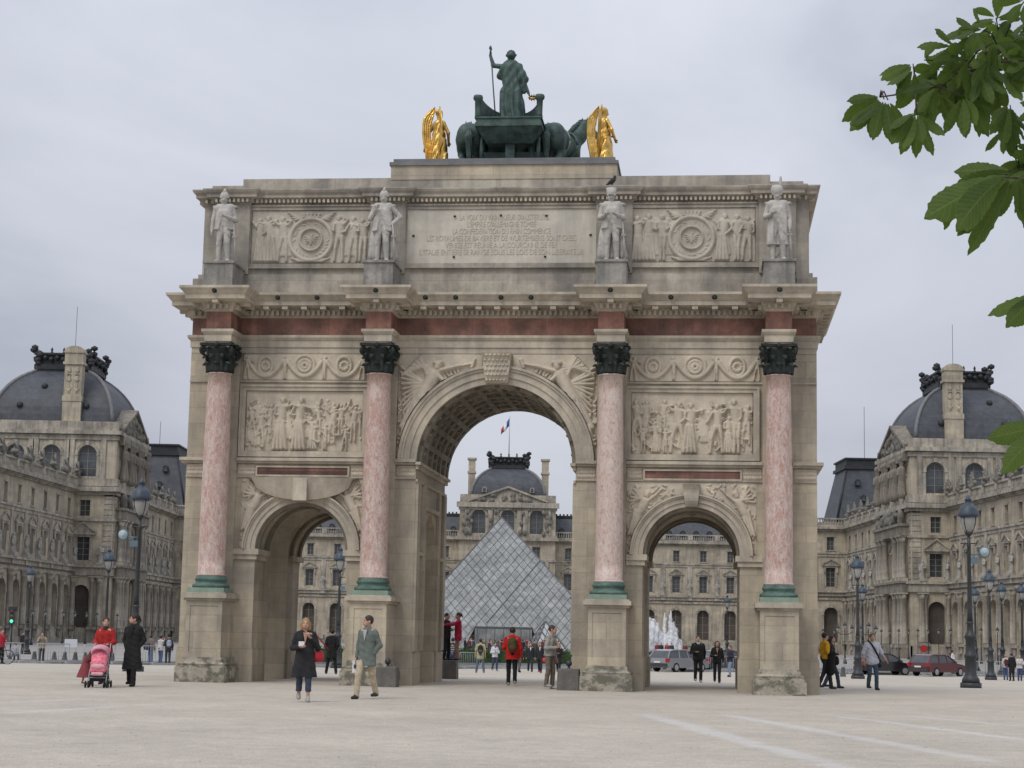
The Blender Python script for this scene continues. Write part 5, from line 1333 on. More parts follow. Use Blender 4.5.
_p = stand(545, 262); pyramid('small_glass_pyramid', 'small pale glass pyramid low in front of the large one', _p.x, 262, 2.6, 4.4, 6, .3, PYR_GLASS2, .04)

# fountain basin, jets, hedge and lawn
FN = empty('fountain', (19.5, 232, GZ)); tag(FN, 'white fountain jets spraying beyond the right side arch', 'fountain')
b = MB(); b.lathe((0, 0, 0), [(10, -.02), (10, .45), (9.6, .45), (9.6, .25)], 32, cap=False, sy=.6); b.build('basin_rim', KERB, FN)
b = MB(); b.lathe((0, 0, 0), [(9.6, .22), (9.6, .30)], 32, sy=.6); b.build('basin_water', mat('basin_water', (.08, .10, .10), .1), FN)
def spray_extra(lo_, hi_, amax, off):
    def f(nt, tc, col, noise, ramp, mixc):
        n = noise(2.6, 7, (1, 1, .5), off); r = ramp(n.outputs[0], (0, 0, 0, 1), (amax,) * 3 + (1,), lo_, hi_)
        nt.links.new(r.outputs[0], nt.nodes['Principled BSDF'].inputs['Alpha']); return col
    return f
JETM = mat('jet_spray', (.86, .87, .89), .9, extra=spray_extra(.30, .58, .80, 3.0)); MISTM = mat('mist_spray', (.86, .87, .89), .9, extra=spray_extra(.26, .66, .62, 9.0))
rr = random.Random(2)
for (x, h, w) in ((-2.2, 5.0, .40), (-1.2, 4.6, .40), (1.15, 5.2, .32), (1.95, 5.5, .34)):
    y = rr.uniform(-.4, .4); pr = [('c', (0, 0, .3), (0, 0, .3 + h * .8), w, w * .5), ('c', (0, 0, .3 + h * .8), (0, 0, .3 + h), w * .5, .06)]
    for k in range(14): z = rr.uniform(.3, .95) * h; pr.append(('e', (rr.uniform(-1, 1) * w * .6, rr.uniform(-.2, .2), z), (rr.uniform(.06, .14), .1, rr.uniform(.15, .4))))
    blob('jet', pr, .06, JETM, FN, .08, loc=(x, y, 0), fold=lambda X, Y, Z: .04 * np.sin(X * 17 + Z * 7) * np.sin(Y * 11 + Z * 15))
for k in range(4):
    sc = .82 + .12 * k; blob('mist', [('e', (-2.3, 0, 1.6), (1.7 * sc, .9 * sc, 3.1 * sc)), ('e', (-.8, 0, 1.4), (1.5 * sc, 1.0 * sc, 2.9 * sc)), ('e', (-3.2, 0, 1.2), (1.2 * sc, .8 * sc, 2.5 * sc)), ('e', (1.6, 0, 1.0), (1.7 * sc, .8 * sc, 1.5 * sc)), ('e', (2.2, 0, 1.6), (.6 * sc, .5 * sc, 2.4 * sc)), ('below', .31)], .11, MISTM, FN, .5,
        fold=lambda X, Y, Z, k=k: .15 * np.sin(X * 6 + Z * 2 + k) * np.sin(Z * 3 - X * 4 + k * 2) + .06 * np.sin(X * 19 + k) * np.sin(Z * 9 + Y * 13))
dr = MB()
for i in range(1600):
    x = rr.uniform(-3.6, 3.4); h = max(.4, 4.4 - abs(x + 1.0) * .9); z = rr.uniform(.3, h) * rr.uniform(.5, 1.1); s_ = rr.uniform(.02, .06); y = rr.uniform(-1, 1)
    dr.add([(x, y, z - s_ * 1.6), (x + s_, y, z), (x, y + s_, z), (x - s_, y, z), (x, y - s_, z), (x, y, z + s_ * 1.6)], [(0, 2, 1), (0, 3, 2), (0, 4, 3), (0, 1, 4), (5, 1, 2), (5, 2, 3), (5, 3, 4), (5, 4, 1)])
o = dr.build('spray_droplets', mat('water_droplets', (.80, .81, .84), .6), FN); o['kind'] = 'stuff'
def hedge(name, label, pts, hgt, wid, dens=90):
    b = MB(); rr = random.Random(int(pts[0][0] * 3)); root = empty(name, (pts[0][0], pts[0][1], g(pts[0][1]))); tag(root, label, 'hedge')
    o = Vector((pts[0][0], pts[0][1], g(pts[0][1])))
    core = MB()
    for (x0, y0), (x1, y1) in zip(pts, pts[1:]):
        d = Vector((x1 - x0, y1 - y0, 0)); ln = d.length; d.normalize(); nn = Vector((-d.y, d.x, 0))
        for i in range(int(ln * dens)):
            u = rr.uniform(0, ln); k = rr.random(); v, z = (rr.uniform(-wid / 2, wid / 2), hgt + rr.uniform(-.08, .10)) if k < .4 else ((-wid / 2 - rr.uniform(-.06, .1)), rr.uniform(0, hgt))
            p = Vector((x0, y0, g(y0))) + d * u + nn * v + Vector((0, 0, z)) - o
            a = rr.uniform(0, PI); e = Vector((math.cos(a), math.sin(a) * .6, rr.uniform(-.6, .6))) * .09; f = Vector((rr.uniform(-1, 1), rr.uniform(-1, 1), rr.uniform(-.5, 1))) * .06
            b.add([tuple(p - e), tuple(p + f), tuple(p + e), tuple(p - f)], [(0, 1, 2, 3)])
        q = [Vector((x0, y0, g(y0))) - nn * wid * .46 - o, Vector((x1, y1, g(y1))) - nn * wid * .46 - o, Vector((x1, y1, g(y1))) + nn * wid * .46 - o, Vector((x0, y0, g(y0))) + nn * wid * .46 - o]
        core.add([tuple(p + Vector((0, 0, -.05))) for p in q] + [tuple(p + Vector((0, 0, hgt - .08))) for p in q], [(4, 5, 6, 7), (0, 1, 5, 4), (1, 2, 6, 5), (2, 3, 7, 6), (3, 0, 4, 7)])
    core.build('hedge_core', HEDGE, root); b.build('hedge_leaves', HEDGE, root, fixn=False)
HY = lambda x: edge(x) + 19.5
hedge('clipped_hedge', 'low clipped green hedge across the road behind the arch openings', [(x, HY(x)) for x in frange(-15, 18, 5.5)], 1.15, 1.3)
def lawn():
    vs = []; fs = []; xs = frange(-14, 18, 4)
    for x in xs: vs += [(x, HY(x) + .6, GZ + .03), (x, 196, GZ + .03)]
    for i in range(len(xs) - 1): a = 2 * i; fs.append((a, a + 2, a + 3, a + 1))
    o = MB().add(vs, fs).build('lawn', GRASS); o['kind'] = 'structure'
lawn()
# ------------------------------------------------------------------ people
FABRICS = {}
def fabric(rgb, rough=.9, var=.18, col2=None):
    k = (tuple(round(c, 3) for c in rgb), col2)
    if k not in FABRICS: FABRICS[k] = mat('cloth_%d' % len(FABRICS), rgb, rough, var, 7, col2=col2, bump=.004, bscale=60)
    return FABRICS[k]
def V3(*a): return np.array(a, float)
ARM = {  # elbow and wrist offsets from the shoulder; x is outwards, -y forwards
    'down': ((.07, .03, -.29), (.08, -.03, -.54)), 'back': ((.07, .12, -.27), (.06, .14, -.51)), 'fwd': ((.06, -.08, -.28), (.05, -.24, -.48)),
    'pocket': ((.085, .07, -.27), (-.015, -.03, -.47)), 'front': ((.08, .02, -.28), (-.08, -.23, -.26)), 'chest': ((.11, -.01, -.27), (-.06, -.17, -.07)),
    'face': ((.07, -.15, -.22), (-.09, -.24, .08)), 'reach': ((.03, -.26, -.09), (-.03, -.52, -.10)), 'push': ((.07, -.05, -.28), (-.02, -.29, -.33)),
    'strap': ((.10, -.02, -.27), (-.03, -.16, -.02)), 'hip': ((.2, .06, -.22), (.03, -.04, -.40)), 'fold': ((.10, -.04, -.28), (-.22, -.20, -.22)), 'raise': ((.2, .0, .12), (.16, -.05, .40))}
def hand_prims(w, d, s, side, curl=.5, fat=1.0):
    """palm, four unequal curled fingers and a thumb on the side of the palm"""
    d = d / np.linalg.norm(d); up = V3(0, 0, 1) if abs(d[2]) < .8 else V3(0, -1, 0)
    n = np.cross(d, up); n /= np.linalg.norm(n)                     # across the palm
    f = np.cross(n, d)                                               # palm direction the fingers curl to
    if abs(d[2]) >= .8: n, f = V3(0, -1, 0), V3(-side, 0, 0)
    pr = []; pc = w + d * .045 * s
    for q in (-.5, 0, .5): pr.append(('c', tuple(w + n * q * .04 * s), tuple(w + d * .085 * s + n * q * .055 * s), .017 * s * fat, .014 * s * fat, .012 * s))
    for i, ln in enumerate((.070, .082, .076, .058)):
        b0 = w + d * .088 * s + n * (i - 1.5) * -.0215 * s; k1 = b0 + d * ln * .5 * s + f * ln * .12 * curl * s; k2 = k1 + d * ln * .42 * (1 - .5 * curl) * s + f * ln * .55 * curl * s
        pr += [('c', tuple(b0), tuple(k1), .0098 * s * fat, .009 * s * fat, .006 * s), ('c', tuple(k1), tuple(k2), .009 * s * fat, .0075 * s * fat, .006 * s)]
    t0 = w + d * .025 * s + n * .03 * s; t1 = t0 + d * .038 * s + n * .028 * s + f * .012 * s; t2 = t1 + d * .032 * s + f * .012 * s
    pr += [('c', tuple(t0), tuple(t1), .0135 * s * fat, .011 * s * fat, .008 * s), ('c', tuple(t1), tuple(t2), .011 * s * fat, .0085 * s * fat, .006 * s)]
    return pr
def person(label, pos, heading, H=1.72, vox=.013, top=(.1, .1, .1), bottom=(.05, .05, .07), shoe=(.03, .03, .03), hair=(.05, .03, .02), hairstyle='short', legs='walk', stride=.28,
           armL='down', armR='down', hem=.80, flare=0.0, turn=0, tilt=0, coat=False, sleeve=1.0, build=1.0, collar=None, skirt=None, barefoot=False, legskin=False, lean=0.0, leg_h=None, group=None, face=True, topcol2=None,
           curl=.5, sitting=False, open_front=None, flip=1):
    s = H / 1.75; bw = build
    root = empty('person', pos, math.radians(heading)); tag(root, label, 'person', group)
    # skeleton
    hz = .92 * s
    HL, HR = V3(.09 * s, 0, hz), V3(-.09 * s, 0, hz)
    def leg(h, sx, fy, lift=0.0):
        foot = V3(h[0] * (1.05 if legs != 'apart' else 2.2), fy, .085 * s + lift); mid = (h + foot) / 2; bend = .035 * s + abs(fy) * .12
        knee = mid + V3(0, -bend, .01)
        return knee, foot
    if legs == 'walk': a, b = -stride * s * flip, stride * s * flip
    elif legs == 'apart': a, b = -.04 * s, .05 * s
    else: a, b = -.03 * s, .04 * s
    lifts = [(.05 * s if (legs == 'walk' and y > 0) else 0.0) for y in (a, b)]
    KL, FL = leg(HL, 1, a, lifts[0]); KR, FR = leg(HR, -1, b, lifts[1])
    if legs == 'walk':
        drop = .035 * s * (stride / .28); 
    if sitting:
        HL[2] = HR[2] = .48 * s; KL = HL + V3(.04, -.42 * s, .03); KR = HR + V3(-.04, -.42 * s, .03); FL = KL + V3(0, -.03, -.40 * s); FR = KR + V3(0, -.03, -.40 * s)
    dz = HL[2] - hz
    ly = -math.sin(lean)
    def T(p):                                   # leaning of the upper body
        q = V3(*p); q[2] += dz; k = max(0, q[2] - (hz + dz)); return V3(q[0], q[1] - k * math.sin(lean), q[2] - k * (1 - math.cos(lean)))
    SH = {1: T((.172 * s * bw, .01 * s, 1.405 * s)), -1: T((-.172 * s * bw, .01 * s, 1.405 * s))}
    arms = {}
    for sx, nm in ((1, armL), (-1, armR)):
        e, w = ARM[nm] if isinstance(nm, str) else nm; arms[sx] = (SH[sx] + V3(e[0] * sx, e[1], e[2]) * s, SH[sx] + V3(w[0] * sx, w[1], w[2]) * s)
    hc = T((0, -.02 * s, 1.635 * s)); yaw = math.radians(turn); cy_, sy_ = math.cos(yaw), math.sin(yaw); ct, st = math.cos(tilt), math.sin(tilt)
    def Hd(x, y, z):                            # point in head space
        y, z = y * ct - z * -st * 1, z * ct + y * st * -1 if False else z
        return tuple(hc + V3(cy_ * x - sy_ * y, sy_ * x + cy_ * y, z) * s)
    # body: one continuous skin surface
    pr = [('e', Hd(0, .012, .012), (.077 * s, .097 * s, .108 * s), (0, 0, yaw)), ('e', Hd(0, -.045, -.052), (.052 * s, .05 * s, .062 * s), (0, 0, yaw), .04 * s),
          ('c', Hd(0, -.088, .012), Hd(0, -.112, -.020), .010 * s, .015 * s, .014 * s), ('c', Hd(.025, -.086, -.058), Hd(-.025, -.086, -.058), .010 * s, .010 * s, .012 * s),
          ('c', Hd(.04, -.082, .026), Hd(-.04, -.082, .026), .012 * s, .012 * s, .014 * s),
          ('e', Hd(.080, .012, -.005), (.014 * s, .024 * s, .034 * s), (0, 0, yaw), .01), ('e', Hd(-.080, .012, -.005), (.014 * s, .024 * s, .034 * s), (0, 0, yaw), .01),
          ('c', tuple(hc + V3(0, .02, -.05) * s), tuple(T((0, .015 * s, 1.44 * s))), .055 * s, .062 * s),
          ('c', tuple(SH[1] * .8 + SH[-1] * .2), tuple(SH[-1] * .8 + SH[1] * .2), .085 * s, .085 * s), ('c', tuple(T((.06 * s, 0, 1.32 * s))), tuple(T((.05 * s, 0, .98 * s))), .105 * s * bw, .115 * s * bw), ('c', tuple(T((-.06 * s, 0, 1.32 * s))), tuple(T((-.05 * s, 0, .98 * s))), .105 * s * bw, .115 * s * bw)]
    for h, k_, f in ((HL, KL, FL), (HR, KR, FR)): pr += [('c', tuple(h), tuple(k_), .085 * s, .055 * s), ('c', tuple(k_), tuple(f), .054 * s, .036 * s)]
    for sx in (1, -1):
        e, w = arms[sx]; pr += [('c', tuple(SH[sx]), tuple(e), .05 * s, .041 * s), ('c', tuple(e), tuple(w), .040 * s, .027 * s)]
        pr += hand_prims(w, w - e, s, sx, curl)
    for f in (FL, FR): pr += [('c', (f[0], f[1] + .02, .045 * s + f[2] - .085 * s), (f[0], f[1] - .15 * s, .03 * s + f[2] - .085 * s), .038 * s, .028 * s)]
    blob('body', pr, vox, SKIN, root, .025 * s)
    if face:
        b = MB()
        for q in (-1, 1): c = Hd(q * .031, -.082, .012); b.lathe(c, [(0, -.010 * s), (.012 * s, 0), (0, .010 * s)], 8, cap=False)
        b.build('eyes', EYE_M, root)
        c0, c1 = Hd(.022, -.099, -.058), Hd(-.022, -.099, -.058); MB().tube([c0, ((c0[0] + c1[0]) / 2, (c0[1] + c1[1]) / 2 , c0[2] - .003), c1], .0055 * s, 5).build('mouth', LIP, root)
        b = MB()
        for q in (-1, 1): b.tube([Hd(q * .014, -.094, .034), Hd(q * .05, -.084, .034)], .005 * s, 4)
        b.build('eyebrows', fabric(tuple(c * .8 for c in hair)), root)
    # hair
    hp = [('e', Hd(0, .026, .030), (.088 * s, .104 * s, .106 * s), (0, 0, yaw))]
    cutf = ('sub', Hd(0, -.115, -.035), (.080 * s, .098 * s, .115 * s))
    if hairstyle == 'short': hp += [('plane', (0, 0, -1, -(hc[2] - .055 * s)))]
    if hairstyle == 'bob': hp += [('c', Hd(.065, .03, .0), Hd(.075, .02, -.11), .05 * s, .04 * s), ('c', Hd(-.065, .03, .0), Hd(-.075, .02, -.11), .05 * s, .04 * s), ('c', Hd(0, .07, 0), Hd(0, .07, -.11), .06 * s, .055 * s)]
    if hairstyle == 'pony': hp += [('c', Hd(.02, .10, .03), Hd(.05, .16, -.04), .035 * s, .045 * s), ('c', Hd(.05, .16, -.04), Hd(.06, .15, -.17), .045 * s, .02 * s)]
    if hairstyle == 'long': hp += [('c', Hd(.06, .04, 0), Hd(.07, .05, -.24), .055 * s, .035 * s), ('c', Hd(-.06, .04, 0), Hd(-.07, .05, -.24), .055 * s, .035 * s), ('c', Hd(0, .08, 0), Hd(0, .09, -.27), .06 * s, .045 * s)]
    if hairstyle == 'bun': hp += [('e', Hd(0, .10, .07), (.05 * s, .05 * s, .045 * s)), ('c', Hd(0, .13, .06), Hd(.02, .17, -.03), .03 * s, .02 * s)]
    if hairstyle == 'bald': hp = [('e', Hd(0, .03, .018), (.084 * s, .1 * s, .095 * s), (0, 0, yaw)), ('plane', (0, 0, 1, hc[2] + .05 * s)), ('plane', (0, 0, -1, -(hc[2] - .05 * s)))]
    fold = lambda X, Y, Z: .0035 * np.sin(X * 190 + Z * 25) * np.sin(Y * 160)
    blob('hair', hp + [cutf], min(vox, .012), fabric(hair, .6), root, .02 * s, fold)
    # jacket / coat / top: torso and sleeves in one garment
    sl = .018 * s
    tp = [('c', tuple(SH[1] * .78 + SH[-1] * .22), tuple(SH[-1] * .78 + SH[1] * .22), .088 * s, .088 * s)]
    nk = T((0, .02 * s, 1.475 * s)); tp += [('c', tuple(nk), tuple(SH[q] * .85 + nk * .15 - V3(0, 0, .01)), .062 * s, .058 * s) for q in (1, -1)]
    for q in (-1, 1): tp += [('c', tuple(T((q * .075 * s * bw, -.005 * s, 1.32 * s))), tuple(T((q * .06 * s * bw, 0, 1.05 * s))), (.118 * s) * bw, (.122 * s) * bw), ('c', tuple(T((q * .06 * s * bw, 0, 1.05 * s))), tuple(T((q * (.065 + flare * .3) * s * bw, 0, max(hem - .06, .2) * s))), .122 * s * bw, (.130 + flare) * s * bw)]
    for sx in (1, -1):
        e, w = arms[sx]; w2 = e + (w - e) * (.93 if sleeve >= 1 else 0)
        if sleeve >= 1: tp += [('c', tuple(SH[sx]), tuple(e), .066 * s, .058 * s), ('c', tuple(e), tuple(w2), .060 * s, .046 * s)]
        else: tp += [('c', tuple(SH[sx]), tuple(SH[sx] + (e - SH[sx]) * min(1, sleeve * 2)), .074 * s, .066 * s)]
    hz_cut = (hem * s) + dz
    tp += [('below', hz_cut)] if not any(arms[q][1][2] < hz_cut + .05 for q in (1, -1)) else []
    seed = (abs(pos[0]) * 7.3) % 6
    fold = lambda X, Y, Z: (.006 * np.sin(Z * 34 + X * 22 + seed) * np.sin(Z * 13 - Y * 17 + seed * 2) + .004 * np.sin(X * 55 + seed + Z * 9) * np.clip(1.2 * s - Z, 0, .5) * 2) * s
    low = any(arms[q][1][2] < hz_cut + .05 for q in (1, -1))
    if low and sleeve >= 1:        # sleeves reach past the hem: garment body and sleeves cut separately
        nb = 1 + 2 + 4
        blob('coat' if coat else 'jacket', [p for p in tp[:nb]] + [('below', hz_cut)] + ([('c', tuple(SH[q]), tuple(arms[q][0]), .067 * s, .060 * s) for q in (1, -1) if arms[q][0][2] > hz_cut + .07]), vox, fabric(top, col2=topcol2), root, .03 * s, fold)
        for sx in (1, -1):
            e, w = arms[sx]; blob('sleeve', [('c', tuple(SH[sx]), tuple(e), .065 * s, .059 * s), ('c', tuple(e), tuple(e + (w - e) * .93), .060 * s, .046 * s)], vox, fabric(top, col2=topcol2), root, .03 * s, fold)
    else: blob('coat' if coat else 'jacket', tp, vox, fabric(top, col2=topcol2), root, .03 * s, fold)
    if collar is not None:
        c = T((0, -.01 * s, 1.49 * s)); b = MB(); b.lathe(tuple(c), [(.085 * s, -.05 * s), (.075 * s, .0), (.07 * s, .035 * s), (.062 * s, .03 * s), (.062 * s, -.04 * s)], 14, cap=False); b.build('collar', fabric(collar), root)
    if open_front is not None:      # shirt showing between the lapels
        c = T((0, -.118 * s * bw, 1.36 * s)); b = MB(); b.add([(c[0] - .05 * s, c[1] - .012, c[2] + .10 * s), (c[0] + .05 * s, c[1] - .012, c[2] + .10 * s), (c[0], c[1] - .02, c[2] - .14 * s), (c[0] - .05 * s, c[1] + .02, c[2] + .10 * s), (c[0] + .05 * s, c[1] + .02, c[2] + .10 * s), (c[0], c[1] + .02, c[2] - .14 * s)], [(0, 2, 1), (3, 4, 5), (0, 1, 4, 3), (1, 2, 5, 4), (2, 0, 3, 5)]); b.build('shirt_front', fabric(open_front), root)
    # trousers or skirt
    lh = leg_h if leg_h is not None else .07
    if skirt is None:
        if not legskin:
            bp = [('e', tuple((HL + HR) / 2 + V3(0, .01 * s, .03 * s)), (.165 * s * bw, .125 * s, .13 * s))]
            for h, k_, f in ((HL, KL, FL), (HR, KR, FR)): bp += [('c', tuple(h), tuple(k_), .094 * s, .070 * s), ('c', tuple(k_), (f[0], f[1], f[2] - .01), .069 * s, .060 * s)]
            cutz = lh * s + (min(FL[2], FR[2]) - .085 * s)
            fold = lambda X, Y, Z: (.005 * np.sin(Z * 30 + X * 30 + seed) * np.sin(Z * 17 + Y * 20)) * s
            blob('trousers', bp + ([('below', cutz)] if leg_h else []), vox, fabric(bottom), root, .02 * s, fold)
    else:
        z1, r1 = skirt; sp_ = [('c', tuple((HL + HR) / 2 + V3(q * .05 * s, 0, .08 * s)), tuple(V3(q * .08 * s, 0, z1 * s)), .12 * s, r1 * s) for q in (-1, 1)]
        blob('skirt', sp_ + [('below', z1 * s)], vox, fabric(bottom), root, .04 * s, lambda X, Y, Z: .012 * np.sin(X * 50 + 1) * np.clip(hz - Z, 0, 1))
    if not barefoot:
        b = []
        for f in (FL, FR):
            z = f[2] - .085 * s; b = [('c', (f[0], f[1] + .025 * s, .05 * s + z), (f[0], f[1] - .15 * s, .032 * s + z), .050 * s, .036 * s), ('c', (f[0], f[1], .10 * s + z), (f[0], f[1] - .03 * s, .05 * s + z), .046 * s, .045 * s), ('below', .0 + z)]
            blob('shoe', b, max(vox, .010), fabric(shoe, .5), root, .02 * s)
    return root, dict(arms=arms, SH=SH, hc=hc, T=T, s=s, HL=HL, FL=FL, FR=FR)
def world_pt(root, p):
    a = root.rotation_euler.z; c, s_ = math.cos(a), math.sin(a); return Vector((root.location.x + c * p[0] - s_ * p[1], root.location.y + s_ * p[0] + c * p[1], root.location.z + p[2]))
def backpack(owner, info, rgb, label, trim=None):
    T, s = info['T'], info['s']; c = T((0, .20 * s, 1.22 * s)); o = world_pt(owner, c)
    e = empty('backpack', o, owner.rotation_euler.z); tag(e, label, 'backpack')
    blob('bag_body', [('e', (0, 0, 0), (.15 * s, .10 * s, .22 * s)), ('c', (0, .02, -.1 * s), (0, .02, .08 * s), .12 * s, .12 * s)], .014, fabric(rgb), e, .03, lambda X, Y, Z: .004 * np.sin(Z * 50 + X * 30))
    blob('pocket', [('e', (0, .11 * s, -.08 * s), (.10 * s, .045 * s, .09 * s))], .012, fabric(trim or tuple(min(1, q * 1.3 + .01) for q in rgb)), e)
    b = MB()
    for q in (-1, 1): b.tube([(q * .09 * s, -.09 * s, .15 * s), (q * .11 * s, -.2 * s, .235 * s), (q * .12 * s, -.33 * s, .16 * s), (q * .13 * s, -.325 * s, -.05 * s), (q * .15 * s, -.14 * s, -.16 * s)], .018 * s, 5)
    b.build('strap', fabric(tuple(q * .7 for q in rgb)), e)
    return e
def shoulder_bag(label, pos, rotz, rgb, w=.32, h=.24, d=.10, strap=None):
    e = empty('shoulder_bag', pos, rotz); tag(e, label, 'bag')
    blob('bag_body', [('c', (-w * .30, 0, h * k), (w * .30, 0, h * k), d * r, d * r) for k, r in ((.36, .36), (.2, .46), (.05, .52), (-.1, .56), (-.25, .58), (-.36, .52))], .012, fabric(rgb, .5), e, .06)
    if strap:
        o = [Vector(p) - Vector(pos) for p in strap]; c, s_ = math.cos(-rotz), math.sin(-rotz); o = [(c * p.x - s_ * p.y, s_ * p.x + c * p.y, p.z) for p in o]
        MB().tube(o, .016, 6).build('strap', fabric(tuple(q * .8 for q in rgb), .5), e)
    return e

def P(px, py): return spot(px, py)
def people():
    # foreground pair walking in front of the left side arch
    r, i = person('blonde woman in knee length black coat and cropped jeans walking towards us', P(303, 702), 8, 1.70, .009, (.022, .022, .024), (.045, .060, .095), (.35, .33, .30), (.30, .19, .085), 'bob', 'walk', .10, 'chest', 'front', .52, .075, coat=True, collar=None, leg_h=.22, turn=-5, open_front=(.46, .28, .21), curl=.8)
    w = world_pt(r, i['arms'][1][0]); sh = world_pt(r, i['SH'][1])
    shoulder_bag('red leather shoulder bag hanging at the side of the blonde woman', w + Vector((.01, .08, -.16)), r.rotation_euler.z + .7, (.40, .02, .03), .17, .20, .10, [w + Vector((.02, .06, -.02)), sh + Vector((.03, .05, .08)), sh + Vector((.0, .12, .05)), w + Vector((.2, .1, -.02))])
    hnd = world_pt(r, i['arms'][-1][1]); e = empty('folded_paper', hnd + Vector((.02, -.07, .07)), .3); tag(e, 'folded white paper held in the hand of the blonde woman', 'paper'); MB().box(-.06, .06, -.006, .006, -.05, .05).box(-.055, .055, -.012, -.007, -.045, .05).build('sheet', fabric((.75, .75, .74), .8, .03), e)
    r, i = person('dark haired man in grey green jacket and khaki trousers striding to the left', P(366, 699), -28, 1.80, .009, (.135, .16, .142), (.47, .40, .28), (.035, .028, .022), (.035, .025, .02), 'short', 'walk', .24, 'pocket', 'down', .70, .02, turn=-40, collar=(.15, .17, .155), open_front=(.42, .42, .42), flip=-1)
    hnd = world_pt(r, i['arms'][-1][1]); e = empty('folded_map', hnd + Vector((-.02, -.03, -.16)), -.4); tag(e, 'white folded map hanging from the hand of the man in khaki trousers', 'map'); b = MB(); b.box(-.07, .07, -.012, -.003, -.17, .10).box(-.065, .068, -.001, .008, -.165, .10); b.build('pages', fabric((.68, .66, .66), .8, .1), e)
    b = MB(); b.cbox((0, -.02, -.03), (.05, .03, .08)); b.build('cover', fabric((.05, .05, .06)), e)
    # family with pushchair on the left
    r, i = person('woman with ponytail in red fleece pushing the pink pushchair', P(103, 686.5), -3, 1.68, .011, (.36, .022, .020), (.03, .03, .035), (.03, .03, .03), (.045, .025, .018), 'pony', 'walk', .12, 'push', 'push', .86, .02, turn=18, collar=(.03, .03, .035), curl=.9)
    r2, _ = person('dark haired woman in long black coat walking beside the red fleece woman', P(131, 686.5), -12, 1.77, .011, (.016, .017, .017), (.016, .016, .017), (.02, .02, .02), (.025, .017, .013), 'bun', 'walk', .11, 'pocket', 'pocket', .42, .045, coat=True, turn=-52, collar=(.02, .02, .02), open_front=(.02, .02, .02))
    ch, _ = person('small child in flowery red skirt leaning behind the pushchair', P(83.5, 685.5) + Vector((0, .30, 0)), 60, 1.12, .011, (.16, .045, .05), (.22, .05, .06), (.42, .27, .20), (.05, .03, .02), 'long', 'walk', .12, 'front', 'front', .86, .02, skirt=(.30, .34), barefoot=True, lean=.75, legskin=True, face=False)
    q = P(103, 687) + Vector((0, -.55, 0)); q.z = 0
    S = empty('pushchair', q, math.radians(4)); tag(S, 'pink pushchair with grey frame and hood, child seat facing us', 'pushchair')
    b = MB()
    for sx in (-1, 1):
        b.tube([(sx * .22, -.30, .09), (sx * .20, .10, .55), (sx * .19, .42, 1.02)], .013, 7); b.tube([(sx * .22, .34, .09), (sx * .2, .02, .52), (sx * .19, -.14, .60)], .012, 7)
        b.tube([(sx * .19, .42, 1.02), (sx * .18, .50, 1.04)], .02, 7)
    b.tube([(-.21, .0, .3), (.21, .0, .3)], .010, 6); b.tube([(-.2, -.2, .24), (.2, -.2, .24)], .01, 6); b.build('frame', STEEL, S)
    blob('seat', [('c', (-.12, .08, .78), (.12, .08, .78), .07, .07), ('c', (-.13, .0, .46), (.13, .0, .46), .085, .085), ('c', (-.12, -.16, .42), (.12, -.16, .42), .07, .07), ('e', (0, -.1, .56), (.19, .12, .20)), ('e', (0, .05, .68), (.2, .1, .2))], .014, mat('pink_quilt', (.72, .10, .17), .9, .2, 16, col2=(.80, .32, .38)), S, .06)
    blob('hood', [('e', (0, .10, .86), (.23, .24, .17)), ('sub', (0, -.12, .76), (.20, .24, .17)), ('below', .76)], .012, mat('pink_grey_hood', (.60, .34, .40), .9, .2, 8, col2=(.50, .22, .28)), S, .02)
    blob('basket', [('c', (-.14, .1, .24), (.14, .1, .24), .09, .09), ('c', (-.13, -.12, .22), (.13, -.12, .22), .07, .07)], .014, fabric((.025, .025, .03)), S, .06)
    blob('footrest', [('c', (-.1, -.26, .33), (.1, -.26, .33), .045, .045), ('e', (0, -.2, .50), (.17, .06, .07))], .014, fabric((.70, .38, .42)), S, .04)
    for sx in (-1, 1):
        for yy in (-.32, .34):
            for dx in (-.035, .035):
                w = MB(); n = 16
                w.add([( (a), r_ * math.cos(2 * PI * k / n), r_ * math.sin(2 * PI * k / n)) for a in (-.015, .015) for r_ in (.085,) for k in range(n)], [tuple(range(n)), tuple(range(n, 2 * n))[::-1]] + [(k, (k + 1) % n, n + (k + 1) % n, n + k) for k in range(n)])
                w.build('wheel', RUBBER, S, (sx * .22 + dx, yy, .085))
    # left distance
    person('man in beige jacket raising a camera to his face, far left', P(41, 663), 10, 1.70, .014, (.36, .29, .22), (.022, .024, .03), hair=(.03, .02, .02), legs='stand', armL='face', armR='face', hem=.82)
    r, i = person('person in brown top and jeans with shoulder bag, standing far left of the arch', P(150, 664.5), 160, 1.70, .016, (.19, .15, .125), (.13, .18, .27), hair=(.03, .025, .02), legs='stand', armL='front', armR='down', hem=.86); shoulder_bag('dark blue bag on the back of the person in brown top', world_pt(r, (.16, .18, 1.05)), r.rotation_euler.z, (.03, .035, .05), .34, .36, .16)
    person('person in white top and red scarf holding up a camera, left of the arch', P(160, 664.5), 150, 1.70, .016, (.55, .54, .52), (.10, .14, .24), hair=(.03, .02, .02), legs='stand', armL='face', armR='face', hem=.84, collar=(.45, .03, .03))
    r, i = person('person in dark jacket with pale backpack, left of the arch', P(167.5, 665), 200, 1.76, .016, (.05, .045, .042), (.05, .06, .075), (.5, .5, .5), hair=(.02, .02, .02), legs='stand', armL='front', armR='down', hem=.80); backpack(r, i, (.30, .33, .42), 'pale blue grey backpack on the dark jacketed person')
    person('dark clothed person far beyond the road at the left edge', stand(22, 150), 60, 1.72, .02, (.03, .03, .035), (.03, .03, .04), legs='stand', face=False)
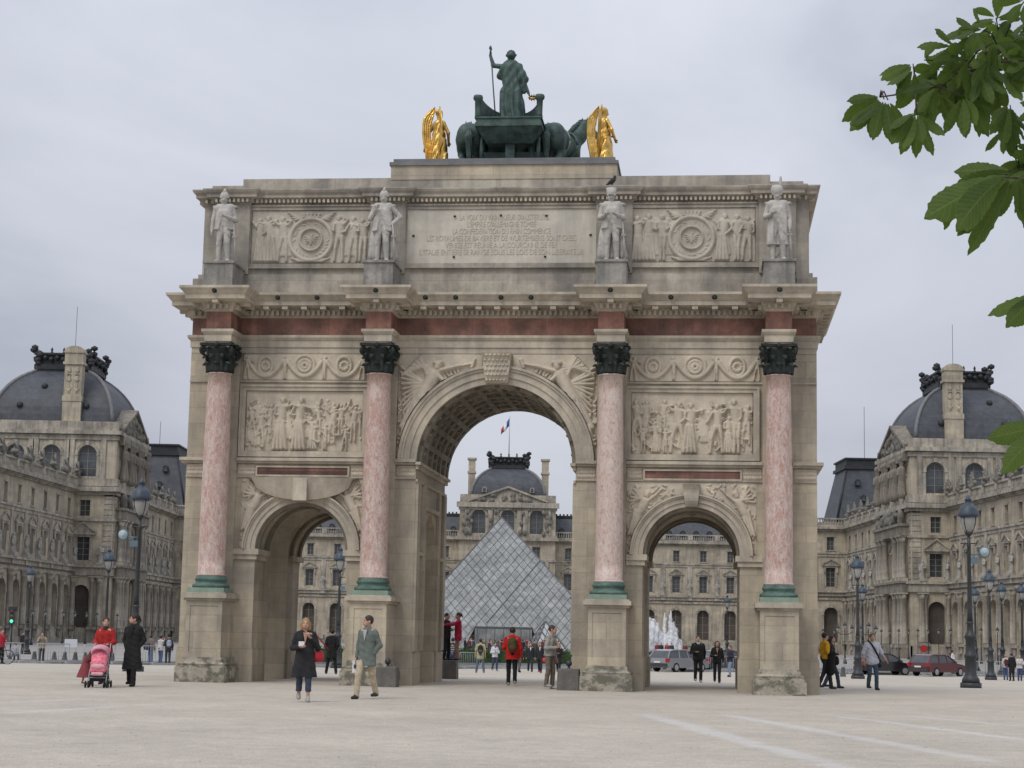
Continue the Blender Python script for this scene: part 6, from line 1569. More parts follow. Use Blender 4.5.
    # through the left side arch
    person('man in black coat and cap seen from behind through the left side arch', P(331, 674), 180, 1.74, .013, (.012, .012, .013), (.014, .014, .016), hair=(.012, .012, .012), legs='apart', armL='pocket', armR='pocket', hem=.62, flare=.02, face=False)
    # centre
    r, i = person('person in yellow green shirt with black backpack facing the pyramid', P(480, 673), 180, 1.70, .015, (.38, .40, .22), (.10, .13, .17), (.25, .23, .2), hair=(.02, .015, .012), legs='apart', armL='down', armR='down', hem=.86, face=False, sleeve=.4); backpack(r, i, (.02, .02, .022), 'black backpack on the person in yellow green shirt', (.10, .10, .09))
    person('person in white and blue jacket with jeans walking beyond the arch', P(494.5, 671), 30, 1.70, .015, (.60, .62, .66), (.045, .055, .10), (.3, .3, .3), hair=(.03, .02, .015), armL='fold', armR='front', hem=.84, stride=.12, collar=(.05, .14, .36))
    r, i = person('man in bright red jacket and black trousers walking away under the arch', P(511.5, 685.5), 182, 1.68, .011, (.52, .022, .018), (.014, .014, .015), (.30, .28, .27), hair=(.05, .03, .02), armL='front', armR='down', hem=.78, stride=.10, face=False, build=1.08); backpack(r, i, (.075, .07, .03), 'olive and brown backpack on the man in the red jacket', (.13, .07, .03))
    person('partly hidden person in dark top just beyond the man in the red jacket', P(519, 672.5), 150, 1.68, .016, (.05, .04, .05), (.10, .09, .09), (.02, .02, .02), hair=(.02, .015, .012), stride=.2)
    person('man in open dark suit and white shirt walking beyond the arch', P(530, 672), 5, 1.72, .015, (.025, .027, .033), (.028, .03, .037), hair=(.03, .02, .015), stride=.13, armL='down', armR='down', hem=.76, open_front=(.7, .7, .7))
    r, i = person('woman in black jacket and red shoes beyond the arch', P(540, 673), -15, 1.68, .015, (.022, .022, .026), (.022, .022, .028), (.42, .03, .03), hair=(.09, .05, .03), hairstyle='bob', stride=.16, hem=.76, open_front=(.6, .6, .6)); shoulder_bag('round red bag carried by the woman in black jacket and red shoes', world_pt(r, (.26, -.04, .72)), r.rotation_euler.z, (.60, .04, .04), .22, .20, .1)
    person('grey haired man in pale grey blouson and brown trousers standing by the stone block', P(549, 689), 62, 1.74, .011, (.32, .31, .285), (.165, .135, .105), (.34, .34, .34), hair=(.06, .04, .03), legs='walk', stride=.05, armL='down', armR='front', hem=.90, lean=.10, build=1.05, turn=12)
    person('woman with auburn hair in black coat behind the man in grey blouson', P(558.5, 672.5), -20, 1.70, .015, (.02, .018, .02), (.02, .018, .02), hair=(.24, .10, .05), hairstyle='bob', stride=.08, hem=.5, coat=True, flare=.03, armL='front', armR='front')
    r, i = person('person in dark striped sweater standing behind the stone block', P(452, 674), 175, 1.62, .013, (.035, .035, .045), (.04, .07, .20), (.05, .05, .05), hair=(.02, .018, .015), legs='stand', armL='front', armR='front', hem=.82, face=False)
    T, s = i['T'], i['s']; b = MB()
    for k in range(5):
        c = T((0, 0, (1.02 + .085 * k) * s)); b.lathe(tuple(c), [(.128 * s, -.012), (.129 * s, .012)], 24, cap=False, sx=1.52)
    b.build('sweater_stripe', fabric((.50, .50, .50)), r)
    # right side arch
    r, i = person('man dressed in black walking towards us through the right side arch', P(698, 682.5), 2, 1.70, .012, (.013, .013, .014), (.013, .013, .015), (.3, .3, .3), hair=(.06, .04, .03), stride=.08, armL='back', armR='front', hem=.84, build=1.12, turn=-10, collar=(.5, .48, .45))
    person('woman in black top with pale neckline walking beside the man in black', P(717, 683), -4, 1.52, .012, (.013, .013, .014), (.013, .013, .015), hair=(.06, .03, .025), hairstyle='long', stride=.08, armL='down', armR='front', hem=.84, open_front=(.46, .28, .21))
    person('person in dark top and pale jeans at the inner edge of the right side arch', P(730, 677), -60, 1.68, .014, (.03, .03, .045), (.20, .26, .36), hair=(.10, .06, .04), stride=.08, armL='front', armR='front', hem=.84)
    # right
    r, i = person('man in yellow shirt carrying a black jacket, emerging right of the arch', P(825, 689), 105, 1.72, .012, (.66, .36, .02), (.035, .04, .045), hair=(.03, .02, .015), stride=.26, armL='front', armR='front', hem=.93, sleeve=.45, turn=15)
    e = empty('carried_jacket', world_pt(r, (-.10, -.16, .95)), r.rotation_euler.z); tag(e, 'black jacket draped over the arm of the man in yellow shirt', 'jacket')
    blob('draped_cloth', [('c', (-.14, 0, .16), (.16, -.02, .16), .085, .085), ('c', (-.12, .04, .1), (-.16, .1, -.42), .11, .13), ('c', (.1, -.04, .1), (.12, .02, -.30), .10, .12), ('c', (-.02, .02, .1), (0, .08, -.36), .11, .12)], .013, fabric((.012, .012, .013)), e, .06, lambda X, Y, Z: .008 * np.sin(X * 40 + Z * 8))
    r, i = person('woman with dark hair in dark olive coat walking beside the man in yellow', P(833, 688.5) + Vector((0, .25, 0)), 85, 1.64, .012, (.030, .033, .022), (.05, .07, .10), hair=(.03, .015, .012), hairstyle='long', stride=.25, armL='down', armR='front', hem=.62, flare=.02, coat=True, turn=-20)
    shoulder_bag('black handbag of the woman in dark olive coat', world_pt(r, (-.24, -.05, .88)), r.rotation_euler.z + PI / 2, (.012, .012, .013), .30, .26, .11)
    r, i = person('man in white shirt and blue jeans walking right of the arch', P(872.5, 690), 14, 1.72, .011, (.52, .53, .58), (.055, .085, .115), (.025, .025, .025), hair=(.10, .065, .04), stride=.10, armL=((.13, -.02, -.26), (.22, -.12, -.46)), armR=((.10, .04, -.28), (.10, -.02, -.52)), hem=.95, sleeve=.5, build=1.10, turn=-8)
    T, s = i['T'], i['s']
    pts = [T((-.13 * s, .0, 1.53 * s)), T((-.08 * s, -.135 * s, 1.42 * s)), T((.04 * s, -.165 * s, 1.22 * s)), T((.17 * s, -.13 * s, 1.0 * s)), T((.21 * s, .02, .92 * s)), T((.1 * s, .16 * s, 1.15 * s)), T((-.08 * s, .13 * s, 1.45 * s)), T((-.13 * s, .0, 1.53 * s))]
    ws = [world_pt(r, p) for p in pts]; o = world_pt(r, T((.24 * s, .06, .86 * s)))
    e = empty('messenger_bag', o, r.rotation_euler.z); tag(e, 'dark messenger bag slung across the man in white shirt', 'bag')
    blob('bag_body', [('c', (-.0, -.10, .05), (0, .10, .05), .05, .05), ('c', (0, -.11, -.10), (0, .11, -.10), .055, .055)], .013, fabric((.02, .02, .025)), e, .08)
    M = Matrix.Rotation(-r.rotation_euler.z, 3, 'Z'); MB().tube([tuple(M @ (p - o)) for p in ws], .028, 6).build('strap', fabric((.018, .018, .02)), e)
    r, i = person('person in white top with dark red backpack, far right', P(1006, 680), 175, 1.62, .016, (.55, .53, .50), (.07, .10, .22), hair=(.35, .25, .15), legs='stand', hem=.86, face=False); backpack(r, i, (.10, .015, .02), 'dark red backpack on the person in white, far right')
    person('person in long black coat, far right', P(1012, 681), 190, 1.68, .016, (.015, .015, .018), (.02, .02, .025), hair=(.03, .02, .02), legs='stand', hem=.5, coat=True, face=False)
    person('person in white top and dark jeans with arms folded, at the right edge', P(1020, 681), -15, 1.60, .016, (.55, .53, .52), (.05, .07, .16), hair=(.25, .18, .12), legs='stand', armL='fold', armR='fold', hem=.84)
    person('dark haired person in white shirt standing beyond the red estate car', stand(953, 139), 60, 1.75, .02, (.66, .66, .66), (.08, .10, .16), hair=(.02, .02, .02), legs='stand', armL='fold', armR='front', face=False)
people()
# ------------------------------------------------------------------ granite blocks with an iron ball, at the feet of the central piers
def stone_block(name, label, x, y, w, d, h, ball=True):
    r = empty('stone_block', x if y is None else A2W(x, y), -TH); tag(r, label, 'stone block')
    b = MB(); b.frustum(-w / 2, w / 2, -d / 2, d / 2, -.05, -w / 2 + .015, w / 2 - .015, -d / 2 + .015, d / 2 - .015, h - .02); b.frustum(-w / 2 + .015, w / 2 - .015, -d / 2 + .015, d / 2 - .015, h - .02, -w / 2 + .04, w / 2 - .04, -d / 2 + .04, d / 2 - .04, h); b.build('block', BLOCKSTONE, r)
    if ball: MB().lathe((0, 0, h), [(.05, 0), (.035, .03), (.03, .06), (.075, .09), (.085, .14), (.075, .19), (.03, .22), (0, .23)], 14, cap=False).build('iron_knob', LAMP_IRON, r)
    return r
stone_block('stone_block', 'granite block with iron knob in front of the pier left of the central opening', -2.60, -1.14, .56, .56, .54)
stone_block('stone_block', 'granite block with iron knob in front of the pier right of the central opening', 2.25, -.32, .60, .60, .58)
BP = spot(449.5, 679); stone_block('stone_block', 'granite block inside the central opening that two people stand on', BP, None, .54, .6, .64, False)
def kid(label, dx, heading, **kw):
    p = BP + Vector((dx, .05, .64)); return person(label, p, heading, **kw)
kid('dark clothed youngster standing on the granite block against the pier', -.14, 60, H=1.60, vox=.012, top=(.025, .022, .024), bottom=(.018, .018, .022), hair=(.02, .015, .012), legs='stand', armL='front', armR='front', hem=.82)
kid('girl in raspberry red jacket on the granite block reaching to the left', .26, -80, H=1.62, vox=.012, top=(.40, .018, .06), bottom=(.30, .18, .12), hair=(.045, .025, .018), hairstyle='bun', legs='stand', armL='reach', armR='reach', hem=.72)

# ------------------------------------------------------------------ crowd queueing by the pyramid: small figures, copies of a few
def crowd():
    rr = random.Random(12); protos = []
    cols = [((.03, .03, .04), (.03, .03, .05)), ((.16, .04, .04), (.04, .05, .08)), ((.35, .35, .34), (.05, .06, .1)), ((.05, .06, .09), (.08, .08, .08)), ((.09, .075, .06), (.05, .05, .06)), ((.20, .17, .13), (.06, .07, .09))]
    for k, (t, bt) in enumerate(cols):
        r = empty('person', (0, 0, 0)); r['category'] = 'person'; r['label'] = 'tiny figure in the queue at the foot of the glass pyramid'; r['group'] = 'people queueing at the glass pyramid'
        blob('body', [('e', (0, -.01, 1.6), (.09, .1, .12)), ('c', (0, 0, 1.45), (0, 0, 1.55), .05, .05), ('c', (.1, 0, 1.0), (.09, 0, .1), .08, .05), ('c', (-.1, 0, 1.0), (-.09, 0, .1), .08, .05), ('c', (0, 0, 1.0), (0, 0, 1.4), .12, .12), ('c', (.2, 0, 1.4), (.24, -.1, .85), .05, .04), ('c', (-.2, 0, 1.4), (-.24, -.1, .85), .05, .04)], .035, SKIN, r, .05)
        blob('jacket', [('c', (.09, 0, 1.36), (-.09, 0, 1.36), .14, .14), ('c', (0, 0, 1.3), (0, 0, .85), .19, .2), ('c', (.2, 0, 1.4), (.25, -.05, 1.0), .08, .065), ('c', (-.2, 0, 1.4), (-.25, -.05, 1.0), .08, .065)], .035, fabric(t), r, .05)
        blob('trousers', [('c', (.1, 0, .95), (.1, 0, .08), .11, .075), ('c', (-.1, 0, .95), (-.1, .05, .08), .11, .075)], .035, fabric(bt), r, .03)
        blob('hair', [('e', (0, .03, 1.65), (.1, .11, .1))], .03, fabric((.03 + .1 * rr.random() * (k % 2), .025, .02)), r)
        protos.append(r)
    used = set()
    for i in range(30):
        px = 466 + 96 * (i + rr.uniform(-.8, .8)) / 30; Y = rr.uniform(190, 262)
        p = stand(px, Y)
        k = i % 6; o = protos[k] if k not in used else copy_tree(protos[k]); used.add(k); o.location = p; o.rotation_euler = (0, 0, rr.uniform(0, 6.28)); sc = rr.uniform(.94, 1.06); o.scale = (sc,) * 3
    # visitors sitting on the fountain rim, mostly in red
    names = ['red jacket at the left end of the row', 'dark coat second in the row', 'bright red top in the middle of the row', 'dark jacket right of the red tops', 'red jumper at the right of the row']
    for j, (px, t) in enumerate(((657, (.20, .04, .05)), (661, (.03, .03, .04)), (667, (.30, .05, .05)), (671.5, (.05, .05, .06)), (685, (.16, .05, .05)))):
        o = empty('person', stand(px, 214)); tag(o, 'visitor seen before the fountain spray, %s' % names[j], 'person', 'visitors by the fountain')
        src = protos[0]
        for chd in src.children:
            c = chd.copy(); c.data = chd.data.copy(); COL.objects.link(c); c.parent = o
            if chd.name.startswith('jacket'): c.data.materials[0] = fabric(t)
crowd()
# ------------------------------------------------------------------ four stone soldiers on the attic pedestals
def soldier(x, label, seed, headgear, coat_len, arms, cloak=False):
    r = empty('soldier_statue', A2W(x, -.12, 11.86), -TH); tag(r, label, 'statue'); h = 2.22; s = h / 1.9
    rr = random.Random(seed); sw = rr.uniform(-.06, .06)
    hp = .95 * s
    pr = [('e', (sw, -.03, 1.63 * s), (.088 * s, .10 * s, .12 * s)), ('c', (sw, -.10 * s, 1.62 * s), (sw, -.125 * s, 1.595 * s), .02, .025, .02), ('c', (sw, 0, 1.45 * s), (sw, -.01, 1.55 * s), .065 * s, .06 * s)]
    pr += [('c', (.13 * s + sw * .5, 0, 1.40 * s), (-.13 * s + sw * .5, 0, 1.40 * s), .11 * s, .11 * s), ('c', (.07 * s, 0, 1.3 * s), (.05 * s, 0, 1.0 * s), .14 * s, .115 * s), ('c', (-.07 * s, 0, 1.3 * s), (-.05 * s, 0, 1.0 * s), .14 * s, .115 * s)]
    kn = (.10 * s, -.09 * s, .52 * s)
    pr += [('c', (.085 * s, 0, hp), kn, .105 * s, .075 * s), ('c', kn, (.12 * s, -.02, .1 * s), .078 * s, .055 * s), ('c', (-.085 * s, 0, hp), (-.11 * s, .0, .5 * s), .105 * s, .075 * s), ('c', (-.11 * s, 0, .5 * s), (-.12 * s, .02, .1 * s), .078 * s, .055 * s)]
    for q, y in ((.12, -.02), (-.12, .02)): pr += [('c', (q * s, y + .03, .06 * s), (q * 1.25 * s, y - .16 * s, .045 * s), .06 * s, .05 * s)]
    for sx, a in ((1, arms[0]), (-1, arms[1])):
        S = V3(.21 * s * sx + sw * .5, 0, 1.40 * s); e, w = ARM[a]; e = S + V3(e[0] * sx, e[1], e[2]) * s; w = S + V3(w[0] * sx, w[1], w[2]) * s
        pr += [('c', tuple(S), tuple(e), .075 * s, .062 * s), ('c', tuple(e), tuple(w), .062 * s, .045 * s)] + hand_prims(w, w - e, s, sx, .7, 1.15)
    blob('body', pr, .013, STATUE_STONE, r, .03, lambda X, Y, Z: .004 * np.sin(X * 60) * np.sin(Z * 22))
    cp = [('c', (.08 * s, .02, 1.25 * s), (.10 * s, .03, coat_len * s), .15 * s, .17 * s), ('c', (-.08 * s, .02, 1.25 * s), (-.10 * s, .03, coat_len * s), .15 * s, .17 * s), ('c', (.15 * s, 0, 1.43 * s), (-.15 * s, 0, 1.43 * s), .10 * s, .10 * s), ('below', coat_len * s), ('sub', (0, -.25 * s, .75 * s), (.13 * s, .22 * s, .42 * s))]
    blob('uniform_coat', cp, .014, STATUE_STONE, r, .03, lambda X, Y, Z: .010 * np.sin(X * 48 + seed) * np.clip(1.3 * s - Z, 0, 1))
    for sx in (-1, 1): MB().lathe((sx * .25 * s, 0, 1.46 * s), [(0, .03), (.07, .02), (.085, -.02), (.06, -.06)], 10, cap=False).build('epaulette', STATUE_STONE, r)
    b = MB()
    hz = 1.66 * s
    if headgear == 'helmet': b.lathe((sw, -.01, hz), [(.115 * s, 0), (.12 * s, .04), (.10 * s, .12 * s), (.05 * s, .18 * s), (0, .2 * s)], 14, cap=False); b.tube([(sw, -.10, hz + .17), (sw, 0, hz + .27), (sw, .12, hz + .17), (sw, .17, hz - .05)], [.03, .04, .04, .03], 6)
    if headgear == 'bearskin': b.lathe((sw, -.01, hz), [(.11 * s, -.02), (.135 * s, .06), (.145 * s, .16), (.12 * s, .26), (.05 * s, .31), (0, .32)], 14, cap=False)
    if headgear == 'shako': b.lathe((sw, -.01, hz), [(.112 * s, -.01), (.11 * s, .06), (.125 * s, .22), (.0, .235)], 14, cap=False); b.cbox((sw, -.13 * s, hz + .01), (.16, .08, .02))
    if headgear == 'plume': b.lathe((sw, -.01, hz), [(.11 * s, -.03), (.14 * s, .05), (.15 * s, .16), (.12 * s, .25), (0, .28)], 14, cap=False); b.tube([(sw + .08, -.02, hz + .1), (sw + .10, -.02, hz + .33), (sw + .10, -.01, hz + .52)], [.025, .045, .03], 7)
    b.build('headgear', STATUE_STONE, r)
    b = MB(); b.box(-.40, .40, -.34, .36, 0, .055); b.build('plinth', STATUE_STONE, r)
    b = MB(); gx = .27 * s
    b.tube([(gx + .05, -.02, .06), (gx + .02, -.05, .7), (gx - .02, -.10, 1.15)], [.035, .03, .018], 6); b.cbox((gx + .01, -.06, .80), (.13, .05, .05)); b.build('sabre_and_musket', STATUE_STONE, r)
    if cloak: blob('cloak', [('c', (.12 * s, .12, 1.42 * s), (.24 * s, .16, .2 * s), .10, .15), ('c', (-.12 * s, .12, 1.42 * s), (-.26 * s, .16, .2 * s), .10, .15), ('c', (0, .15, 1.4 * s), (0, .2, .2 * s), .1, .14), ('below', .05)], .016, STATUE_STONE, r, .05, lambda X, Y, Z: .014 * np.sin(X * 38))
    else: blob('support_trunk', [('c', (.18 * s, .14, .02), (.12 * s, .13, .75 * s), .13, .09), ('c', (-.1, .14, .05), (.2, .16, .3), .08, .1)], .018, STATUE_STONE, r, .04)
soldier(-7.93, 'stone cuirassier statue, leftmost on the attic above the pink columns', 3, 'helmet', .86, ('front', 'down'))
soldier(-3.29, 'stone statue with cloak and one arm held out, left of the inscription', 5, 'helmet', .80, ('hip', 'raise') if False else ('hip', 'chest'), True)
soldier(3.27, 'stone soldier statue with draped shoulders and flat hat, right of the inscription', 8, 'shako', .84, ('front', 'front'), True)
soldier(7.90, 'stone grenadier statue with tall plumed bearskin, rightmost on the attic', 13, 'plume', .42, ('down', 'front'))

# ------------------------------------------------------------------ bronze quadriga with driver, horses and two gilded Victories
QZ = 15.235
def quadriga():
    base = A2W(0, 3.0, QZ)
    # chariot, seen from behind: the platform is open towards us
    r = empty('chariot', base, -TH); tag(r, 'green bronze chariot with curved sides on top of the arch', 'chariot')
    b = MB(); b.box(-1.0, 1.0, -.95, .9, 1.28, 1.40); b.box(-.97, .97, -.92, .87, 1.40, 1.52); b.box(-1.01, 1.01, -.96, .9, 1.52, 1.57); b.build('platform', GREEN_BRONZE, r)
    b = MB(); vs = []; fs = []; n = 24                 # body wall: horseshoe plan, rim high at the rear ends and dipping between
    for i in range(n + 1):
        t = i / n; a = PI * t; x = -.93 * math.cos(a); y = -.85 + 1.55 * math.sin(a) ** .8 if 0 < t < 1 else -.85; k = abs(math.cos(a)); z = 1.57 + .50 + .17 * k ** 2.4
        ln = math.hypot(x, y + .2) or 1; ox, oy = x * .07, .05 * math.sin(a)
        vs += [(x, y, 1.55), (x, y, z), (x * .92, y - .06 * math.sin(a), z), (x * .92, y - .06 * math.sin(a), 1.55)]
    for i in range(n):
        for k in range(4): a, c = i * 4 + k, i * 4 + (k + 1) % 4; fs.append((a, c, c + 4, a + 4))
    fs += [(0, 1, 2, 3), tuple(n * 4 + k for k in range(4))]
    b.add(vs, fs); b.build('chariot_body', GREEN_BRONZE, r)
    b = MB()
    for sx in (-1, 1):
        b.lathe((sx * .93, -.86, 1.55), [(.10, 0), (.085, .1), (.095, .52), (.14, .57), (.15, .63), (.13, .69), (.0, .70)], 12)
    b.build('corner_scroll', GREEN_BRONZE, r)
    b = MB(); b.frustum(-.95, .95, -.85, .85, 1.27, -.62, .62, -.5, .6, .95) if False else b.frustum(-.70, .70, -.45, .7, .88, -.97, .97, -.9, .85, 1.278); b.box(-.14, .14, -.35, .35, 0, .9); b.box(-.9, .9, .0, .18, .55, .72); b.build('undercarriage', GREEN_BRONZE, r)
    for sx in (-1, 1):
        w = MB(); R = .62; n = 24
        w.tube([(0, R * math.cos(2 * PI * k / n), R * math.sin(2 * PI * k / n)) for k in range(n + 1)], .06, 6)
        for k in range(8): w.tube([(0, 0, 0), (0, R * math.cos(PI * k / 4), R * math.sin(PI * k / 4))], .035, 5)
        w.lathe((0, 0, 0), [(0, -.12), (.12, -.1), (.12, .1), (0, .12)], 8, cap=False); w.build('wheel', GREEN_BRONZE, r, (sx * .86, .25, .66))
    # driver: a robed woman with a raised arm holding a staff, back towards us
    d = empty('charioteer_statue', base + Vector((0, 0, 1.57)), -TH); tag(d, 'green bronze robed figure standing in the chariot, left arm raised high', 'statue')
    sg = (-.06, 0)
    fold = lambda X, Y, Z: .022 * np.sin(X * 34 + Z * 5 + np.sin(Z * 4) * 1.5) * np.clip(1.75 - Z, 0, 1) + .012 * np.sin(Z * 16 - X * 24) * (Z > 1.0)
    blob('robe', [('c', (-.06, 0, 1.75), (-.02, 0, 1.25), .30, .27), ('c', (-.02, 0, 1.25), (.06, .02, .1), .29, .36), ('c', (.1, -.06, 1.1), (.22, -.08, .05), .2, .2), ('c', (-.15, 0, 1.0), (-.12, -.05, .05), .24, .24), ('c', (-.24, 0, 1.80), (-.36, .02, 1.55), .14, .13), ('c', (.16, 0, 1.80), (.32, -.02, 1.42), .15, .16), ('c', (.30, -.04, 1.5), (.36, -.06, 1.05), .13, .08), ('below', 0.0)], .016, GREEN_BRONZE, d, .07, fold)
    bp = [('e', (-.06, .02, 2.17), (.125, .145, .17)), ('c', (-.06, 0, 1.9), (-.06, .01, 2.08), .09, .085), ('c', (-.25, 0, 1.83), (.13, 0, 1.83), .12, .12), ('c', (-.06, 0, 1.75), (0, 0, 1.0), .2, .2),
          ('c', (-.27, 0, 1.83), (-.60, .0, 1.88), .085, .07), ('c', (-.60, .0, 1.88), (-.70, -.02, 2.20), .068, .045)]
    w = V3(-.70, -.02, 2.20); bp += hand_prims(w, V3(-.03, 0, 1), 1.35, -1, .8, 1.1)
    bp += [('c', (.16, 0, 1.78), (.34, -.02, 1.38), .085, .07), ('c', (.34, -.02, 1.38), (.50, -.05, .98), .065, .045)]; w = V3(.50, -.05, .98); bp += hand_prims(w, V3(.4, -.1, -.9), 1.35, 1, .8, 1.1)
    blob('body', bp, .014, GREEN_BRONZE, d, .03)
    blob('hair', [('e', (-.06, -.0, 2.21), (.145, .16, .15)), ('e', (-.06, -.16, 2.16), (.08, .08, .07)), ('c', (-.19, .02, 2.2), (.07, .02, 2.2), .04, .04)], .014, GREEN_BRONZE, d, .03, lambda X, Y, Z: .006 * np.sin(X * 90 + Z * 20))
    b = MB(); b.tube([(-.68, -.02, 2.32), (-.58, -.12, 1.2), (-.46, -.22, .02)], .022, 6); b.lathe((-.70, -.02, 2.42), [(.0, -.06), (.045, -.02), (.04, .05), (0, .10)], 8, cap=False); b.build('staff', GREEN_BRONZE, d)
    b = MB(); c0 = (.64, -.10, .82)
    b.tube([(c0[0] + .085 * math.cos(a), c0[1] + .07 * math.sin(a), c0[2] + .05 * math.sin(a)) for a in [2 * PI * k / 14 for k in range(15)]], .04, 6)
    for k in range(10): a = k * .63; b.tube([(c0[0] + .08 * math.cos(a), c0[1], c0[2] + .05 * math.sin(a)), (c0[0] + .15 * math.cos(a), c0[1], c0[2] + .11 * math.sin(a))], [.03, .01], 4); b.build('gilded_wreath', GOLD, d)
    # horses
    def horse(label, x, y, rot, hturn, hdrop=0):
        h = empty('horse_statue', A2W(x, y, QZ), -TH + rot); h.scale = (.97, .97, 1.0); tag(h, label, 'horse statue', 'bronze horses of the quadriga')
        # local: nose to +Y, rump towards -Y
        pr = [('e', (0, -.70, 1.30), (.40, .48, .44)), ('e', (.15, -.80, 1.30), (.26, .36, .40)), ('e', (-.15, -.80, 1.30), (.26, .36, .40)), ('e', (0, .0, 1.24), (.37, .75, .40)), ('e', (0, .62, 1.30), (.36, .42, .46))]
        hx = math.sin(hturn); hy = math.cos(hturn)
        pole = (.42 * hx, .95 + .15 * hy, 2.08)
        pr += [('c', (0, .70, 1.42), (.2 * hx, .98, 1.75), .33, .25), ('c', (.2 * hx, .98, 1.75), pole, .26, .18)]
        nose = (pole[0] + .50 * hx, pole[1] + .48 * hy, pole[2] - .42 - hdrop)
        pr += [('c', pole, nose, .165, .085), ('e', (pole[0] + .12 * hx, pole[1] + .1 * hy, pole[2] - .14), (.12, .15, .19)), ('c', (pole[0] - .07, pole[1], pole[2] + .12), (pole[0] - .09, pole[1], pole[2] + .27), .045, .012, .02), ('c', (pole[0] + .07, pole[1], pole[2] + .12), (pole[0] + .09, pole[1], pole[2] + .27), .045, .012, .02)]
        for sx in (-1, 1):
            a = .2 * sx
            pr += [('c', (a, -.86, 1.15), (a * 1.15, -.60, .80), .24, .14), ('c', (a * 1.15, -.60, .80), (a * 1.1, -.98, .50), .12, .075), ('c', (a * 1.1, -.98, .50), (a * 1.1, -.92, .12), .065, .055), ('c', (a * 1.1, -.92, .12), (a * 1.1, -.84, .04), .06, .075)]
            ly = .25 if sx > 0 else 0
            pr += [('c', (a * .9, .68, 1.1), (a, .72 + ly, .68 + ly * .6), .17, .085), ('c', (a, .72 + ly, .68 + ly * .6), (a, .70 + ly * .5, .12 + ly), .075, .05), ('c', (a, .70 + ly * .5, .12 + ly), (a, .76 + ly * .5, .04 + ly), .05, .075)]
        blob('body', pr, .026, GREEN_BRONZE, h, .09)
        blob('tail', [('c', (0, -1.12, 1.40), (0, -1.32, 1.15), .10, .13), ('c', (0, -1.32, 1.15), (.02, -1.28, .35), .13, .06)], .024, GREEN_BRONZE, h, .05, lambda X, Y, Z: .012 * np.sin(X * 90 + Z * 9))
        blob('mane', [('c', (0, .52, 1.72), (.12 * hx, .78, 1.98), .06, .08), ('c', (.12 * hx, .78, 1.98), (pole[0] - .1 * hx, pole[1] - .10, pole[2] + .12), .08, .07)], .022, GREEN_BRONZE, h, .04, lambda X, Y, Z: .014 * np.sin(Z * 60 + Y * 40))
        b = MB(); b.tube([(.42 * math.cos(a), .30 + .05 * math.sin(a), 1.26 + .44 * math.sin(a)) for a in [2 * PI * k / 20 for k in range(21)]], .045, 5); b.build('harness_collar', GREEN_BRONZE, h)
        b = MB(); b.tube([(.40 * math.cos(a), -.28, 1.26 + .42 * math.sin(a)) for a in [2 * PI * k / 20 for k in range(21)]], .03, 5); b.build('girth_strap', VERDI_PALE, h)
        return h
    horse('green bronze horse at the left end of the team, half hidden by the chariot', -1.40, 4.1, .10, -.3)
    horse('green bronze horse second from left, in front of the chariot', -.48, 4.9, .04, -.1)
    horse('green bronze horse just right of the chariot, rump towards us', .74, 4.3, -.10, .3)
    horse('green bronze horse at the right end with head turned to the right', 1.44, 4.1, -.30, 1.15)
    # gilded winged figures
    def victory(label, x, y, rot, arm_out, hturn):
        v = empty('winged_statue', A2W(x, y, QZ), -TH + rot); v.scale = (.90, .90, .95); tag(v, label, 'statue', None)
        fold = lambda X, Y, Z: .022 * np.sin(X * 42 + Z * 6) * np.clip(1.5 - Z, 0, 1) + .010 * np.sin(Z * 20 + X * 30)
        blob('robe', [('c', (0, 0, 1.45), (0, 0, 1.1), .20, .18), ('c', (0, 0, 1.1), (0, 0, .05), .22, .34), ('c', (.1, -.12, .95), (.18, -.2, .05), .16, .2), ('c', (-.16, .05, .9), (-.24, .12, .05), .15, .2), ('below', 0)], .017, GOLD, v, .06, fold)
        e1, w1 = ((.40, .0, 1.25), (.52, .02, .78)) if arm_out else ((.30, -.12, 1.15), (.12, -.3, 1.1))
        bp = [('e', (0, -.02, 1.80), (.105, .12, .14)), ('c', (0, -.13, 1.79), (0, -.15, 1.765), .02, .025, .02), ('c', (0, 0, 1.55), (0, 0, 1.7), .075, .07), ('c', (-.14, 0, 1.5), (.14, 0, 1.5), .10, .10), ('c', (0, 0, 1.45), (0, 0, .95), .15, .15), ('c', (.17, 0, 1.5), e1, .075, .06), ('c', e1, w1, .058, .042), ('c', (-.17, 0, 1.5), (-.30, -.1, 1.2), .075, .06), ('c', (-.30, -.1, 1.2), (-.22, -.28, .95), .058, .042)]
        bp += hand_prims(V3(*w1), V3(*w1) - V3(*e1), 1.15, 1, .6, 1.1) + hand_prims(V3(-.22, -.28, .95), V3(.08, -.18, -.25), 1.15, -1, .6, 1.1)
        blob('body', bp, .014, GOLD, v, .03)
        blob('hair', [('e', (0, .02, 1.85), (.12, .135, .12)), ('e', (0, .13, 1.86), (.07, .07, .06)), ('sub', (0, -.14, 1.79), (.09, .1, .11))], .014, GOLD, v, .03, lambda X, Y, Z: .006 * np.sin(X * 90 + Z * 30))
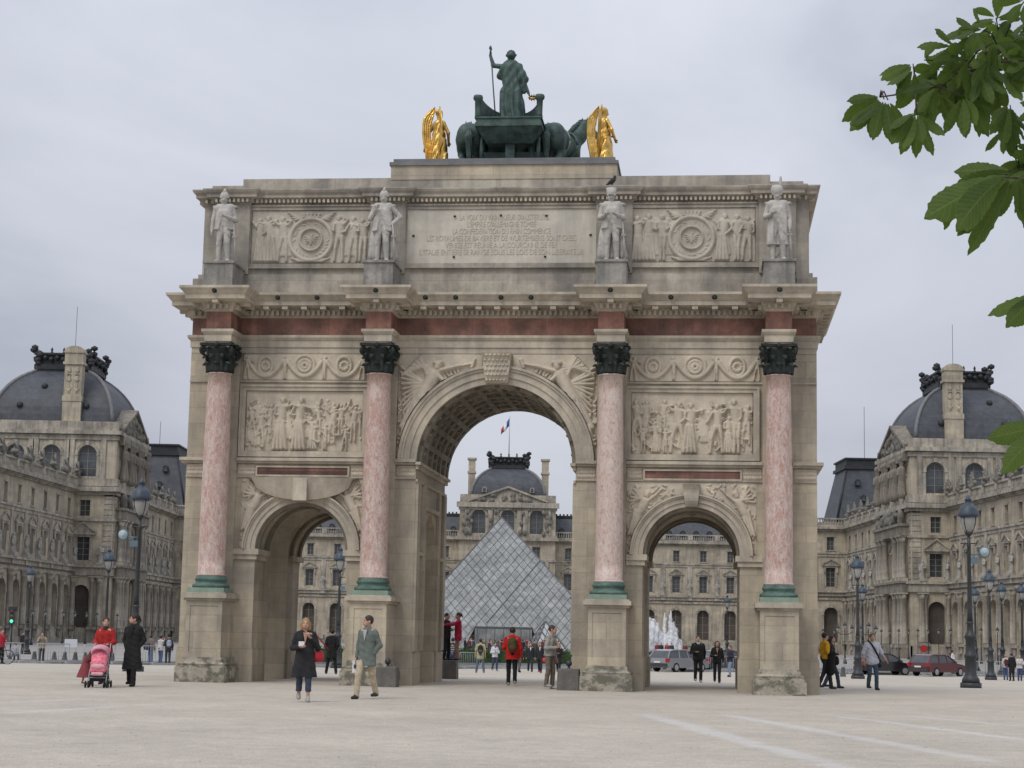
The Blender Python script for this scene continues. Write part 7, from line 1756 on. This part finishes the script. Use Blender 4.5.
        for sx in (-1, 1):                            # tall folded wings, each feather a ridge
            b = MB(); vs = []; fs = []; n = 18; m = 8
            for i in range(n + 1):
                t = i / n
                for j in range(m + 1):
                    u = j / m; wd = .30 * min(1, (t / .22 + .02) ** .75) * (1 - .10 * t)
                    z = 2.02 - t * 1.80 - .10 * (1 - u) * (t < .3)
                    vs.append((sx * (.07 + .10 * math.sin(PI * min(1, t * 1.2)) + wd * u * .62), .14 + .10 * math.sin(PI * t) + wd * u * .78 + .018 * (j % 2), z + .015 * math.sin(i * 2.2 + j)))
            for i in range(n):
                for j in range(m): a = i * (m + 1) + j; fs.append((a, a + 1, a + m + 2, a + m + 1))
            th = len(vs); vs2 = [(x + sx * (.035 + .02 * ((k % (m + 1)) % 2)), y_, z) for k, (x, y_, z) in enumerate(vs)]
            allv = vs + vs2; allf = fs + [tuple(i + th for i in f)[::-1] for f in fs]
            rim = [i * (m + 1) for i in range(n + 1)]; rim2 = [i * (m + 1) + m for i in range(n + 1)]
            for R_ in (rim, rim2):
                for a, c in zip(R_, R_[1:]): allf.append((a, c, c + th, a + th))
            for j in range(m): allf.append((j, j + 1, j + 1 + th, j + th)); q = n * (m + 1) + j; allf.append((q, q + 1, q + 1 + th, q + th))
            b.add(allv, allf); b.build('wing', GOLD, v)
        return v
    victory('gilded winged figure left of the chariot, one arm lowered to the right', -2.18, 2.3, .55 + PI + .0, True, .3) if False else victory('gilded winged figure left of the chariot, one arm lowered to the right', -2.12, 2.3, PI - .38, True, .3)
    victory('gilded winged figure right of the chariot, facing away to the right', 2.86, 2.3, PI / 2 + .62, False, .2)
quadriga()
pg = empty('pigeon', A2W(3.22, .45, 14.245), -TH + .9); tag(pg, 'dark pigeon perched on the parapet by the right corner of the sculpture base', 'pigeon')
blob('body', [('e', (0, 0, .13), (.075, .13, .07), (-.5, 0, 0)), ('e', (0, -.10, .25), (.035, .04, .038)), ('c', (0, -.07, .16), (0, -.10, .24), .05, .032), ('c', (0, .08, .10), (0, .22, .05), .05, .02), ('c', (0, -.13, .245), (0, -.165, .235), .012, .005, .01), ('c', (.02, 0, .08), (.02, -.01, .0), .012, .01, .01), ('c', (-.02, 0, .08), (-.02, -.01, .0), .012, .01, .01)], .008, fabric((.05, .052, .06)), pg, .02)
pg2 = empty('pigeon', spot(665, 670), 1.2); tag(pg2, 'dark pigeon on the gravel beyond the right side arch', 'pigeon')
for c in pg.children: link('body', c.data, pg2)

# ------------------------------------------------------------------ street lamps
def make_lamp():
    r = empty('street_lamp', (0, 0, 0))
    b = MB(); b.lathe((0, 0, 0), [(.36, -.05), (.36, .17)], 8); b.lathe((0, 0, 0), [(.31, .17), (.29, .30), (.24, .36), (.20, .42), (.185, .95), (.22, 1.0), (.22, 1.06), (.17, 1.12), (.155, 1.55), (.19, 1.60), (.21, 1.66), (.17, 1.74), (.12, 1.82), (.10, 2.05), (.13, 2.1), (.11, 2.16)], 8); b.build('base', LAMP_IRON, r)
    b = MB(); b.lathe((0, 0, 0), [(.105, 2.15), (.08, 2.5), (.062, 4.6), (.08, 4.64), (.06, 4.7), (.05, 4.95)], 12); b.tube([(-.28, 0, 4.72), (.28, 0, 4.72)], .02, 6); b.build('pole', LAMP_IRON, r)
    b = MB(); b.lathe((0, 0, 0), [(.05, 4.95), (.14, 5.05), (.10, 5.10)], 10)
    for k in range(4): a = PI / 4 + k * PI / 2; b.tube([(.12 * math.cos(a), .12 * math.sin(a), 5.05), (.26 * math.cos(a), .26 * math.sin(a), 5.35), (.29 * math.cos(a), .29 * math.sin(a), 5.62)], .016, 5)
    b.build('lantern_cage', LAMP_IRON, r)
    b = MB(); b.lathe((0, 0, 0), [(.11, 5.08), (.20, 5.2), (.265, 5.42), (.28, 5.62)], 14); b.build('lantern_glass', LAMP_GLASS, r)
    b = MB(); b.lathe((0, 0, 0), [(.35, 5.60), (.36, 5.66), (.345, 5.72), (.31, 5.84), (.24, 5.95), (.14, 6.02), (.10, 6.06), (.11, 6.14), (.13, 6.16), (.07, 6.22), (.05, 6.30), (0, 6.34)], 18); b.build('lantern_cap', LAMP_CAP, r)
    return r
def floodlight(r, rz):
    b = MB(); b.tube([(0, 0, 4.35), (.42 * math.cos(rz), .42 * math.sin(rz), 4.38)], .025, 6); b.build('floodlight_arm', FLOODBODY, r)
    c = (.55 * math.cos(rz), .55 * math.sin(rz), 4.45); o = MB(); o.lathe((0, 0, 0), [(.04, .20), (.15, .12), (.19, 0), (.19, -.04)], 14); q = o.build('floodlight', FLOODBODY, r, c); q.rotation_euler = (-1.35, 0, 0)
    o = MB(); o.lathe((0, 0, -.042), [(.17, 0), (.12, -.05), (0, -.07)], 14); q2 = o.build('floodlight_lens', FLOOD, q)
    o = MB(); o.cbox((.15 * math.cos(rz), .15 * math.sin(rz), 4.16), (.28, .14, .2)); o.build('control_box', FLOODBODY, r)
L0 = make_lamp()
LAMPS = [(971, 688, None, 'large street lamp with blue domed lantern, nearest on the right of the arch', 0.2, 1.0), (133, None, 67, 'large street lamp with blue domed lantern and floodlight, left of the arch', PI - .1, 1.0), (104, None, 113, 'farther street lamp behind the large one on the left', None, 1.0),
         (858, None, 104, 'street lamp with blue lantern just right of the arch, behind the man in white', None, 1.0), (991, None, 117, 'street lamp behind and right of the nearest right hand lamp', None, 1.0), (1003, None, 138, 'farther street lamp, second to the right of the nearest right hand lamp', None, 1.0), (1023, None, 140, 'street lamp cut by the right edge of the picture', None, 1.0),
         (976, None, 150, 'distant street lamp just behind the nearest right hand lamp', None, 1.0), (863, None, 150, 'distant street lamp beside the one right of the arch', None, 1.0), (337, None, 107, 'street lamp with floodlight seen through the left side arch', .1, 1.0), (573, None, 196, 'distant street lamp at the right foot of the glass pyramid', None, 1.0), (727, None, 198, 'distant street lamp before the court front in the right side arch', None, 1.0), (26, None, 145, 'distant street lamp before the left palace wing', None, 1.0)]
for k, (px, py, Y, lab, fl, sc) in enumerate(LAMPS):
    o = L0 if k == 0 else copy_tree(L0)
    p = spot(px, py) if py else stand(px, Y)
    o.location = p; o.scale = (1.10, 1.10, 1.12); tag(o, lab, 'street lamp', 'large street lamps of the square')
for o, (px, py, Y, lab, fl, sc) in zip([x for x in COL.objects if x.name.startswith('street_lamp')], LAMPS):
    if fl is not None: floodlight(o, fl)
def small_lamp(triple):
    r = empty('small_lamp_post', (0, 0, 0))
    b = MB(); b.lathe((0, 0, 0), [(.2, 0), (.18, .3), (.11, .45), (.08, .9), (.055, 1.1), (.045, 3.4), (.07, 3.45), (.04, 3.6)], 8); b.tube([(-.3, 0, 3.3), (.3, 0, 3.3)], .025, 5)
    if triple: b.tube([(-.75, 0, 3.3), (-.4, 0, 3.05), (.4, 0, 3.05), (.75, 0, 3.3)], .04, 5)
    b.build('post', LAMP_IRON, r)
    for x, z in (((0, 3.6),) if not triple else ((0, 3.6), (-.75, 3.3), (.75, 3.3))):
        b = MB(); b.lathe((x, 0, z), [(.10, 0), (.17, .38)], 6); b.build('lantern_glass', LAMP_GLASS, r)
        b = MB(); b.lathe((x, 0, z), [(.24, .38), (.2, .48), (.1, .58), (.06, .72), (0, .78)], 6); b.build('lantern_cap', LAMP_IRON, r)
    return r
s1, s3 = small_lamp(False), small_lamp(True); first = {False: True, True: True}
ORD = ['first', 'second', 'third', 'fourth', 'fifth', 'sixth', 'seventh', 'eighth', 'ninth', 'tenth', 'eleventh', 'twelfth', 'thirteenth']
for side, lst in (('left', (31, 44, 62, 73.5, 85, 95.5, 116)), ('right', (823, 834.5, 845, 869, 881.5, 890, 899, 908.7, 918, 928.5, 939, 951, 981.5, 998))):
    for k, px in enumerate(lst):
        X = 57.5; Y = X * FPX / abs(px - 507); Y = min(Y, 285)
        tr = px in (845, 869)
        if tr: Y = 190
        src = s3 if tr else s1; o = src if first[tr] else copy_tree(src); first[tr] = False
        o.location = stand(px, Y); tag(o, '%s small lamp post before the %s palace front, the %s from the left' % ('three lantern' if tr else 'slim black', side, ORD[min(k, 12)] if k < 13 else 'last'), 'lamp post', 'small lamp posts before the %s palace front' % side)

# ------------------------------------------------------------------ crowd barriers, stone bollards, cars along the road
def barrier():
    r = empty('crowd_barrier', (0, 0, 0)); b = MB()
    b.tube([(-.98, 0, .12), (-.98, 0, 1.05), (.98, 0, 1.05), (.98, 0, .12), (-.98, 0, .12)], .026, 6); b.build('frame', STEEL, r)
    b = MB()
    for i in range(11): x = -.82 + i * .164; b.tube([(x, 0, .14), (x, 0, 1.04)], .011, 4)
    b.build('bars', STEEL, r)
    for x in (-.7, .7):
        b = MB(); b.tube([(x, -.28, .02), (x, 0, .14), (x, .28, .02)], .022, 5); b.build('foot', STEEL, r)
    return r
B0 = barrier(); kk = 0
def along(xs, off, lab, grp):
    global kk
    for x in xs:
        y = edge(x) + off; dy = (edge(x + 1) - edge(x - 1)) / 2
        o = B0 if kk == 0 else copy_tree(B0); kk += 1
        o.location = (x, y, g(y)); o.rotation_euler = (0, 0, math.atan(dy)); tag(o, lab, 'barrier', grp)
along(frange(-36, -20, 2.02), -.5, 'steel crowd barrier in the row along the road on the left', 'crowd barriers left of the arch')
along(frange(-5.5, -2, 2.02), -.5, 'steel crowd barrier before the hedge in the central opening', 'crowd barriers in the central opening')
along(frange(9, 17, 2.02), -.5, 'steel crowd barrier before the silver car in the right side arch', 'crowd barriers in the right side arch')
along(frange(21, 36, 2.02), -.5, 'steel crowd barrier in the row along the road on the right', 'crowd barriers right of the arch')
def bollard(px, Y, lab, grp, proto=[None]):
    if proto[0] is None:
        o = MB(); o.lathe((0, 0, 0), [(.20, -.05), (.19, .1), (.11, .50), (.125, .54), (.09, .62), (0, .65)], 8); proto[0] = o.build('bollard', BOLLARD); r = proto[0]
    else: r = proto[0].copy(); COL.objects.link(r)
    r.location = stand(px, Y); tag(r, lab, 'bollard', grp)
for px in (34, 54, 64.5, 75, 85, 98, 112): bollard(px, 116, 'dark tapering stone bollard beyond the barriers on the left', 'stone bollards left of the arch')
for px in (843,): bollard(px, 118, 'dark tapering stone bollard beyond the road just right of the arch', 'stone bollards right of the arch')
def car(label, px, Y, rot, paint, kind='estate', dark=False):
    r = empty('parked_car', stand(px, Y), rot); tag(r, label, 'car')
    # local: front to +X, length 4.6, width 1.75
    m = mat('car_paint_%d' % len(MATS), paint, .3, .05, 3, coat=.6, spec=.5)
    if kind == 'estate': low = [(-2.25, .35), (-2.3, .62), (-2.24, .92), (.72, .95), (1.75, .82), (2.2, .66), (2.26, .42), (2.2, .28), (-2.2, .28)]; roof = [(-2.2, .90), (-1.86, 1.38), (-1.5, 1.45), (-.2, 1.47), (.25, 1.40), (1.05, .93)]
    else: low = [(-1.85, .35), (-1.9, .62), (-1.84, .92), (.8, .95), (1.55, .82), (1.85, .66), (1.88, .42), (1.85, .28), (-1.85, .28)]; roof = [(-1.82, .90), (-1.55, 1.36), (-1.1, 1.46), (.0, 1.47), (.4, 1.38), (1.05, .93)]
    def loft(prof, ws):
        b = MB(); n = len(prof); k = len(ws); vs = []; fs = []
        cx = sum(p[0] for p in prof) / n; cz = sum(p[1] for p in prof) / n
        for (w, sc) in ws: vs += [(cx + (p[0] - cx) * sc, w, cz + (p[1] - cz) * sc if p[1] > .5 else p[1]) for p in prof]
        for i in range(k - 1):
            for j in range(n): a, c = i * n + j, i * n + (j + 1) % n; fs.append((a, c, c + n, a + n))
        fs += [tuple(range(n)), tuple((k - 1) * n + j for j in range(n))[::-1]]; b.add(vs, fs, False); return b
    loft(low, [(-.88, .955), (-.85, .985), (-.6, 1), (.6, 1), (.85, .985), (.88, .955)]).build('body', m, r)
    # greenhouse narrower towards the roof
    def green(shr, name, mm, zlo, zhi, grow):
        b = MB(); n = len(roof); vs = []; fs = []
        for sy in (-1, 1):
            for x, z in roof: t = (z - .9) / .57; vs.append((x * (1 + grow), sy * (.82 - .16 * t + shr), z))
        for j in range(n - 1): fs.append((j, j + 1, j + 1 + n, j + n))
        fs += [tuple(range(n)), tuple(range(n, 2 * n))[::-1], (0, n - 1, 2 * n - 1, n)]; b.add(vs, fs); return b.build(name, mm, r)
    green(-.01, 'windows', GLASSDARK, 0, 0, 0)
    b = MB(); rz = roof
    for sy in (-1, 1):
        def pt(x, z, o=.004): t = (z - .9) / .57; return (x, sy * (.82 - .16 * t + o), z)
        for a, c, w in [(rz[0], rz[1], .05), (rz[1], rz[2], .05), (rz[2], rz[3], .045), (rz[3], rz[4], .045), (rz[4], rz[5], .05), ((-.95, .92), (-.9, 1.45), .05), ((.02, .92), (-.05, 1.45), .045)]: b.tube([pt(*a), pt(*c)], w, 5, False)
    q = [(x, z) for x, z in roof if z > 1.34]; vs = []
    for x, z in q: vs += [(x, -.67, z + .035), (x, .67, z + .035), (x, -.67, z), (x, .67, z)]
    fs = []
    for j in range(len(q) - 1): a = j * 4; fs += [(a, a + 4, a + 5, a + 1), (a, a + 2, a + 6, a + 4), (a + 1, a + 5, a + 7, a + 3), (a + 2, a + 3, a + 7, a + 6)]
    fs += [(0, 1, 3, 2), tuple(len(vs) - 4 + i for i in (0, 2, 3, 1))]; b.add(vs, fs); b.build('roof', m, r)
    L = 1.38 if kind == 'estate' else 1.2
    for x in (-L, L):
        for sy in (-1, 1):
            w = MB(); n = 20; R_ = .31
            for (y0, y1, rr_) in ((.70, .90, R_),): w.add([(R_ * math.cos(2 * PI * k / n), sy * yy, R_ * math.sin(2 * PI * k / n)) for yy in (y0, y1) for k in range(n)], [tuple(range(n)), tuple(range(n, 2 * n))[::-1]] + [(k, (k + 1) % n, n + (k + 1) % n, n + k) for k in range(n)])
            wh = w.build('wheel', RUBBER, r, (x, 0, .31)); h = MB(); h.add([(.2 * math.cos(2 * PI * k / n), sy * yy, .2 * math.sin(2 * PI * k / n)) for yy in (.85, .91) for k in range(n)], [tuple(range(n)), tuple(range(n, 2 * n))[::-1]] + [(k, (k + 1) % n, n + (k + 1) % n, n + k) for k in range(n)]); h.build('rim', STEEL, wh)
    rear = low[1][0]
    tl = mat('tail_light', (.35, .02, .02), .3) if 'tail_light' not in MATS else MATS['tail_light']
    for sy in (-1, 1): b = MB(); b.box(rear - .02, rear + .2, sy * .86 - (.18 if sy > 0 else .03), sy * .86 + (.03 if sy > 0 else .18), .68, .90); b.build('tail_light', tl, r)
    for sy in (-1, 1): b = MB(); b.box(-low[1][0] - .2, -low[1][0] - .06, sy * .7 - .17, sy * .7 + .17, .56, .70); b.build('headlight', LAMP_GLASS, r)
    b = MB(); b.box(rear - .05, rear + .10, -.80, .80, .34, .56); b.build('bumper', fabric((.05, .05, .055), .6), r)
    b = MB(); b.box(rear - .055, rear - .01, -.26, .26, .60, .71); b.build('number_plate', fabric((.65, .64, .6), .5, .03), r)
    for sy in (-1, 1): b = MB(); b.cbox((.72, sy * .93, .98), (.10, .16, .11)); b.build('wing_mirror', m, r)
    return r
car('silver estate car on the road seen through the right side arch', 679, 124, .80, (.22, .225, .235))
car('dark red estate car seen from behind, on the road at the right', 938, 127, .72, (.085, .012, .014))
car('small black hatchback on the road behind the man in white shirt', 884, 128, .2, (.012, .013, .016), 'hatch')
car('dark car partly hidden behind the woman in black, right side arch', 728, 128, .3, (.03, .034, .04), 'hatch')
car('dark maroon car at the left edge of the right side arch', 637, 130, .3, (.07, .03, .03), 'hatch')

# ------------------------------------------------------------------ small street things
def traffic_light():
    r = empty('traffic_light', stand(10, 120)); tag(r, 'traffic light showing green at the left edge, on a dark post', 'traffic light')
    b = MB(); b.tube([(0, 0, 0), (0, 0, 3.2)], .06, 8); b.lathe((0, 0, 0), [(.14, 0), (.12, .3), (.06, .4)], 8); b.build('post', LAMP_IRON, r)
    b = MB(); b.box(-.17, .17, -.2, .05, 2.3, 3.3); b.box(-.3, .3, -.02, .02, 3.15, 3.45) ; b.build('housing', LAMP_IRON, r)
    for z, m in ((3.1, mat('lamp_red_off', (.10, .02, .02), .3)), (2.8, mat('lamp_amber_off', (.12, .07, .01), .3)), (2.5, mat('lamp_green_lit', (.05, .5, .25), .4, emit=(.1, 1, .55, 1.2)))):
        o = MB(); o.lathe((0, 0, 0), [(.11, 0), (.09, .03), (0, .05)], 12); q = o.build('lens', m, r, (0, -.20, z)); q.rotation_euler = (PI / 2, 0, 0)
traffic_light()
sg = empty('round_sign', stand(924, 140)); tag(sg, 'round red sign on a thin post behind the red estate car', 'sign')
b = MB(); b.tube([(0, .04, 0), (0, .04, 2.0)], .03, 6); b.build('post', STEEL, sg)
q = MB(); q.lathe((0, 0, 0), [(.27, -.01), (.27, .01)], 24); o = q.build('disc', mat('sign_red', (.36, .02, .02), .5), sg, (0, 0, 1.85)); o.rotation_euler = (PI / 2, 0, 0)
for px, lab in ((70, 'blank white notice board behind the barriers on the left'), (2, 'white notice board at the left edge')) [:1]:
    n = empty('notice_board', stand(px, 122)); tag(n, lab, 'notice board')
    MB().box(-.42, .42, -.02, .02, .85, 1.4).build('panel', fabric((.55, .57, .60), .6, .05), n)
    for x in (-.36, .36): MB().tube([(x, .03, 0), (x, .03, 1.35)], .025, 5).build('leg', STEEL, n)
def bicycle():
    p = spot(-4, 664); r = empty('bicycle', p, .15); tag(r, 'bicycle cut by the left edge, beside the crowd barriers', 'bicycle')
    n = 24
    for x in (-.52, .52):
        w = MB(); w.tube([(.33 * math.cos(2 * PI * k / n), 0, .33 * math.sin(2 * PI * k / n)) for k in range(n + 1)], .02, 5); o = w.build('wheel', RUBBER, r, (x, 0, .34))
        sp_ = MB()
        for k in range(8): sp_.tube([(0, 0, 0), (.32 * math.cos(PI * k / 4), 0, .32 * math.sin(PI * k / 4))], .005, 4)
        sp_.build('spokes', STEEL, o)
    b = MB(); b.tube([(-.52, 0, .34), (-.18, 0, .85), (.38, 0, .85), (.52, 0, .34)], .018, 6); b.tube([(-.18, 0, .85), (-.05, 0, .30), (.38, 0, .85)], .018, 6); b.tube([(-.52, 0, .34), (-.05, 0, .30)], .014, 6); b.build('frame', LAMP_IRON, r)
    b = MB(); b.tube([(.38, 0, .85), (.36, 0, 1.02), (.42, -.25, 1.05)], .014, 5); b.tube([(.36, 0, 1.02), (.42, .25, 1.05)], .014, 5); b.build('handlebar', STEEL, r)
    blob('saddle', [('c', (-.28, 0, .96), (-.05, 0, .97), .09, .04), ('c', (-.18, 0, .85), (-.18, 0, .95), .02, .02)], .012, RUBBER, r, .02)
    person('person in red jacket standing by the bicycle at the left edge', p + Vector((.05, .55, 0)), 60, 1.70, .016, (.42, .03, .05), (.02, .02, .025), legs='stand', armL='front', armR='down', hem=.82)
bicycle()
person('grey clothed person crouching by the barriers near the left edge', stand(13, 98), 170, 1.5, .016, (.28, .29, .32), (.16, .17, .20), hair=(.1, .08, .06), sitting=True, armL='front', armR='front', lean=.3, face=False, hem=.84)

# ------------------------------------------------------------------ the chestnut at the right: trunk outside the picture, boughs reaching in
def chestnut():
    base = Vector((3.9, 8.6, 0)); r = empty('chestnut_tree', base); tag(r, 'horse chestnut bough with broad serrated leaves hanging in from the upper right', 'tree')
    o = base
    b = MB(); b.tube([(0, 0, -.1), (.03, .02, 1.2), (-.04, .0, 2.6), (.05, .1, 4.2), (.1, .2, 6.2)], [.30, .23, .20, .15, .08], 12); b.build('trunk', BARK, r)
    rr = random.Random(21)
    twigs = MB(); leaves = MB()
    LV = []
    def leaflet(p, d, up, ln, wd, bend):
        d = d.normalized(); side = d.cross(up).normalized(); nrm = side.cross(d).normalized()
        n = 22; vs = []; cols = []; tone = rr.random(); cv = rr.uniform(-.25, .25)
        for i in range(n + 1):
            t = i / n
            w = wd * (math.sin(PI * min(1, t ** 1.08)) ** .72 * (.60 + .55 * t) + .05) if t < .88 else wd * (.43 * max(0, (1 - t) / .12) ** .75 + .012)
            if t < .88: w = min(w, wd * 1.02)
            w = max(w, wd * .012); ser = 1 + (.045 if i % 2 else -.035) * (t > .12)
            c = p + d * ln * t - nrm * bend * ln * t * t + Vector((0, 0, -1)) * ln * .16 * t * t + side * cv * ln * .3 * t * t
            for q in (-1, -.5, 0, .5, 1):
                ww = w * ser if abs(q) == 1 else w
                vs.append(tuple(c + side * ww * q + nrm * (.16 * w * abs(q) + .012 * ln * math.sin(t * 40) * abs(q)) - o)); cols.append((q * .5 + .5, t, tone, 1))
        fs = []
        for i in range(n):
            for j in range(4): a = i * 5 + j; fs.append((a, a + 1, a + 6, a + 5))
        leaves.add(vs, fs, True); LV.extend(cols)
    def cluster(c, axis, size, k=7, spread=1.0, start=None):
        """palmate leaf: leaflets spreading from one point, the fan roughly upright"""
        axis = axis.normalized(); fan = Vector((rr.uniform(-.45, .45), 1, rr.uniform(-.55, .25)))
        side = axis.cross(fan).normalized(); up = fan
        for i in range(k):
            a = (i - (k - 1) / 2) / max(1, (k - 1) / 2) * 1.42 * spread + rr.uniform(-.12, .12)
            d = axis * math.cos(a) + side * math.sin(a) + Vector((0, rr.uniform(-.5, .5), -.18 - .28 * abs(a)))
            ln = size * (1 - .18 * abs(a)) * rr.uniform(.85, 1.08)
            leaflet(c + d * .012, d, up + Vector((rr.uniform(-.75, .75), 0, rr.uniform(-.75, .75))), ln, ln * rr.uniform(.175, .215), rr.uniform(-.15, .30))
        if start is not None:
            m = (start + c) / 2 + Vector((0, 0, .03)); twigs.tube([tuple(start - o), tuple(m - o), tuple(c - o)], [.004, .003, .0025], 5)
    D = 7.0
    def W_(px, py, dy=0): return at(px, py, D + dy)
    br1 = [W_(1130, -60, 1.2), W_(1060, 20, .5), W_(1000, 52, .2), W_(960, 76, .1), W_(915, 92), W_(880, 97)]
    twigs.tube([tuple(p - o) for p in br1], [.030, .015, .009, .006, .004, .003], 7)
    br2 = [W_(1150, 120, 1.1), W_(1080, 150, .3), W_(1020, 175), W_(985, 190)]
    twigs.tube([tuple(p - o) for p in br2], [.03, .018, .01, .005], 7)
    br3 = [W_(1150, 280, 1.0), W_(1080, 290, .3), W_(1040, 300)]; twigs.tube([tuple(p - o) for p in br3], [.02, .012, .005], 6)
    br4 = [W_(1150, 380, 1.0), W_(1090, 400, .3), W_(1048, 425)]; twigs.tube([tuple(p - o) for p in br4], [.02, .012, .005], 6)
    for tr, br in ((Vector((-.04, 0, 3.0)), br1), (Vector((-.02, 0, 2.5)), br2), (Vector((0, 0, 2.0)), br3), (Vector((0, 0, 1.6)), br4)):
        a = base + tr; q = br[0]; twigs.tube([tuple(a - o), tuple((a + q) / 2 + Vector((0, 0, .12)) - o), tuple(q - o)], [.06, .05, .036], 8)
    def dirv(x, z, y=0): return Vector((x, y, z))
    # (hub x, hub y, axis, leaflet length in metres, count, spread, depth)
    CL = [(881, 97, (-1, -.42), .175, 4, .55, 0), (884, 99, (-.45, -1), .165, 3, .45, -.05), (888, 100, (.1, -1), .155, 3, .6, .05), (913, 64, (-1, -.28), .165, 3, .40, .05), (914, 68, (-.55, -.9), .14, 3, .5, -.05), (924, 60, (.55, .7), .12, 2, .5, .1), (916, 112, (-.75, -1), .165, 4, .6, -.1),
        (917, 114, (.25, -1), .165, 4, .6, 0), (925, 84, (-.8, -.5), .15, 5, .9, .1), (940, 72, (-.6, -.2), .15, 6, 1.1, .15), (938, 92, (-.2, -1), .16, 5, .9, .1), (963, 96, (-.05, -1), .165, 3, .45, -.08), (966, 99, (.8, -.9), .15, 3, .5, -.02), (955, 76, (-.3, -.9), .16, 6, 1.1, .2), (968, 60, (-.7, .1), .15, 6, 1.1, -.1),
        (972, 42, (-.9, -.1), .13, 3, .5, .0), (984, 30, (-.8, .35), .13, 3, .6, .1), (996, 18, (-.3, .9), .13, 4, .8, .1), (980, 92, (.1, -1), .16, 6, 1.0, .2), (1002, 70, (-.1, -.8), .17, 7, 1.2, .0), (1010, 105, (-.1, -1), .165, 6, .9, -.1), (1004, 128, (.1, -1), .12, 4, .7, 0),
        (1036, 148, (-1, -.1), .10, 2, .3, 0), (1060, 150, (-.9, .2), .13, 3, .5, .1), (1008, 174, (-1, -.34), .36, 2, .20, -.75), (1012, 178, (-.85, -.50), .28, 3, .40, -.65), (1012, 170, (-1, .16), .24, 2, .20, -.6), (1018, 178, (-.35, -1), .17, 4, .7, -.5), (985, 196, (-.7, -1), .13, 3, .7, -.4), (960, 200, (-1, -.9), .12, 3, .6, -.5), (1034, 180, (.2, -1), .19, 4, 1.0, -.4), (1036, 168, (.1, .8), .15, 5, 1.0, -.1), (1040, 150, (-.6, .3), .10, 3, .6, 0),
        (1044, 292, (-1, -.28), .20, 2, .30, -.2), (1046, 300, (-.1, -1), .17, 4, .9, .1), (1052, 425, (-1, -.50), .26, 3, .5, -.4), (1056, 430, (-.3, -1), .22, 4, .8, -.2)]
    for k in range(44):
        t = rr.random(); x = 935 + 110 * t; y0_ = 88 - 45 * t; CL.append((x, y0_ + rr.uniform(-34 - 22 * t, 22 + 28 * t) , (rr.uniform(-1, .6), rr.uniform(-1, .25)), rr.uniform(.11, .15), rr.choice((4, 5, 5)), rr.uniform(.9, 1.3), rr.uniform(-.1, .6)))
    for k in range(16): CL.append((rr.uniform(1024, 1090), rr.uniform(-20, 200), (rr.uniform(-1, 1), rr.uniform(-1, .3)), .16, 6, 1.1, rr.uniform(-.3, .5)))
    for (px, py, ax, sz, k, sp, dy) in CL:
        if py < 150: sz *= .92
        h = W_(px, py, dy); near = min(br1 + br2 + br3 + br4, key=lambda q: (q - h).length)
        cluster(h, dirv(*ax), sz, k, sp, near)
    # the crown beyond the frame, so that the tree is whole from other positions
    for i in range(170):
        a = rr.uniform(0, 2 * PI); rad = 2.6 * rr.random() ** .5; p = base + Vector((1.0 + rad * math.cos(a), .9 + rad * math.sin(a) * .9, 3.4 + rr.random() * 4.2))
        s_ = at(1060, 300, p.y)
        if p.x < s_.x + .25: continue
        cluster(p, Vector((rr.uniform(-1, 1), rr.uniform(-1, 1), rr.uniform(-.8, .3))), rr.uniform(.14, .2), 6, 1.1, p + Vector((rr.uniform(-.2, .2), rr.uniform(-.2, .2), .15)))
    for k in range(12):
        a = rr.uniform(0, 2 * PI); z = rr.uniform(3, 5.6); e = Vector((1.0 + 1.9 * math.cos(a), .9 + 1.9 * math.sin(a), z + rr.uniform(.4, 1.6)))
        if e.x < .2: continue
        twigs.tube([(0, .1, z), tuple(e * .5 + Vector((0, 0, z * .5 + .2))), tuple(e)], [.07, .04, .015], 6)
    twigs.build('branches', BARK, r); lv = leaves.build('crown', LEAF, r, fixn=False)
    ca = lv.data.color_attributes.new('leaf', 'FLOAT_COLOR', 'POINT'); ca.data.foreach_set('color', np.array(LV, dtype=np.float32).ravel())
chestnut()
def leaf_extra():
    m = LEAF; nt = m.node_tree; p = nt.nodes['Principled BSDF']; out = [n for n in nt.nodes if n.type == 'OUTPUT_MATERIAL'][0]
    t = nt.nodes.new('ShaderNodeBsdfTranslucent'); t.inputs[0].default_value = (.17, .27, .035, 1); mx = nt.nodes.new('ShaderNodeMixShader'); mx.inputs[0].default_value = .38
    nt.links.new(p.outputs[0], mx.inputs[1]); nt.links.new(t.outputs[0], mx.inputs[2]); nt.links.new(mx.outputs[0], out.inputs[0])
leaf_extra()

# scattered pebbles and dead leaf scraps on the gravel
def pebbles():
    rr = random.Random(77); b = MB()
    for i in range(420):
        y = 13 + 34 * rr.random() ** 1.3; x = rr.uniform(-.32, .32) * y; r = rr.uniform(.003, .010) * (1 + y / 60); n = 6; sx, sy = rr.uniform(.7, 1.4), rr.uniform(.7, 1.4)
        b.lathe((x, y, 0), [(r, -.004), (r * .95, r * .35), (r * .5, r * .6), (0, r * .65)], n, cap=False, sx=sx, sy=sy)
    o = b.build('loose_pebbles', mat('pebble_stone', (.27, .24, .20), .95, .3, 2.0, col2=(.42, .38, .33))); o['kind'] = 'stuff'
pebbles()
